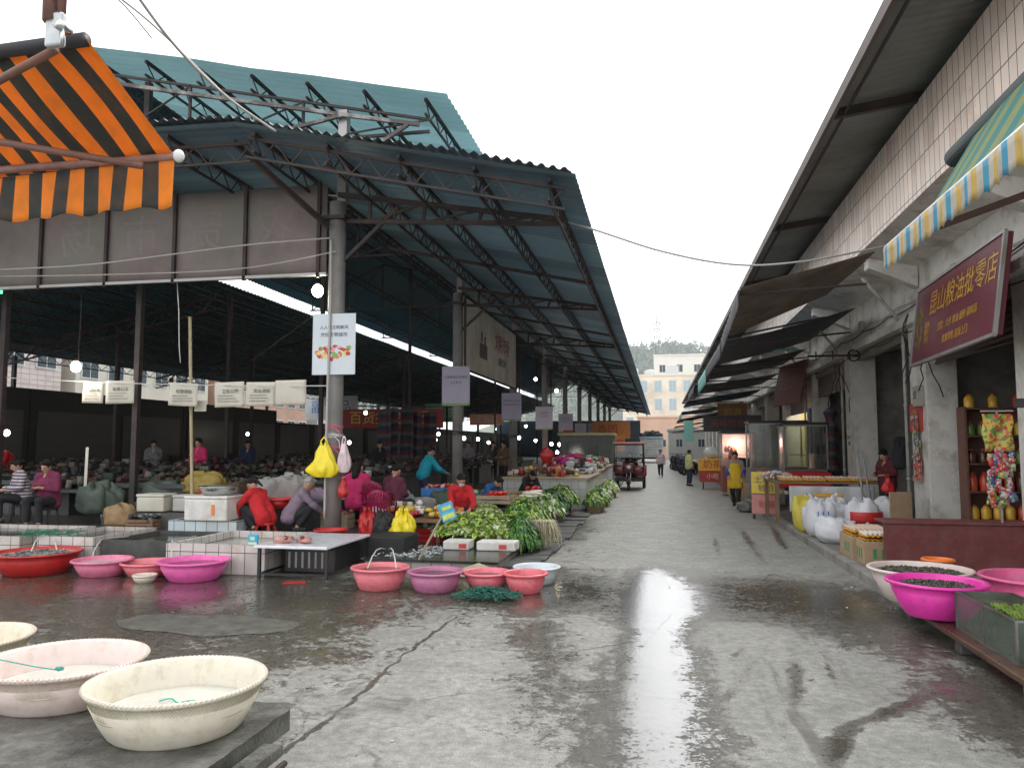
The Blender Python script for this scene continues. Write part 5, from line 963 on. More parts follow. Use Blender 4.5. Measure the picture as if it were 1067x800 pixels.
S['sit'] = dict(hip=(0, 0, .46), chest=(0, .05, .76), neck=(0, .07, .94), head=(0, .12, 1.08), shL=(-.17, .06, .9), shR=(.17, .06, .9), elL=(-.23, .1, .66), elR=(.23, .1, .66), haL=(-.08, .32, .62), haR=(.08, .32, .62), knL=(-.12, .42, .48), knR=(.12, .42, .48), anL=(-.12, .4, .08), anR=(.12, .4, .08), face=(0, .8, -.6))
S['squat'] = dict(hip=(0, 0, .26), chest=(0, .14, .52), neck=(0, .22, .68), head=(0, .31, .8), shL=(-.17, .19, .64), shR=(.17, .19, .64), elL=(-.2, .36, .46), elR=(.2, .36, .46), haL=(-.1, .55, .3), haR=(.1, .55, .3), knL=(-.15, .36, .42), knR=(.15, .36, .42), anL=(-.12, .12, .08), anR=(.12, .12, .08), face=(0, .7, -.7))
S['sitlean'] = dict(S['sit'], chest=(0, .14, .72), neck=(0, .25, .86), head=(0, .36, .95), shL=(-.17, .22, .83), shR=(.17, .22, .83), elL=(-.22, .34, .6), elR=(.22, .34, .6), haL=(-.1, .52, .52), haR=(.1, .52, .52), face=(0, .7, -.75))
S['drive'] = dict(S['sit'], chest=(0, .0, .76), neck=(0, 0, .94), head=(0, .03, 1.09), shL=(-.17, 0, .9), shR=(.17, 0, .9), haL=(-.25, .4, .78), haR=(.25, .4, .78), elL=(-.26, .18, .68), elR=(.26, .18, .68), face=(0, 1, 0))
def person(lab, loc, rz, pose, top, bot, hair='short', scale=1.0, hairmat=None, sleeve=1.0, apron=None, fine=.011, mods=None, vest=None, shoes=None, mask=False, group=None, skirt=False):
    J = {k: Vector(v) for k, v in dict(S[pose], **(mods or {})).items()}
    t = thing('person', lab, 'person', loc, rz, group); t.scale = (scale,)*3
    hip, chest, neck, head = J['hip'], J['chest'], J['neck'], J['head']; up = (head-neck).normalized(); f = J['face']; f = (f-up*f.dot(up)*.7).normalized(); sx = f.cross(up).normalized(); up2 = sx.cross(f)
    hm = Matrix((sx, f, up2)).transposed()
    g = MB()
    for s_ in (-1, 1): g.cap(hip+V(s_*.06, 0, 0), .115, chest+V(s_*.055, 0, 0), .115)
    g.cap(chest, .12, neck, .07); g.cap(neck-up*.04, .056, head-up*.02, .05)
    g.ell(head, (.074, .092, .112), 20, 14, hm); g.ell(head+hm@V(0, .035, -.06), (.05, .055, .05), 12, 8, hm)
    g.cap(head+hm@V(0, .09, .015), .010, head+hm@V(0, .108, -.018), .017, 8)
    for s_ in (-1, 1): g.ell(head+hm@V(s_*.076, .0, -.0), (.012, .022, .034), 8, 6, hm)
    g.ell(head+hm@V(0, .088, -.055), (.024, .013, .011), 8, 6, hm)
    for sd_ in 'LR':
        s_ = -1 if sd_ == 'L' else 1; sh, el, ha, kn, an = [J[k+sd_] for k in ('sh', 'el', 'ha', 'kn', 'an')]
        g.cap(sh, .05, el, .038); g.cap(el, .038, ha, .026)
        fw = (ha-el).normalized(); sd2 = fw.cross(V(0, 0, 1)); sd2 = sd2.normalized() if sd2.length > .2 else V(1, 0, 0); dn = sd2.cross(fw)
        g.cap(ha+fw*.02, .028, ha+fw*.065, .03)
        for q in range(4):
            b0 = ha+fw*.085+sd2*(q-1.5)*.019; L_ = [.03, .036, .033, .026][q]; m1 = b0+fw*L_+dn*-.004*s_; m2 = m1+fw*L_*.6-V(0, 0, .016); g.cap(b0-fw*.02, .0098, m1, .009, 8); g.cap(m1, .009, m2, .0075, 8)
        tb = ha+fw*.03-sd2*s_*.026; t1 = tb+fw*.026-sd2*s_*.022; g.cap(tb, .012, t1, .010, 8); g.cap(t1, .010, t1+fw*.024, .0085, 8)
        hj = hip+V(s_*.09, 0, -.03); g.cap(hj, .09, kn, .056); g.cap(kn, .054, an, .037); g.cap(an+V(0, -.02, -.03), .034, an+V(0, .13, -.045), .028)
    b = g.build('body', skin, t, True); remesh(b, fine, 2)
    g = MB()
    for s_ in (-1, 1): g.ell(head+hm@V(s_*.03, .087, .012), (.013, .008, .007), 8, 6, hm)
    g.build('eyes', eyem, t, True)
    g = MB()  # upper garment
    lo = hip.lerp(chest, -.12)
    for s_ in (-1, 1): g.cap(lo+V(s_*.07, 0, .02), .146, chest+V(s_*.065, 0, 0), .13)
    g.cap(chest, .135, neck-up*.03, .088); g.tube([neck-up*.05, neck+up*.015], [.085, .07], 14)
    for sd_ in 'LR':
        sh, el, ha = [J[k+sd_] for k in ('sh', 'el', 'ha')]; g.cap(sh, .072, el, .056)
        if sleeve > .5: e2 = el.lerp(ha, .86*sleeve); g.tube([el, el.lerp(e2, .5), e2], [.055, .05, .045], 12); g.ell(el, .056, 10, 8)
        g.cap(neck.lerp(sh, .3), .08, sh, .07)
    o = g.build('jacket', top, t, True); remesh(o, .017, 3, .02)
    g = MB()
    for s_, sd_ in ((-1, 'L'), (1, 'R')):
        kn, an = J['kn'+sd_], J['an'+sd_]; hj = hip+V(s_*.085, 0, -.02); g.cap(hip+V(s_*.05, 0, .0), .12, hj, .118); g.cap(hj, .112, kn, .078); g.tube([kn, kn.lerp(an, .5), kn.lerp(an, .93)], [.074, .066, .06], 12); g.ell(kn, .076, 10, 8)
    o = g.build('trousers', bot, t, True); remesh(o, .019, 3, .009)
    for sd_ in 'LR':
        an = J['an'+sd_]; g = MB(); g.cap(an+V(0, -.04, -.035), .045, an+V(0, .13, -.045), .036, 12); o = g.build('shoe', shoes or rubber, t, True)
    g = MB(); hmt = hairmat or hairm
    g.ell(head+hm@V(0, -.022, .03), (.088, .096, .1), 18, 12, hm, .15, 2)
    g.ell(head+hm@V(0, .045, .088), (.06, .045, .035), 12, 8, hm)
    if hair == 'bun': g.ell(head+hm@V(0, -.12, .02), (.05, .045, .05), 12, 8, hm, .2)
    if hair == 'pony': g.cap(head+hm@V(0, -.11, .02), .035, head+hm@V(0, -.17, -.17), .02); g.ell(head+hm@V(0, -.1, .03), .045, 10, 8)
    if hair == 'long': g.cap(head+hm@V(0, -.05, -.02), .085, neck+V(0, 0, -.02)-f*.08, .07)
    if hair == 'bob':
        for s_ in (-1, 0, 1): g.cap(head+hm@V(s_*.05, -.04, .0), .055, head+hm@V(s_*.06, -.045, -.09), .04)
    o = g.build('hair', hmt, t, True); remesh(o, .013, 2, .006)
    if mask: g = MB(); g.ell(head+hm@V(0, .062, -.045), (.05, .05, .045), 12, 8, hm); g.build('face_mask', M('mask_cloth', (.55, .65, .7), .7, .05), t, True)
    if apron:
        g = MB()
        fr = J['chest']
        def fn(i, j):
            a = (i-.5)*2.5; z = chest.z+.12-.72*j; k_ = .19 if j > .28 else .13+.06*j/.28; 
            return (math.sin(a)*k_*(1+.25*j), fr.y*(1-j)+hip.y*j+math.cos(a)*(.165+.05*j)+.012*math.sin(a*6)*j, z)
        g.grid(fn, 18, 14)
        g.build('apron', apron, t, True, solid=.012)
        g = MB()
        for s_ in (-1, 1): g.tube([(s_*.08, fr.y+.14, chest.z+.12), (s_*.09, fr.y+.06, chest.z+.21), (s_*.07, fr.y-.08, chest.z+.2), (s_*.05, fr.y-.14, chest.z+.05)], .014, 6)
        g.build('apron_strap', apron, t, True)
    return t
def stool(lab, c, mat, h=.34, r=.16, group='low plastic stools under the sellers'):
    t = thing('plastic_stool', lab, 'stool', c, 0, group); g = MB(); g.lathe([(.001, h), (r-.02, h), (r, h-.02), (r-.01, h-.05), (.001, h-.05)], n=20); g.build('seat', mat, t, True)
    for a in range(4): q = a*1.571+.785; g = MB(); g.bar((r*1.1*math.cos(q), r*1.1*math.sin(q), 0), (r*.8*math.cos(q), r*.8*math.sin(q), h-.03), .04); g.build('leg', mat, t)
F = .34
pur = cmat('plum', (.16, .02, .06)); blk = cmat('black', (.015, .015, .018)); redj = cmat('red', (.5, .015, .02)); navy = cmat('navy', (.02, .03, .07)); magc = cmat('magenta', (.5, .02, .12)); tealc = cmat('turquoise', (.01, .3, .4)); bluec = cmat('blue', (.02, .1, .26)); greyc = cmat('grey', (.16, .16, .17)); lil = cmat('lilac_grey', (.2, .15, .2))
check = STR('checked_cloth', [(.45, .42, .45), (.12, .03, .08), (.5, .48, .5), (.06, .05, .1)], 2, .03)
c = at(50, 548, Y=12.3); person('seated woman in a plum sweater looking down at a phone, at the left edge', (c.x, 12.3, F), R_(180+5), 'sit', pur, blk, 'bun', fine=.01, mods=dict(haL=(-.05, .3, .7), haR=(.05, .3, .7))); stool('low dark stool under the woman in the plum sweater', (c.x, 12.3, F), rubber)
t = thing('mobile_phone', 'dark phone held by the woman in the plum sweater', 'phone', (c.x+.01, 11.93, F+.74)); g = MB(); g.bbox(-.035, -.07, 0, .035, .07, .01, .003); g.build('phone', black_m, t)
c = at(20, 535, Y=12.8); person('person in a checked pink-white jacket behind the woman in plum', (c.x, 12.85, F), R_(150), 'sit', check, blk, 'bun'); stool('low stool under the person in the checked jacket', (c.x, 12.85, F), rubber)
c = at(262, 550, Y=12.0); person('crouching woman in a red jacket with a black ponytail, working at the tanks', (c.x+.18, 12.1, F), R_(75), 'squat', redj, blk, 'pony', fine=.01, mods=dict(haL=(-.1, .5, .22), haR=(.1, .52, .22))); stool('low red stool under the crouching woman in the red jacket', (c.x+.2, 12.1, F), red_pl, .17)
t = thing('blue_tub', 'small blue tub in front of the crouching woman', 'tub', at(246, 548, Y=11.95)); t.location.z = F; g = MB(); g.lathe([(.001, .01), (.08, .01), (.1, .15), (.11, .15), (.09, 0), (.001, 0)], n=20); g.build('tub', blue_pl, t, True)
c = at(312, 548, Y=12.4); person('grey-haired woman in a lilac-grey jacket bending forward behind the first post', (c.x-.15, 12.35, F), R_(-65), 'squat', lil, blk, 'short', hairmat=hairg)
c = at(372, 545, Y=13.4); person('long-haired woman in a bright pink jacket seen from behind, beside the first post', (c.x, 13.35, F-.03), R_(5), 'sit', magc, blk, 'long', mods=dict(face=(.3, .8, 0)))
c = at(408, 545, Y=13.6); person('person in a dark plum coat seated with the back to the camera', (c.x, 13.6, .25), R_(-20), 'sit', cmat('dark_plum', (.1, .02, .04)), blk, 'short'); stool('dark stool under the person in the dark plum coat', (c.x, 13.6, .25), rubber)
c = at(441, 520, Y=18.5); person('person in a turquoise jacket standing turned away between the first and second posts', (c.x, 18.5, .2), R_(-55), 'lean', tealc, navy, 'short', mods=dict(chest=(0, .1, 1.16), neck=(0, .16, 1.32), head=(0, .2, 1.46), shL=(-.17, .14, 1.28), shR=(.17, .14, 1.28)))
c = at(477, 550, Y=14.0); person('seller in a red jacket and face mask bent over the lettuces', (c.x, 14.1, .12), R_(-155), 'sitlean', redj, blk, 'short', fine=.01, mask=True, mods=dict(chest=(0, .08, .74), neck=(0, .15, .9), head=(0, .2, 1.03), shL=(-.17, .13, .87), shR=(.17, .13, .87))); stool('stool under the masked seller in red', (c.x, 14.1, .12), red_pl)
c = at(506, 540, Y=16.0); person('seller in a blue jacket reaching to the tomato crate', (c.x, 16.0, .1), R_(-120), 'sitlean', bluec, blk, 'short'); stool('stool under the seller in the blue jacket', (c.x, 16.0, .1), rubber)
c = at(548, 505, Y=19.6); person('dark-haired seller in black bent low over the produce past the third post', (c.x, 19.6, .1), R_(-140), 'sitlean', blk, blk, 'short'); stool('stool under the seller in black', (c.x, 19.6, .1), rubber)
c = at(206, 520, Y=18); person('dim person in a magenta top among the inner stalls behind the bamboo pole', (c.x, 18, F), R_(170), 'work', magc, blk, 'short', fine=.016)
c = at(12, 500, Y=19); person('dim person in a red top at the left edge among the inner stalls', (c.x, 19, F), R_(160), 'lean', redj, blk, 'short', fine=.016)
for i, (u, y, m_, lab) in enumerate([(258, 22, navy, 'dim person in navy among the inner stalls above the woman in red'), (160, 21, greyc, 'dim person in grey between inner stall rows, left of the bamboo pole'), (395, 24, blk, 'dim person in black in the hall behind the pink jacket'), (488, 27, greyc, 'dim person in grey in the hall right of the second post'), (514, 31, blk, 'dim person in black in the hall left of the third post'), (525, 26, cmat('brown', (.12, .07, .04)), 'dim person in brown in the hall just left of the third post'), (425, 30, cmat('dull_green', (.06, .1, .07)), 'dim person in dull green in the hall behind the striped blankets')]):
    c = at(u, 470, Y=y); person(lab, (c.x, y, F), R_(uni(120, 240)), 'work' if i % 2 else 'stand', m_, blk, fine=.02, scale=.98)
# ------------------------------------------------------------------ right-hand side people
yel = cmat('yellow_apron', (.62, .4, .02)); grn = cmat('grey_lilac_top', (.22, .19, .2))
person('woman in a yellow apron with blue oversleeves walking along the right stalls', (2.1, 22.9, .0), R_(165), 'walk', grn, blk, 'short', apron=yel, scale=.98, mods=dict(elL=(-.25, .0, 1.08), haL=(-.22, .14, .9), haR=(.16, .2, .95)))
g = MB(); g2 = bpy.data.objects['person']
yw = [o for o in bpy.data.objects if o.get('label', '').startswith('woman in a yellow apron')][0]
for a, b in (((.235, 0, 1.12), (.17, .18, .97)), ((-.25, 0, 1.11), (-.22, .12, .92))): g = MB(); g.tube([a, Vector(a).lerp(Vector(b), .5), b], [.062, .06, .05], 14); o = g.build('oversleeve', cmat('royal_blue', (.03, .05, .3)), yw, True)
person('man in a pale yellow-green vest standing before the orange stall signs', (1.25, 35.5, .0), R_(-60), 'stand', cmat('pale_yellow', (.6, .6, .25)), cmat('dark_jeans', (.03, .04, .08)), 'short', fine=.018, scale=.97)
person('pedestrian in a pale pink-white coat walking in the middle of the lane far away', (.0, 44.8, 0), R_(175), 'walk', cmat('pale_coat', (.62, .52, .52)), blk, 'short', fine=.02, scale=.95)
c = at(920, 556, Y=15.6); person('shopkeeper in a dark red coat standing in the doorway, head lowered, holding a red bag', (4.72, 17.6, .12), R_(125), 'work', cmat('maroon', (.09, .01, .016)), blk, 'short', fine=.011, scale=.98, mods=dict(head=(0, .1, 1.51), face=(0, .75, -.6)))
bag('shopping_bag', 'red carrier bag held by the shopkeeper in dark red', (4.62, 17.2, .82), .13, .09, .32, M('red_carrier', (.55, .02, .02), .35, .2, 6, bump=.3), seed=21)
lump('coat', 'dark coat hanging on the wall beside the shopkeeper', (4.88, 17.25, 1.3), (.17, .13, .3), blk, 'coat', seed=23)
# ================================================================== RIGHT-HAND SHOP ROW
row = thing('shop_row', 'long two-storey row of shops on the right with a pale tiled band above the arcade', 'building', (5, 12, 0))
XW = 5.0
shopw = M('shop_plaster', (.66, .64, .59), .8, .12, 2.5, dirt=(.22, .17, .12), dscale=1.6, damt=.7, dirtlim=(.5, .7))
PY = [(10.85, 12.1)]+[(15.84+5.55*k, 16.8+5.55*k) for k in range(14)]
for i, (a, b) in enumerate(PY):
    g = MB(); g.bbox(XW, a, .12, XW+.55, b, 4.3, .012); g.build('pillar', shopw, row, False, True)
ftile = TILE('fascia_tiles', (.86, .72, .62), (.09, .07, .06), .2, .47, (1, 2), .4, .14, (.42, .2, .1), .65, msize=.008, off=0, dlim=(.52, .75))
g = MB(); g.box(3.9, 3, 5.56, 4.1, 96, 6.99); g.build('tiled_fascia', ftile, row, False, True)
g = MB(); g.add([(3.92, 3, 5.558), (3.92, 96, 5.558), (5.0, 96, 5.3), (5.0, 3, 5.3)], [(0, 3, 2, 1)]); g.build('soffit', shopw, row, False, True)
g = MB(); g.box(XW+.02, 3, 4.3, XW+.5, 96, 5.6); g.build('upper_wall', shopw, row, False, True)
g = MB(); g.box(4.82, 3, 4.18, XW+.018, 96, 4.34); g.build('string_course', shopw, row, False, True)
for y in [p[0]+.2 for p in PY]:
    g = MB(); g.add([(4.1, y, 5.5), (4.1, y+.3, 5.5), (XW, y+.3, 5.3), (XW, y, 5.3), (4.1, y, 5.3), (4.1, y+.3, 5.3), (XW, y+.3, 4.9), (XW, y, 4.9)], [(4, 5, 6, 7), (0, 4, 7, 3), (1, 2, 6, 5), (0, 1, 5, 4)]); g.build('bracket_beam', shopw, row, False, True)
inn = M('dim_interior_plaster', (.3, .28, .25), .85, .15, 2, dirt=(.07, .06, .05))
lit = M('lamplit_interior_plaster', (.62, .55, .3), .8, .06, 2)  # lit copy of the interior plaster: lamplight put into the wall colour
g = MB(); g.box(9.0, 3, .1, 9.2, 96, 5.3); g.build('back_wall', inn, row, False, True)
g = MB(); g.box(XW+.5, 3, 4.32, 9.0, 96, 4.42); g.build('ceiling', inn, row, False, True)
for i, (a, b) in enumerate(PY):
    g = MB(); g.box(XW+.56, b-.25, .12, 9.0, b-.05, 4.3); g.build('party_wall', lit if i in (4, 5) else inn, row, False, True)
for i, (a, b) in enumerate(PY[:-1]):
    ya, yb = b, PY[i+1][0]
    hs_ = [.95, .15, .9, 1.3, .1, .5, 1.0, 1.6, 2.2, 3.2, 3.2, 3.2, 3.2, 3.2][i]
    g = MB()
    n_ = int(hs_/.05)
    g.grid(lambda p, q: (XW+.18+.014*math.sin(q*n_*3.14), ya+(yb-ya)*p, 4.28-hs_*q), 2, max(4, n_*2)); g.build('roller_shutter', M('shutter_brown', (.12, .09, .08), .5, .25, 3, .3, dirt=(.05, .03, .02)), row, True, True)
    g = MB(); g.box(XW+.12, ya+.002, 4.0, XW+.3, yb-.002, 4.28); g.build('shutter_box', M('shutter_box_paint', (.26, .24, .21), .7, .2, 3), row, False, True)
t = thing('tube_lamp', 'lit tube lamp inside the yellow-lit shop beyond the third pillar', 'lamp', (6.6, 31.4, 4.0)); g = MB(); g.tube([(-.6, 0, 0), (.6, 0, 0)], .025, 8); g.build('tube', EM('tube_glow', (1, .95, .8), 12), t, True)
g = MB(); g.box(-.62, -.04, .04, .62, .04, .1); g.build('holder', white_p, t)
d = bpy.data.lights.new('tube_light', 'POINT'); d.energy = 130; d.color = (1, .9, .65); d.shadow_soft_size = .3; o = bpy.data.objects.new('tube_light', d); COL.objects.link(o); o.parent = t; o.location = (0, 0, -.3)
# overhanging roof
g = MB(); corr(g, 2.72, 6.98, 4.3, 7.22, 2.0, 96, .2, .02, 0, 4); g.build('roof_sheet', M('grey_roof_underside', (.2, .215, .2), .6, .2, 1.2, 0, .05, dirt=(.09, .08, .06), dscale=.7, damt=.6), row, True, True)
g = MB(); g.box(2.66, 2.0, 6.84, 2.72, 96, 7.03); g.build('eave_board', M('eave_board_paint', (.14, .11, .1), .7, .25, 3, dirt=(.06, .04, .03)), row, False, True)
y = 5.8
while y < 96:
    g = MB(); g.bar((2.7, y, 6.88), (4.2, y, 7.08), .1, .14); g.build('roof_bracket', steel_d, row, False, True); y += 6.4
g = MB(); g.box(4.1, 3, 6.99, 9.2, 96, 7.2); g.build('roof_slab', conc_d, row, False, True)
g = MB(); g.tube([(2.86, 2.1, 6.87), (2.86, 95, 6.87)], .025, 6); g.build('eave_pipe', steel_d, row, True, True)
# awnings -------------------------------------------------------------
def awning(lab, ya, yb, x0, z0, x1, z1, mat, *a, **k):
    zb = k.pop('zb', z0); t = awning_(lab, ya, yb, x0, z0, x1, z1, mat, *a, **k)
    for c in t.children:
        if zb != z0:
            for v in c.data.vertices:
                q = v.co+t.location; w_ = min(1, max(0, (x1-q.x)/(x1-x0))); v.co.z += (zb-z0)*w_*(q.y-ya)/(yb-ya)
    return t
def awning_(lab, ya, yb, x0, z0, x1, z1, mat, val=None, vh=.22, ribs=False, vwave=True, arms=True, barm=None, open_=1):
    """x0,z0 outer edge, x1,z1 at the wall"""
    t = thing('awning', lab, 'awning', (x1, (ya+yb)/2, z1), 0, 'awnings over the shops on the right')
    g = MB(); 
    if ribs: corr(g, x0, z0, x1, z1, ya, yb, .2, .032, 0, 5)
    else: g.grid(lambda i, j: (x0+(x1-x0)*j, ya+(yb-ya)*i, z0+(z1-z0)*j-.05*math.sin(math.pi*j)*(1+.3*math.sin(i*9))), 24, 8)
    g.build('canopy_sheet', mat, t, not ribs, True, solid=0 if ribs else .006)
    g = MB(); g.tube([(x0, ya, z0-.02), (x0, yb, z0-.02)], .025, 8); g.build('front_bar', barm or steel_g, t, True, True)
    if val:
        n = int((yb-ya)/.17)
        g = MB(); g.grid(lambda i, j: (x0-.03-.01*math.sin(i*60), ya+(yb-ya)*i, z0-.03-vh*j*(1-.12*abs(math.sin(i*n*math.pi*1.0)))-.0), n*6, 4); g.build('valance', val, t, True, True, solid=.004)
    if arms:
        for y in (ya+.25, yb-.25): g = MB(); g.bar((x0+.02, y, z0-.05), (x1-.1, y, z1-.55), .04); g.build('arm', steel_d, t, False, True)
    return t
g_val = STR('grey_valance_cloth', [(.3, .3, .32), (.18, .18, .2)], 1, .1, trl=.3); aqua = M('aqua_cloth', (.25, .55, .5), .7, .1)
brown_r = M('brown_ribbed_sheet', (.2, .155, .125), .55, .25, 2, dirt=(.06, .045, .035)); navyc = M('navy_awning_cloth', (.03, .045, .065), .7, .2); darkc = M('black_awning_cloth', (.02, .02, .02), .7, .3)
awning('brown ribbed metal awning with a grey fringe, nearest of the row along the shops', 14.7, 18.9, 1.5, 4.72, 3.88, 5.32, brown_r, g_val, .36, ribs=True, zb=4.35)
awning('dark navy cloth awning just beyond the brown ribbed one', 19.2, 25.0, 1.5, 4.3, 4.6, 5.05, navyc, g_val, .35)
awning('black awning with an aqua valance beyond the navy one', 25.4, 30.4, 1.5, 4.28, 4.6, 4.85, darkc, aqua, .5)
for i in range(6):
    y = 31+i*6.2; awning(['black awning with a pale striped valance, fourth along the shops', 'black sheet awning, fifth along the shops', 'dark awning over the lit glass stall', 'dark awning above the man in the pale vest', 'grey awning before the parked motorbikes', 'grey awning over the motorbikes at the far end'][i], y, y+5.6, 1.35-.07*i, 4.15-.25*i, 4.6, 4.6-.2*i, [darkc, navyc, darkc, darkc, M('grey_awning', (.2, .22, .23), .6), M('pale_awning', (.3, .33, .34), .6)][i], [g_val, None, aqua, None, None, None][i], .3, ribs=i in (1, 3))
g = MB(); g.box(3.2, 24.5, 4.72, 4.2, 24.9, 4.76); tag(g.build('roof_scrap', aqua), 'scrap of aqua sheeting lying above the navy awning', 'sheet')
# near striped awning: pale front valance + fabric falling from its roller
v3 = STR('blue_yellow_stripes', [(.08, .38, .55), (.62, .58, .5), (.68, .48, .12), (.62, .58, .5)], 1, .085, trl=.35)
v4 = STR('teal_olive_stripes', [(.02, .2, .19), (.22, .26, .08)], 1, .21, trl=.15)
aw = awning('striped awning with a blue, white and yellow scalloped valance at the upper right', 3.2, 8.3, 2.3, 3.83, 3.86, 5.1, M('awning_top_cloth', (.3, .32, .3), .7, .1), v3, .25, arms=False, barm=M('white_enamel', (.7, .7, .7), .4))
for y_ in (7.7, 4.2): g = MB(); g.bar((2.35, y_, 3.76), (3.9, y_, 4.3), .06); g.build('arm', M('rusty_steel', (.12, .06, .045), .7, .3, 6), aw, False, True)
t = thing('rolled_awning', 'rolled dark green awning with a teal and olive striped flap at the upper right', 'awning', (3.3, 7, 5))
g = MB(); g.tube([(3.3, 3.5, 5.0), (3.3, 6.5, 5.01), (3.3, 9.2, 5.02)], [.14, .13, .11], 16); g.build('roll', M('green_black_cloth', (.02, .045, .04), .6, .3, 3, bump=.4), t, True, True)
g = MB(); g.grid(lambda i, j: (3.2-.55*j+.02*math.sin(i*14), 3.5+4.9*i, 4.98-.92*j-.05*math.sin(i*40)*(j > .9)), 60, 8); g.build('flap', v4, t, True, True, solid=.005)
# ------------------------------------------------------------------ signs on the right
t = thing('shop_sign', 'dark red shop sign with faded gold Chinese characters tilted out above the grocery shop', 'sign', (4.62, 13.2, 3.95), R_(-90)); t.rotation_euler = (R_(-8), 0, R_(-93))
WS, HS = 4.25, 1.4
g = MB(); g.bbox(-WS/2, -.05, -HS/2, WS/2, .05, HS/2, .01); g.build('board', M('maroon_sign_board', (.125, .008, .02), .45, .15, 2, dirt=(.08, .01, .015)), t)
g = MB(); [g.bar(a, b, .05) for a, b in (((-WS/2, -.05, HS/2), (WS/2, -.05, HS/2)), ((-WS/2, -.05, -HS/2), (WS/2, -.05, -HS/2)), ((-WS/2, -.05, -HS/2), (-WS/2, -.05, HS/2)), ((WS/2, -.05, -HS/2), (WS/2, -.05, HS/2)))]; g.build('frame', steel_g, t)
dg_ = M('dull_gold_lettering', (.5, .28, .04), .5, .25, 6)
text('昆山粮油批零店', .46, dg_, t, (.38, -.056, .26), FACE_CAM); text('主营：大米 食油 面粉 调味品', .15, dg_, t, (.35, -.056, -.2), FACE_CAM); text('批发零售 送货上门', .15, dg_, t, (.35, -.056, -.45), FACE_CAM)
text('粮油\n调料\n干货', .13, dg_, t, (-1.25, -.056, -.2), FACE_CAM)
g = MB(); g.cur = 0
for i in range(26): a, b = uni(-1.95, -1.6), uni(-.5, .3); r = uni(.03, .08); g.cur = i % 2; g.add([(a+r*math.cos(q), -.052-i*.0002, b+r*math.sin(q)) for q in [k*.785 for k in range(8)]], [tuple(range(8))])
g.build('printed_picture', [M('sign_green_print', (.12, .14, .02), .6, .4), M('sign_gold_print', (.3, .2, .03), .6, .4)], t)
t = thing('shop_sign', 'dark reddish sign board tilted over the fourth pillar, left of the brown awning', 'sign', (4.5, 28.2, 3.95)); t.rotation_euler = (R_(-12), 0, R_(-80)); g = MB(); g.bbox(-1.4, -.04, -.75, 1.4, .04, .75, .01); g.build('board', M('rust_red_board', (.2, .07, .055), .6, .2), t); text('五金日杂', .5, M('dim_print', (.3, .14, .1), .6), t, (0, -.046, 0), FACE_CAM)
flatsign('shop_sign', 'brown and orange sign board jutting out above the dark shop sign', at(763, 430, Y=36), 1.3, .9, M('brown_orange_board', (.25, .12, .05), .6, .3), [('烟酒', .4, 0, 0)], gold)
flatsign('shop_sign', 'long black shop sign above the lit glass stall', at(763, 441, Y=34), 2.4, .7, black_m, [('美味熟食店', .36, 0, 0)], M('dim_red_print', (.3, .05, .04), .5))
flatsign('shop_sign', 'pale aqua sign hanging from the far awnings', at(717.5, 449, Y=38), .45, 1.0, aqua)
flatsign('wall_poster', 'red poster on the near shop pillar, above the hanging snack strips', V(4.97, 16.3, 2.35)+V(-.0, .1, .0), .62, .55, signred, [('福', .28, 0, 0)], gold, face='street', cat='poster')
pst = M('paper_sticker', (.65, .64, .6), .6)
for i, (u, v, y, w_, h_, lab, m_) in enumerate([(857, 470, 25.1, .35, .4, 'small grey poster on the third pillar', M('grey_print2', (.2, .2, .2), .6)), (842, 450, 26.9, .3, 1.2, 'tall blue poster on the side of the third pillar', M('blue_print2', (.06, .14, .25), .6, .3)), (887, 462, 21.3, .25, .35, 'sheet of small black stickers on the second pillar', pst), (1063, 420, 10.8, .12, .12, 'black switch on the nearest wall', black_m)]):
    if i in (1,): flatsign('wall_poster', lab, V(4.965, 27.4, 2.3), .5, 1.5, m_, face='street', cat='poster')
    elif i == 2:
        t = flatsign('wall_poster', lab, V(4.966, 21.8, 1.95), .4, .5, pst, None, face='street', cat='poster') if False else thing('wall_poster', lab, 'poster', (4.97, 21.9, 1.95), R_(-90)); g = MB(); g.bbox(-.25, -.01, -.3, .25, .01, .3, .003); g.build('paper', pst, t); text('通下水', .12, ink, t, (0, -.013, .06), FACE_CAM); text('开锁', .12, ink, t, (0, -.013, -.1), FACE_CAM)
    else: flatsign('wall_poster', lab, at(u, v, Y=y-.0 if i else 26.8), w_, h_, m_, cat='poster')
# grocery interior: shelves with bottles seen in the near bay
t = thing('shelf_rack', 'tall dark rack of bottles and jars inside the grocery shop', 'shelf', (7.4, 15.0, .12)); rk = M('rack_wood', (.16, .07, .05), .6, .3)
g = MB(); [g.box(5.45, 15.2, z, 9.0, 15.55, z+.03) for z in (.45, .95, 1.45, 1.95, 2.45)]; [g.box(x, 15.2, .12, x+.04, 15.55, 2.5) for x in (5.41, 6.5, 8.96)]; g.box(5.41, 15.55, .12, 9.0, 15.57, 2.5); g.build('rack', rk, t, False, True)
bot = {}
bcol = [M('oil_bottle', (.75, .45, .05), .15, .2), M('red_bottle', (.6, .08, .04), .2, .2), M('brown_bottle', (.1, .04, .02), .15, .2), M('green_bottle', (.12, .2, .05), .2, .2)]; caps = M('bottle_cap', (.5, .05, .04), .4)
sh_n = ['lowest', 'second', 'third', 'fourth', 'top']
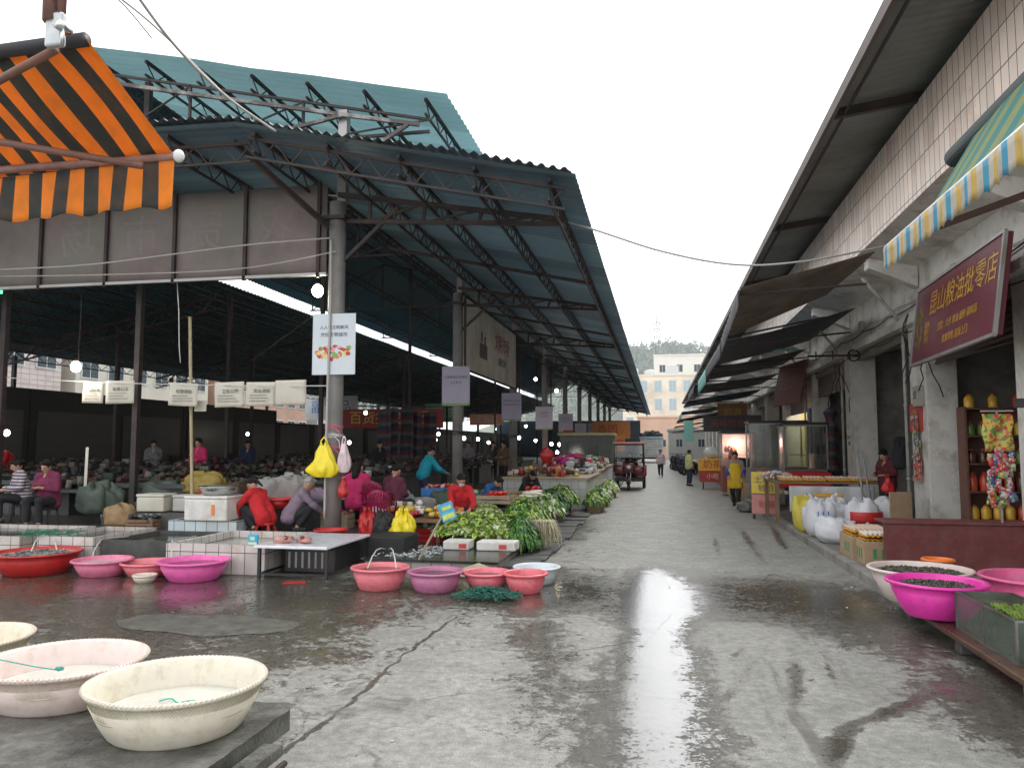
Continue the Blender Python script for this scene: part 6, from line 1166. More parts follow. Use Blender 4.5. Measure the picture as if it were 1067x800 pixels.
for li, z in enumerate((.48, .98, 1.48, 1.98, 2.48)):
    for k in range(11):
        x = 5.55+k*.2; mi = (li+k//4) % 4; hh = .26 if li != 1 else .34
        if li == 4 and k % 2: continue
        key = (mi, li == 1)
        if key not in bot:
            t = thing('bottle', '', 'bottle', (x, 15.34, z), 0, 'bottles on the grocery rack'); g = MB(); g.lathe([(.001, 0), (.08, 0), (.085, .02), (.085, hh*.65), (.05, hh*.85), (.03, hh*.9), (.001, hh*.9)], n=12); g.build('glass_body', bcol[mi], t, True); g = MB(); g.lathe([(.034, hh*.9), (.034, hh), (.001, hh)], n=10); g.build('cap', caps, t, True); bot[key] = t
        else: t = copy_tree(bot[key]); t.location = (x, 15.34, z)
        t['label'] = '%s bottle with a red cap on the %s shelf of the grocery rack' % (['amber', 'red', 'brown', 'green'][mi], sh_n[li])
for i, (x, lab) in enumerate([(6.4, 'red drum on the floor of the grocery shop, left one'), (6.95, 'red drum on the floor of the grocery shop, right one')]):
    t = thing('drum', lab, 'drum', (x, 14.8, .12), 0, 'red drums on the grocery floor'); g = MB(); g.lathe([(.001, 0), (.2, 0), (.21, .2), (.2, .4), (.19, .42), (.001, .42)], n=24); g.build('drum', M('dull_red_drum', (.3, .05, .03), .4, .2), t, True); g = MB(); g.lathe([(.205, .421), (.205, .46), (.001, .465)], n=24); g.build('lid', M('dull_red_drum', (.3, .05, .03), .4, .2), t, True)
# hanging snack display near the right edge
t = thing('snack_display', 'colourful sheet of snack packets hung beside the grocery entrance', 'display', (4.75, 11.5, 1.2)); pk = [cr, cy, cg, cw, cm, co, cb]
c = at(1042, 480, Y=11.3); t.location = (c.x, 11.3, 1.2)
pal = [(.5, .04, .04), (.55, .42, .05), (.5, .5, .46), (.08, .25, .06), (.5, .15, .04), (.05, .12, .35), (.45, .05, .2), (.5, .38, .1)]
g = MB(); g.grid(lambda i, j: (-.19+.36*i+.015*math.sin(j*9), .02*math.sin(i*9+j*5), 1.02-.5*j), 12, 12); g.build('packet_sheet', VPR('snack_sheet_print', [pal[0], pal[1], pal[1], pal[3], pal[4], pal[7]], 26), t, True, solid=.02)
vp = [VPR('snack_print_%s' % nm_, [pal[q] for q in qs], 38) for nm_, qs in (('mixed', (2, 0, 6, 2)), ('green', (3, 2, 3, 1)), ('red', (0, 0, 2, 4)), ('blue', (5, 2, 5, 3)))]
def packets(n, xr, zr, s0, s1):
    g = MB()
    for i in range(n):
        g.cur = random.randrange(4); x, z, w_, h_ = uni(-xr, xr), uni(*zr), uni(s0, s1), uni(s0, s1)*1.4; a = uni(-.35, .35); y = uni(-.05, .03); b = g.v.__len__()
        g.grid(lambda p, q: (x+(p-.5)*w_*math.cos(a)-(q-.5)*h_*math.sin(a), y-.018*math.sin(p*3.14)*math.sin(q*3.14), z+(p-.5)*w_*math.sin(a)+(q-.5)*h_*math.cos(a)), 5, 5)
    return g
packets(70, .14, (-.16, .5), .05, .1).build('hanging_packets', vp, t, True, solid=.006)
g = MB(); g.bar((-.2, .03, 1.06), (.2, .03, 1.06), .02); g.bar((0, .03, 1.06), (0, .03, -.7), .02); g.build('rail', steel_g, t)
for i, (z, lab) in enumerate([(1.95, 'strip of mixed snack packets highest on the near pillar'), (1.5, 'strip of colourful snack packets in the middle of the near pillar'), (1.08, 'red snack packets lowest on the near pillar')]):
    o = packets(26, .16, (0, .4), .06, .11).build('snack_strip', vp if i < 2 else [vp[2]]*4, None, True, solid=.006); o.location = (4.93, 16.3, z); o.rotation_euler = (0, 0, R_(-90)); tag(o, lab, 'snacks', 'snack strips on the near pillar')
t = thing('white_stool_box', 'pale boxes stacked at the foot of the snack display', 'box', (5.35, 12.6, .12)); g = MB(); g.bbox(-.35, -.3, 0, .3, .3, .35, .02); g.build('box', M('grey_box', (.25, .24, .22), .7, .2), t)
t = thing('door_frame', 'grey-blue door post at the right edge beside the snack display', 'post', (5.0, 10.8, .12)); g = MB(); g.bbox(-.12, -.1, 0, .1, .04, 2.6, .01); g.build('post', M('bluegrey_paint', (.22, .25, .28), .6, .15), t)
# red low wall board
t = thing('red_counter_board', 'long dark red board standing on the pavement at the right edge behind the basins', 'board', (3.9, 11.3, .12)); g = MB(); g.bbox(-.92, 0, 0, 1.6, .12, .62, .01); g.build('board', M('dark_red_paint', (.13, .022, .022), .55, .3, 5, dirt=(.2, .1, .09), dscale=4, damt=.35), t)
g = MB(); g.bbox(-.94, -.03, .622, 1.62, .5, .66, .01); g.build('top_rail', M('dark_red_paint', (.13, .022, .022), .55, .3), t)
# egg boxes
egg = M('egg_shell', (.62, .47, .36), .5, .15, 3); eggw = M('pale_egg_shell', (.7, .67, .6), .5, .08, 3)
def eggbox(lab, c, sx, sy, sz, mat, nx, ny, lays, elab, em, rz=0):
    t = thing('egg_carton_box', lab, 'box', c, rz, 'cardboard boxes of eggs'); g = MB(); g.bbox(-sx/2, -sy/2, 0, sx/2, sy/2, sz, .01); g.build('box', card, t)
    g = MB(); [g.box(-sx*.3+q*.12, -sy/2-.004, sz*.3, -sx*.3+q*.12+.05, -sy/2-.001, sz*.7) for q in range(3)]; [g.box(-sx/2-.004, -sy*.3+q*.12, sz*.3, -sx/2-.001, -sy*.3+q*.12+.05, sz*.7) for q in range(3)]; g.build('green_print', M('box_green_print', (.05, .25, .1), .7), t)
    for l in range(lays):
        tr = MB(); tr.grid(lambda i, j: (-sx*.46+sx*.92*i, -sy*.46+sy*.92*j, sz+.02+l*.05+.014*math.cos(i*nx*6.283)*math.cos(j*ny*6.283)), nx*4, ny*4); tr.build('egg_tray', M('yellow_egg_tray', (.7, .35, .03), .6, .1), t, True, solid=.006)
    return t
EREF = {}
def eggs(c, nx, ny, dx, dy, lab, em, rz=0):
    key = em.name
    for i in range(nx):
        for j in range(ny):
            if key not in EREF: g = MB(); g.ell((0, 0, 0), (.022, .022, .029), 10, 8); EREF[key] = o = g.build('egg', em, None, True)
            else: o = EREF[key].copy(); COL.objects.link(o)
            x, y = (i-(nx-1)/2)*dx, (j-(ny-1)/2)*dy; o.location = (c[0]+x*math.cos(rz)-y*math.sin(rz), c[1]+x*math.sin(rz)+y*math.cos(rz), c[2]); o.rotation_euler = (uni(-.2, .2), uni(-.2, .2), 0); tag(o, lab, 'egg', lab)
eggbox('printed cardboard box nearest the camera, trays of pale eggs on top', (3.12, 12.0, .1), .62, .42, .34, card, 8, 5, 2, '', egg); eggs((3.12, 12.0, .54), 9, 6, .063, .063, 'pale egg in the tray on the box nearest the camera', eggw)
eggbox('printed cardboard box just behind the nearest one, brown eggs on top', (3.08, 12.75, .1), .6, .8, .34, card, 8, 8, 2, '', egg); eggs((3.08, 12.75, .54), 8, 10, .065, .07, 'brown egg in the tray on the box behind the nearest one', egg)
# rice sacks
ricem = M('white_rice_sack', (.66, .67, .7), .6, .06, 6, bump=.5, dirt=(.4, .38, .36), dscale=3, damt=.4); SG_ = 'white sacks standing at the kerb'
def rsack(lab, x, y, w_, d_, h_, mat, stripe=None, seed=0, z=.1):
    o = lump('rice_sack', lab, (x, y, z), (w_, d_, h_/2), mat, 'sack', seed, SG_)
    if stripe: g = MB(); [g.tube([(-w_*.2+q*.09, -d_*1.03, h_*.2), (-w_*.2+q*.09, -d_*1.1, h_*.5), (-w_*.2+q*.09, -d_*1.02, h_*.75)], .012, 4) for q in range(3)]; g.build('printed_stripe', stripe, o)
    return o
bp_ = M('blue_bag_print', (.03, .12, .4), .5)
rsack('low plump white sack in front of the others, nearest the egg boxes', 3.0, 14.35, .34, .32, .42, ricem, None, 31)
rsack('white sack with blue print standing left of the low plump sack', 2.88, 15.35, .27, .3, .66, ricem, bp_, 32)
rsack('white sack with a yellow side at the kerb, leftmost of the sacks', 2.78, 16.2, .22, .25, .62, M('yellow_sack', (.6, .5, .08), .6, .1, 6, bump=.4), None, 33)
rsack('narrow white sack behind the yellow-sided one', 2.95, 16.75, .24, .25, .66, ricem, None, 34)
rsack('white sack with a red band, behind the low plump sack', 3.65, 15.2, .3, .28, .68, ricem, None, 35); o = [q for q in bpy.data.objects if q.get('label') == 'white sack with a red band, behind the low plump sack'][0]; g = MB(); g.grid(lambda i, j: (.31*math.cos(3.14+3.14*i)*1.04, .29*math.sin(3.14+3.14*i)*1.04, .3+.2*j), 12, 3); g.build('red_band', red_pl, o, True, solid=.004)
rsack('white sack against the shop pillar, rightmost of the sacks', 4.15, 15.6, .3, .28, .66, ricem, None, 36)
rsack('white sack half hidden between the blue-printed and red-banded ones', 3.35, 15.9, .28, .28, .66, ricem, None, 37)
t = thing('cardboard_flap', 'upright brown cardboard leaning near the shopkeeper in dark red', 'cardboard', (4.2, 14.9, .12), R_(15)); g = MB(); g.bbox(-.2, 0, 0, .22, .03, .85, .01); g.build('sheet', card, t)
t = thing('yellow_tray', 'yellow tray lying on the sacks below the egg table', 'tray', (3.3, 16.5, .78)); g = MB(); g.bbox(-.25, -.2, 0, .25, .2, .05, .02); g.build('tray', M('yellow_egg_tray', (.7, .35, .03), .6, .1), t)
# egg table
t = thing('display_table', 'long dark table with rows of eggs on yellow trays, at the second pillar', 'table', (3.6, 18.6, .12)); g = MB(); g.box(-1.15, -.9, .85, 1.1, .9, .9); g.build('top', wood, t)
for x, y in ((-1.1, -.85), (1.03, -.85), (-1.1, .85), (1.03, .85)): g = MB(); g.box(x-.04, y-.04, 0, x+.04, y+.04, .849); g.build('leg', wood, t)
g = MB(); g.grid(lambda i, j: (-.85+1.75*i, -.87+.03*math.sin(i*20), .8-.55*j), 30, 6); g.build('white_cloth', M('white_cloth', (.55, .56, .56), .8, .06), t, True, solid=.01)
for i in range(4):
    tr = thing('egg_tray', ['yellow egg tray nearest the lane on the long table', 'yellow egg tray second from the lane on the long table', 'yellow egg tray third from the lane on the long table', 'yellow egg tray farthest from the lane on the long table'][i], 'tray', (2.85+i*.48, 18.2, 1.025), 0, 'egg trays on the long table'); g = MB(); g.grid(lambda a, b: ((a-.5)*.44, (b-.5)*.7, .02+.012*math.cos(a*38)*math.cos(b*50)), 24, 24); g.build('tray', M('yellow_egg_tray', (.7, .35, .03), .6, .1), tr, True, solid=.03)
    eggs((2.85+i*.48, 18.2, 1.09), 5, 7, .08, .09, 'brown egg on the %s tray from the lane on the long table' % ['first', 'second', 'third', 'fourth'][i], egg)
for i, (x, lab) in enumerate([(2.5, 'mushroom-coloured goods at the lane end of the egg table'), ]): goods('dry_goods', lab, 'goods', (x+.15, 19.0, 1.02), .3, .4, 50, [mixed, cw, col('goods_pinkish', (.5, .35, .33))], .03, .07, .15)
for i, (x, lab) in enumerate([(4.25, 'grey broom handle leaning at the right of the egg table'), (4.4, 'second thin pole leaning beside the broom handle')]): g = MB(); g.tube([(x, 17.5, .12), (x-.12-.05*i, 17.6, 1.7)], .022, 6); tag(g.build('pole', M('grey_pole', (.3, .3, .3), .5), None, True), lab, 'pole', 'poles leaning by the egg table')
# yellow and pink label boxes beside the egg table
t = thing('sign_stand', 'yellow and pink price board standing at the kerb before the egg table', 'sign', (2.55, 19.9, .0), R_(-12)); g = MB(); g.bbox(-.35, -.05, .62, .3, .05, 1.15, .01); g.build('yellow_panel', M('sign_yellow', (.75, .55, .08), .5, .1), t); g = MB(); g.bbox(-.35, -.05, .12, .3, .05, .6, .01); g.build('pink_panel', M('sign_pink', (.6, .25, .22), .5, .15), t)
text('土鸡蛋', .19, ink, t, (0, -.056, .95), FACE_CAM); text('特价', .19, ink, t, (0, -.056, .74), FACE_CAM); text('新鲜', .2, signred, t, (0, -.056, .35), FACE_CAM)
g = MB(); g.box(-.33, -.04, 0, -.27, .04, .12); g.box(.22, -.04, 0, .28, .04, .12); g.build('foot', black_m, t)
# cardboard boxes and red counter behind the apron woman
for i, (x, y, s_, lab) in enumerate([(2.75, 21.0, .42, 'cardboard box on the kerb right of the woman in the yellow apron'), (2.9, 22.2, .5, 'larger cardboard box behind the woman in the yellow apron'), (2.8, 26.0, .5, 'cardboard box left of the woman in the yellow apron')]):
    t = thing('cardboard_box', lab, 'box', (x, y, .12), uni(-.2, .2), 'cardboard boxes along the right kerb'); g = MB(); g.bbox(-s_/2, -s_/2, 0, s_/2, s_/2, s_*.9, .01); g.build('box', card, t); g = MB(); g.box(-.03, -s_/2-.003, s_*.3, .03, -s_/2-.001, s_*.9); g.build('tape', M('tape', (.5, .4, .2), .3), t)
lump('waste_bag', 'grey rubbish bag on the ground right of the woman in the yellow apron', (2.3, 21.9, 0), (.26, .22, .14), M('grey_rubbish_bag', (.13, .13, .12), .4, .3), 'bag', 41)
t = thing('red_counter', 'red cloth covered counter behind the woman in the yellow apron', 'counter', (3.6, 22.6, .12)); g = MB(); g.bbox(-.85, -.7, .55, .9, .8, .95, .02); g.build('cloth', M('red_cloth', (.55, .02, .02), .7, .15, 6, bump=.3), t); g = MB(); [g.box(x-.04, y-.04, 0, x+.04, y+.04, .549) for x in (-.75, .75) for y in (-.6, .7)]; g.build('legs', black_m, t)
goods('packed_goods', 'white packets along the front of the red counter', 'goods', (3.4, 21.75, .5), .7, .12, 26, [cw, mixed], .05, .1, .05)
# glass cases ------------------------------------------------
gl2 = M('case_glass', (.75, .8, .78), .03, 0, bump=0, trans=1)
def glasscase(lab, x, y, w_, d_, zb, zt, bodym, litup=None, rz=0):
    t = thing('glass_case', lab, 'stall', (x, y, .12), rz, 'glass food stalls along the right shops'); g = MB(); g.bbox(-w_/2, -d_/2, 0, w_/2, d_/2, zb, .02); g.build('base', bodym, t)
    g = MB(); [g.bar((a*w_/2, b*d_/2, zb), (a*w_/2, b*d_/2, zt), .04) for a in (-1, 1) for b in (-1, 1)]; g.bar((-w_/2, -d_/2, zt), (w_/2, -d_/2, zt), .04); g.bar((-w_/2, -d_/2, zb+.4), (w_/2, -d_/2, zb+.4), .02); g.build('frame', steel_g, t)
    g = MB(); g.bbox(-w_/2-.05, -d_/2-.05, zt+.02, w_/2+.05, d_/2+.05, zt+.1, .02); g.build('roof', black_m, t)
    g = MB(); g.box(-w_/2+.02, -d_/2-.004, zb, w_/2-.02, -d_/2+.002, zt-.02); g.box(-w_/2-.002, -d_/2+.02, zb, -w_/2+.004, d_/2-.02, zt-.02); g.build('pane', gl2, t)
    if litup:
        g = MB(); g.tube([(-w_*.2, .1, zt-.25), (w_*.15, .1, zt-.25)], .06, 10); g.build('lamp_tube', litup, t, True)
        d = bpy.data.lights.new('stall_light', 'POINT'); d.energy = 30; d.color = (1, .55, .45); d.shadow_soft_size = .08; o = bpy.data.objects.new('stall_light', d); COL.objects.link(o); o.parent = t; o.location = (0, 0, zt-.4)
        g = MB(); [g.ell((uni(-w_*.35, w_*.35), uni(-.1, .2), zb+uni(.05, .6)), (.07, .06, .12), 8, 6, disp=.4, seed=i) for i in range(14)]; g.build('roast_meat', M('roast_meat', (.4, .08, .03), .4, .3), t, True)
        g = MB(); g.box(-w_/2+.03, d_/2-.03, zb, w_/2-.03, d_/2-.01, zt); g.build('back_panel', M('pale_panel', (.55, .5, .45), .6), t)
    return t
glasscase('glass roast-meat stall lit by a pinkish lamp, red-brown base', 2.75, 29.2, 1.15, 1.0, .95, 2.1, M('red_brown_base', (.25, .06, .04), .5, .2), EM('pink_tube', (1, .5, .45), 25))
glasscase('large grey glass case between the lit stall and the egg table', 3.6, 25.5, 1.7, 1.1, 1.0, 2.35, M('grey_base', (.2, .19, .18), .6))
glasscase('glass case behind the woman in the yellow apron, stacked steamers inside', 4.1, 23.8, 1.2, .8, 1.0, 2.25, M('grey_base', (.2, .19, .18), .6))
t = thing('vendor_cart', 'yellow food cart with orange lettering beside the man in the pale vest', 'cart', (2.1, 33.2, 0)); g = MB(); g.bbox(-.55, -.4, .75, .55, .4, 1.25, .02); g.build('yellow_body', M('cart_yellow', (.75, .38, .04), .5, .15), t); g = MB(); g.bbox(-.5, -.38, .3, .5, .38, .74, .02); g.build('red_body', signred, t)
text('奶茶', .38, signred, t, (0, -.406, 1.0), FACE_CAM); text('小吃', .25, cw, t, (0, -.386, .52), FACE_CAM)
for x in (-.4, .4): g = MB(); g.tube([(x, -.3, .16), (x+.04, -.3, .16)], .16, 16); g.build('wheel', rubber, t)
g = MB(); g.ell((0, 0, 1.5), (.35, .3, .25), 14, 10); g.build('dome', M('clear_dome', (.6, .62, .6), .2, .1), t, True)
t = thing('pot_stand', 'yellowish cabinet with a dark pot at the kerb, left of the woman in the apron', 'cabinet', (2.65, 27.3, .12)); g = MB(); g.bbox(-.4, -.35, 0, .4, .35, .95, .02); g.build('cabinet', M('yellowish_cabinet', (.38, .3, .12), .6, .3, 8), t); g = MB(); g.lathe([(.001, .95), (.28, .95), (.3, 1.25), (.001, 1.27)], n=20); g.build('pot', steel_d, t, True)
# things hung on the right wall
for i, (x, y, z, w_, h_, m_, lab) in enumerate([(4.85, 23.6, 1.9, .5, 2.0, cloth1, 'striped red and dark bundle hanging beside the second pillar'), ]):
    t = thing('hanging_bundle', lab, 'bundle', (x, y, z+1), 0); g = MB(); g.lathe([(.05, 0)]+[(.16+.04*math.sin(k*1.7), -k*.14) for k in range(1, 14)]+[(.01, -1.95)], n=20); g.build('cloth', cloth1, t, True)
for i, (u, v, y, lab) in enumerate([(872, 395, 22, 'tangle of black wires by the second pillar'), (950, 350, 15.6, 'tangle of black wires at the top of the near pillar')]):
    g = MB(); c = at(u, v, Y=y)
    for k in range(4):
        p = c+V(uni(-.1, .1), -.15, .4); pts = [p]
        for q in range(7): p = p+V(uni(-.1, .12), uni(-.03, .03), -.2+uni(-.05, .05)); pts.append(p)
        g.tube(pts, .012, 5)
    tag(g.build('wire_tangle', rubber, None, True), lab, 'wires')
t = thing('meter_box', 'small grey electricity meter box on the near pillar', 'meter', (4.93, 16.1, 2.75)); g = MB(); g.bbox(-.06, -.15, -.2, .06, .15, .2, .01); g.build('case', M('meter_grey', (.35, .34, .3), .6), t); g = MB(); g.bbox(-.065, -.08, -.05, -.058, .08, .1, .002); g.build('window', M('dark_glass', (.02, .025, .03), .1, .1), t)
t = thing('wall_rack', 'black iron bracket with a wheel under the navy awning', 'bracket', (4.7, 20.4, 4.05)); g = MB(); g.bar((-1.0, 0, 0), (.2, 0, 0), .05); [g.bar((x, 0, -.1), (x, 0, .12), .03) for x in (-.8, -.4, 0)]; g.tube([(.1+.14*math.cos(a*.5), .03, .14*math.sin(a*.5)) for a in range(14)], .02, 5); g.build('frame', steel_d, t)
# ------------------------------------------------------------------ right foreground: basins, glass tank, planks
plk = thing('plank', 'long worn plank under the basins and the glass tank at the lower right', 'plank', (2.75, 7.6, .0)); g = MB(); g.bbox(2.5, 5.9, .1, 2.78, 9.3, .15, .01); g.build('board', M('wet_dark_wood', (.1, .05, .03), .3, .4, 5, bump=.5, dirt=(.04, .03, .025), dscale=4), plk, False, True); g = MB(); [g.bbox(2.52, y, 0, 2.76, y+.14, .098, .01) for y in (6.1, 7.4, 8.8)]; g.build('block', conc_d, plk, False, True)
RG = 'basins at the lower right'
b = basin('big pale pink basin full of dark snails, left of the hot pink one', (2.76, 9.2, .13), .5, .34, pale_pl, eel, .85, group=RG, seed=21, base=.7); g = creatures(b, .45, .296, 520, eel, .035, .016); tag(g.build('snails', eel), 'dark snails filling the pale pink basin at the right', 'snails', kind='stuff').location = b.location
b = basin('hot pink basin half filled with dark shells, beside the glass tank', (2.6, 8.2, .17), .42, .33, hot_pl, eel, .8, group=RG, seed=22, base=.66); g = creatures(b, .36, .28, 420, eel, .035, .016); tag(g.build('snails', eel), 'dark shells in the hot pink basin', 'snails', kind='stuff').location = b.location
basin('wide pink basin at the right edge behind the glass tank', (3.66, 8.55, .13), .5, .38, M('strong_pink_plastic', (.8, .14, .32), .32, .08, 4, dirt=(.5, .1, .22), dscale=11, damt=.5), water, .6, group=RG, seed=23, base=.8)
basin('orange rimmed basin half hidden between the pink ones', (3.22, 10.05, .13), .15, .33, orange_pl, None, group=RG, seed=24)
t = thing('glass_tank', 'low glass tank of green water snails beside the hot pink basin', 'tank', (2.72, 7.1, .16)); wl, wd, wh = .46, 1.0, .3
t.location = (2.84, 7.12, .16)
GW, GL_, GH = .46, 1.2, .32
pg = M('tank_pane', (.2, .25, .2), .05, .3, 3, bump=0, trans=.55, dirt=(.12, .14, .09), dscale=3, damt=.8); 
g = MB(); g.box(-GW/2, -GL_/2, 0, -GW/2+.008, GL_/2, GH); g.box(GW/2-.008, -GL_/2, 0, GW/2, GL_/2, GH); g.box(-GW/2+.009, -GL_/2, 0, GW/2-.009, -GL_/2+.008, GH); g.box(-GW/2+.009, GL_/2-.008, 0, GW/2-.009, GL_/2, GH); g.build('pane', pg, t)
g = MB(); fr_ = M('dull_tank_frame', (.2, .2, .19), .35, .3, 8, .6, dirt=(.08, .06, .04))
for z in (0, GH): [g.bar(a, b, .018) for a, b in (((-GW/2, -GL_/2, z), (-GW/2, GL_/2, z)), ((GW/2, -GL_/2, z), (GW/2, GL_/2, z)), ((-GW/2, -GL_/2, z), (GW/2, -GL_/2, z)), ((-GW/2, GL_/2, z), (GW/2, GL_/2, z)))]
for y in (-GL_/2, 0, GL_/2): g.bar((-GW/2, y, 0), (-GW/2, y, GH), .02)
g.build('frame', fr_, t)
g = MB(); g.box(-GW/2+.012, -GL_/2+.012, .005, GW/2-.012, GL_/2-.012, .275); g.build('water', M('green_water', (.05, .065, .03), .12, .5, 6), t)
g = MB()
for i in range(300): x, y = uni(-.18, .18), uni(-.6, -.02); d = uni(-.3, .3); g.tube([(x, y, .28+uni(0, .05)), (x+.02, y+.09*math.cos(d), .33), (x+.03, y+.16, .28)], .006, 4, False)
o = g.build('green_beans', M('green_weed', (.16, .24, .04), .5, .3), None); o.location = t.location; tag(o, 'green stems lying in the near half of the glass tank', 'vegetables', kind='stuff')
foam_box('open white styrofoam box at the right edge, nearest the camera', (2.9, 6.27, .16), .42, .42, .28, 0, False, None)
g = MB(); g.box(-.18, -.18, 0, .18, .18, .006); o = g.build('dark_water', water); o.location = (2.9, 6.27, .442); o['label'] = 'dark contents of the styrofoam box at the right edge'; o['category'] = 'water'; o['kind'] = 'structure'
t = thing('brick_block', 'broken red brick and timber block at the lower right corner', 'brick', (2.62, 6.0, 0)); g = MB(); g.bbox(-.12, -.12, 0, .14, .12, .2, .02); g.build('brick', M('red_brick', (.25, .06, .04), .8, .4, 20, bump=.6), t)
# ------------------------------------------------------------------ orange striped awning, upper left
t = thing('awning', 'orange and dark grey striped awning reaching in at the upper left corner', 'awning', (-3.4, 3.9, 3.6))
A = Vector((-2.74, 4.05, 0)); A = at(182, 163, Y=4.1); B = at(-160, 190, Y=4.4); Cc = at(85, 42, Y=3.45); D = Cc+(B-A)
stp = bpy.data.materials.new('orange_stripes'); STRo = STR('orange_stripe_cloth', [(.9, .3, .025), (.05, .055, .05)], 0, .118, .75, trl=.3, dirt=(.3, .12, .04), damt=.3)
exx = (B-A).normalized(); L_ = (B-A).length
fab = MB(); fab.grid(lambda i, j: (L_*i, j*(Cc-A).length, .03*math.sin(math.pi*j)*math.sin(i*20)), 40, 10)
ex = exx; ey = (Cc-A); sk = ey.dot(ex); eyl = ey.length; ez = ex.cross(ey).normalized(); 
o = fab.build('fabric', STRo, t, True, solid=.004)
for v in o.data.vertices:      # shear the cloth so that its stripes run from the roller to the front bar
    pass
def basis(o, org, ax, ay, az):
    m = Matrix((ax, ay, az)).transposed().to_4x4(); m.translation = org-t.location; o.matrix_basis = m
basis(o, A, ex, ey/eyl, ez)
g = MB(); g.grid(lambda i, j: (L_*i, -.30*j-.012*math.sin(i*60)*j, .02*math.sin(i*35)*j), 90, 6); o = g.build('valance', STRo, t, True, solid=.004)
basis(o, A+V(0, 0, -.01), ex, V(0, 0, 1), ex.cross(V(0, 0, 1)).normalized())
rust = M('rusty_bar', (.16, .08, .06), .6, .3, 8, dirt=(.25, .1, .05))
g = MB(); g.tube([A-ex*.02, B], .026, 10); g.build('front_bar', M('worn_red_bar', (.3, .16, .13), .5, .3, 8, dirt=(.1, .05, .04)), t, True, True); g = MB(); g.ell(A-ex*.03, (.034, .034, .04), 12, 8); g.build('end_cap', white_p, t, True, True)
g = MB(); g.tube([Cc-ex*.03, D], .038, 12); g.build('roller', M('dark_roller', (.03, .03, .035), .5, .3), t, True, True)
a1 = at(148, 173, Y=3.95); a2 = at(-60, 138, Y=3.7); g = MB(); g.tube([a1, a2], .022, 8); g.build('arm', rust, t, True, True)
a1 = at(58, 52, Y=3.3); a2 = at(-40, 105, Y=3.6); g = MB(); g.tube([a1, a2], .022, 8); g.build('arm', rust, t, True, True)
# metal gear bracket holding it
k0 = at(58, 32, Y=3.25); t2 = thing('awning_bracket', 'pale metal crank bracket hanging at the top of the orange awning', 'bracket', k0)
g = MB(); g.bbox(-.05, -.02, -.09, .05, .02, .09, .012); g.build('plate', M('cast_metal', (.45, .47, .47), .35, .2, 12, .5), t2); g = MB(); g.tube([(.06, -.06, .0), (.06, .02, .0)], .028, 12); g.tube([(.075, -.04, -.02), (.08, -.04, -.1)], .01, 6); g.build('gear', chrome, t2, True)
g = MB(); g.tube([(-.03, 0, .05), (-.05, 0, .3), (-.02, 0, .7)], [.04, .03, .03], 8); g.tube([(.03, 0, .07), (.035, 0, .4), (.03, 0, .7)], .02, 8); g.build('hanger', rust, t2, True)
# ------------------------------------------------------------------ wires across the sky
def wire(lab, pts, y=None, r=.012, mat=None):
    P_ = [at(*p[:2], Y=p[2]) for p in pts]; g = MB()
    # smooth chain (Catmull-Rom)
    out = []
    for i in range(len(P_)-1):
        p0, p1, p2, p3 = P_[max(i-1, 0)], P_[i], P_[i+1], P_[min(i+2, len(P_)-1)]
        for q in range(8):
            s_ = q/8; out.append(.5*((2*p1)+(-p0+p2)*s_+(2*p0-5*p1+4*p2-p3)*s_*s_+(-p0+3*p1-3*p2+p3)*s_**3))
    out.append(P_[-1]); g.tube(out, r, 6); tag(g.build('cable', mat or M('pale_cable', (.42, .4, .37), .6, .1), None, True), lab, 'cable')
wire('pale sagging cable crossing the sky from the first post to the right-hand shops', [(338, 203, 12.6), (430, 212, 12.5), (575, 228, 12.6), (690, 262, 13), (770, 276, 13.3), (840, 272, 13.6), (925, 256, 14)], r=.017)
wire('thicker of two pale cables running down from the top edge to the front roof', [(125, -30, 7), (180, 45, 8), (235, 100, 9.2), (287, 137, 10.2)], r=.018)
wire('second pale cable joining the thicker one above the front roof', [(100, -20, 7), (150, 18, 7.6), (195, 60, 8.4), (240, 105, 9.3)], r=.012)
wire('short dark loose wire end hanging beside the pale cables', [(118, -5, 7.2), (135, 12, 7.4), (158, 40, 7.6)], r=.007, mat=rubber)
wire('pale cable draped across the front banner', [(0, 281, 12.2), (90, 276, 12.2), (180, 265, 12.2), (260, 255, 12.2), (345, 248, 12.2)], r=.014)
wire('second cable draped just under the first across the banner', [(0, 288, 12.2), (120, 286, 12.2), (250, 280, 12.2), (350, 262, 12.2)], r=.01)
wire('pale conduit running down the side of the first post', [(345, 250, 12.2), (344, 330, 12.2), (341, 420, 12.2), (338, 540, 12.2)], r=.022)
wire('thin cord slanting from the bulb down past the notices', [(325, 330, 12.5), (295, 352, 12.5), (262, 376, 12.5)], r=.006, mat=steel_d)

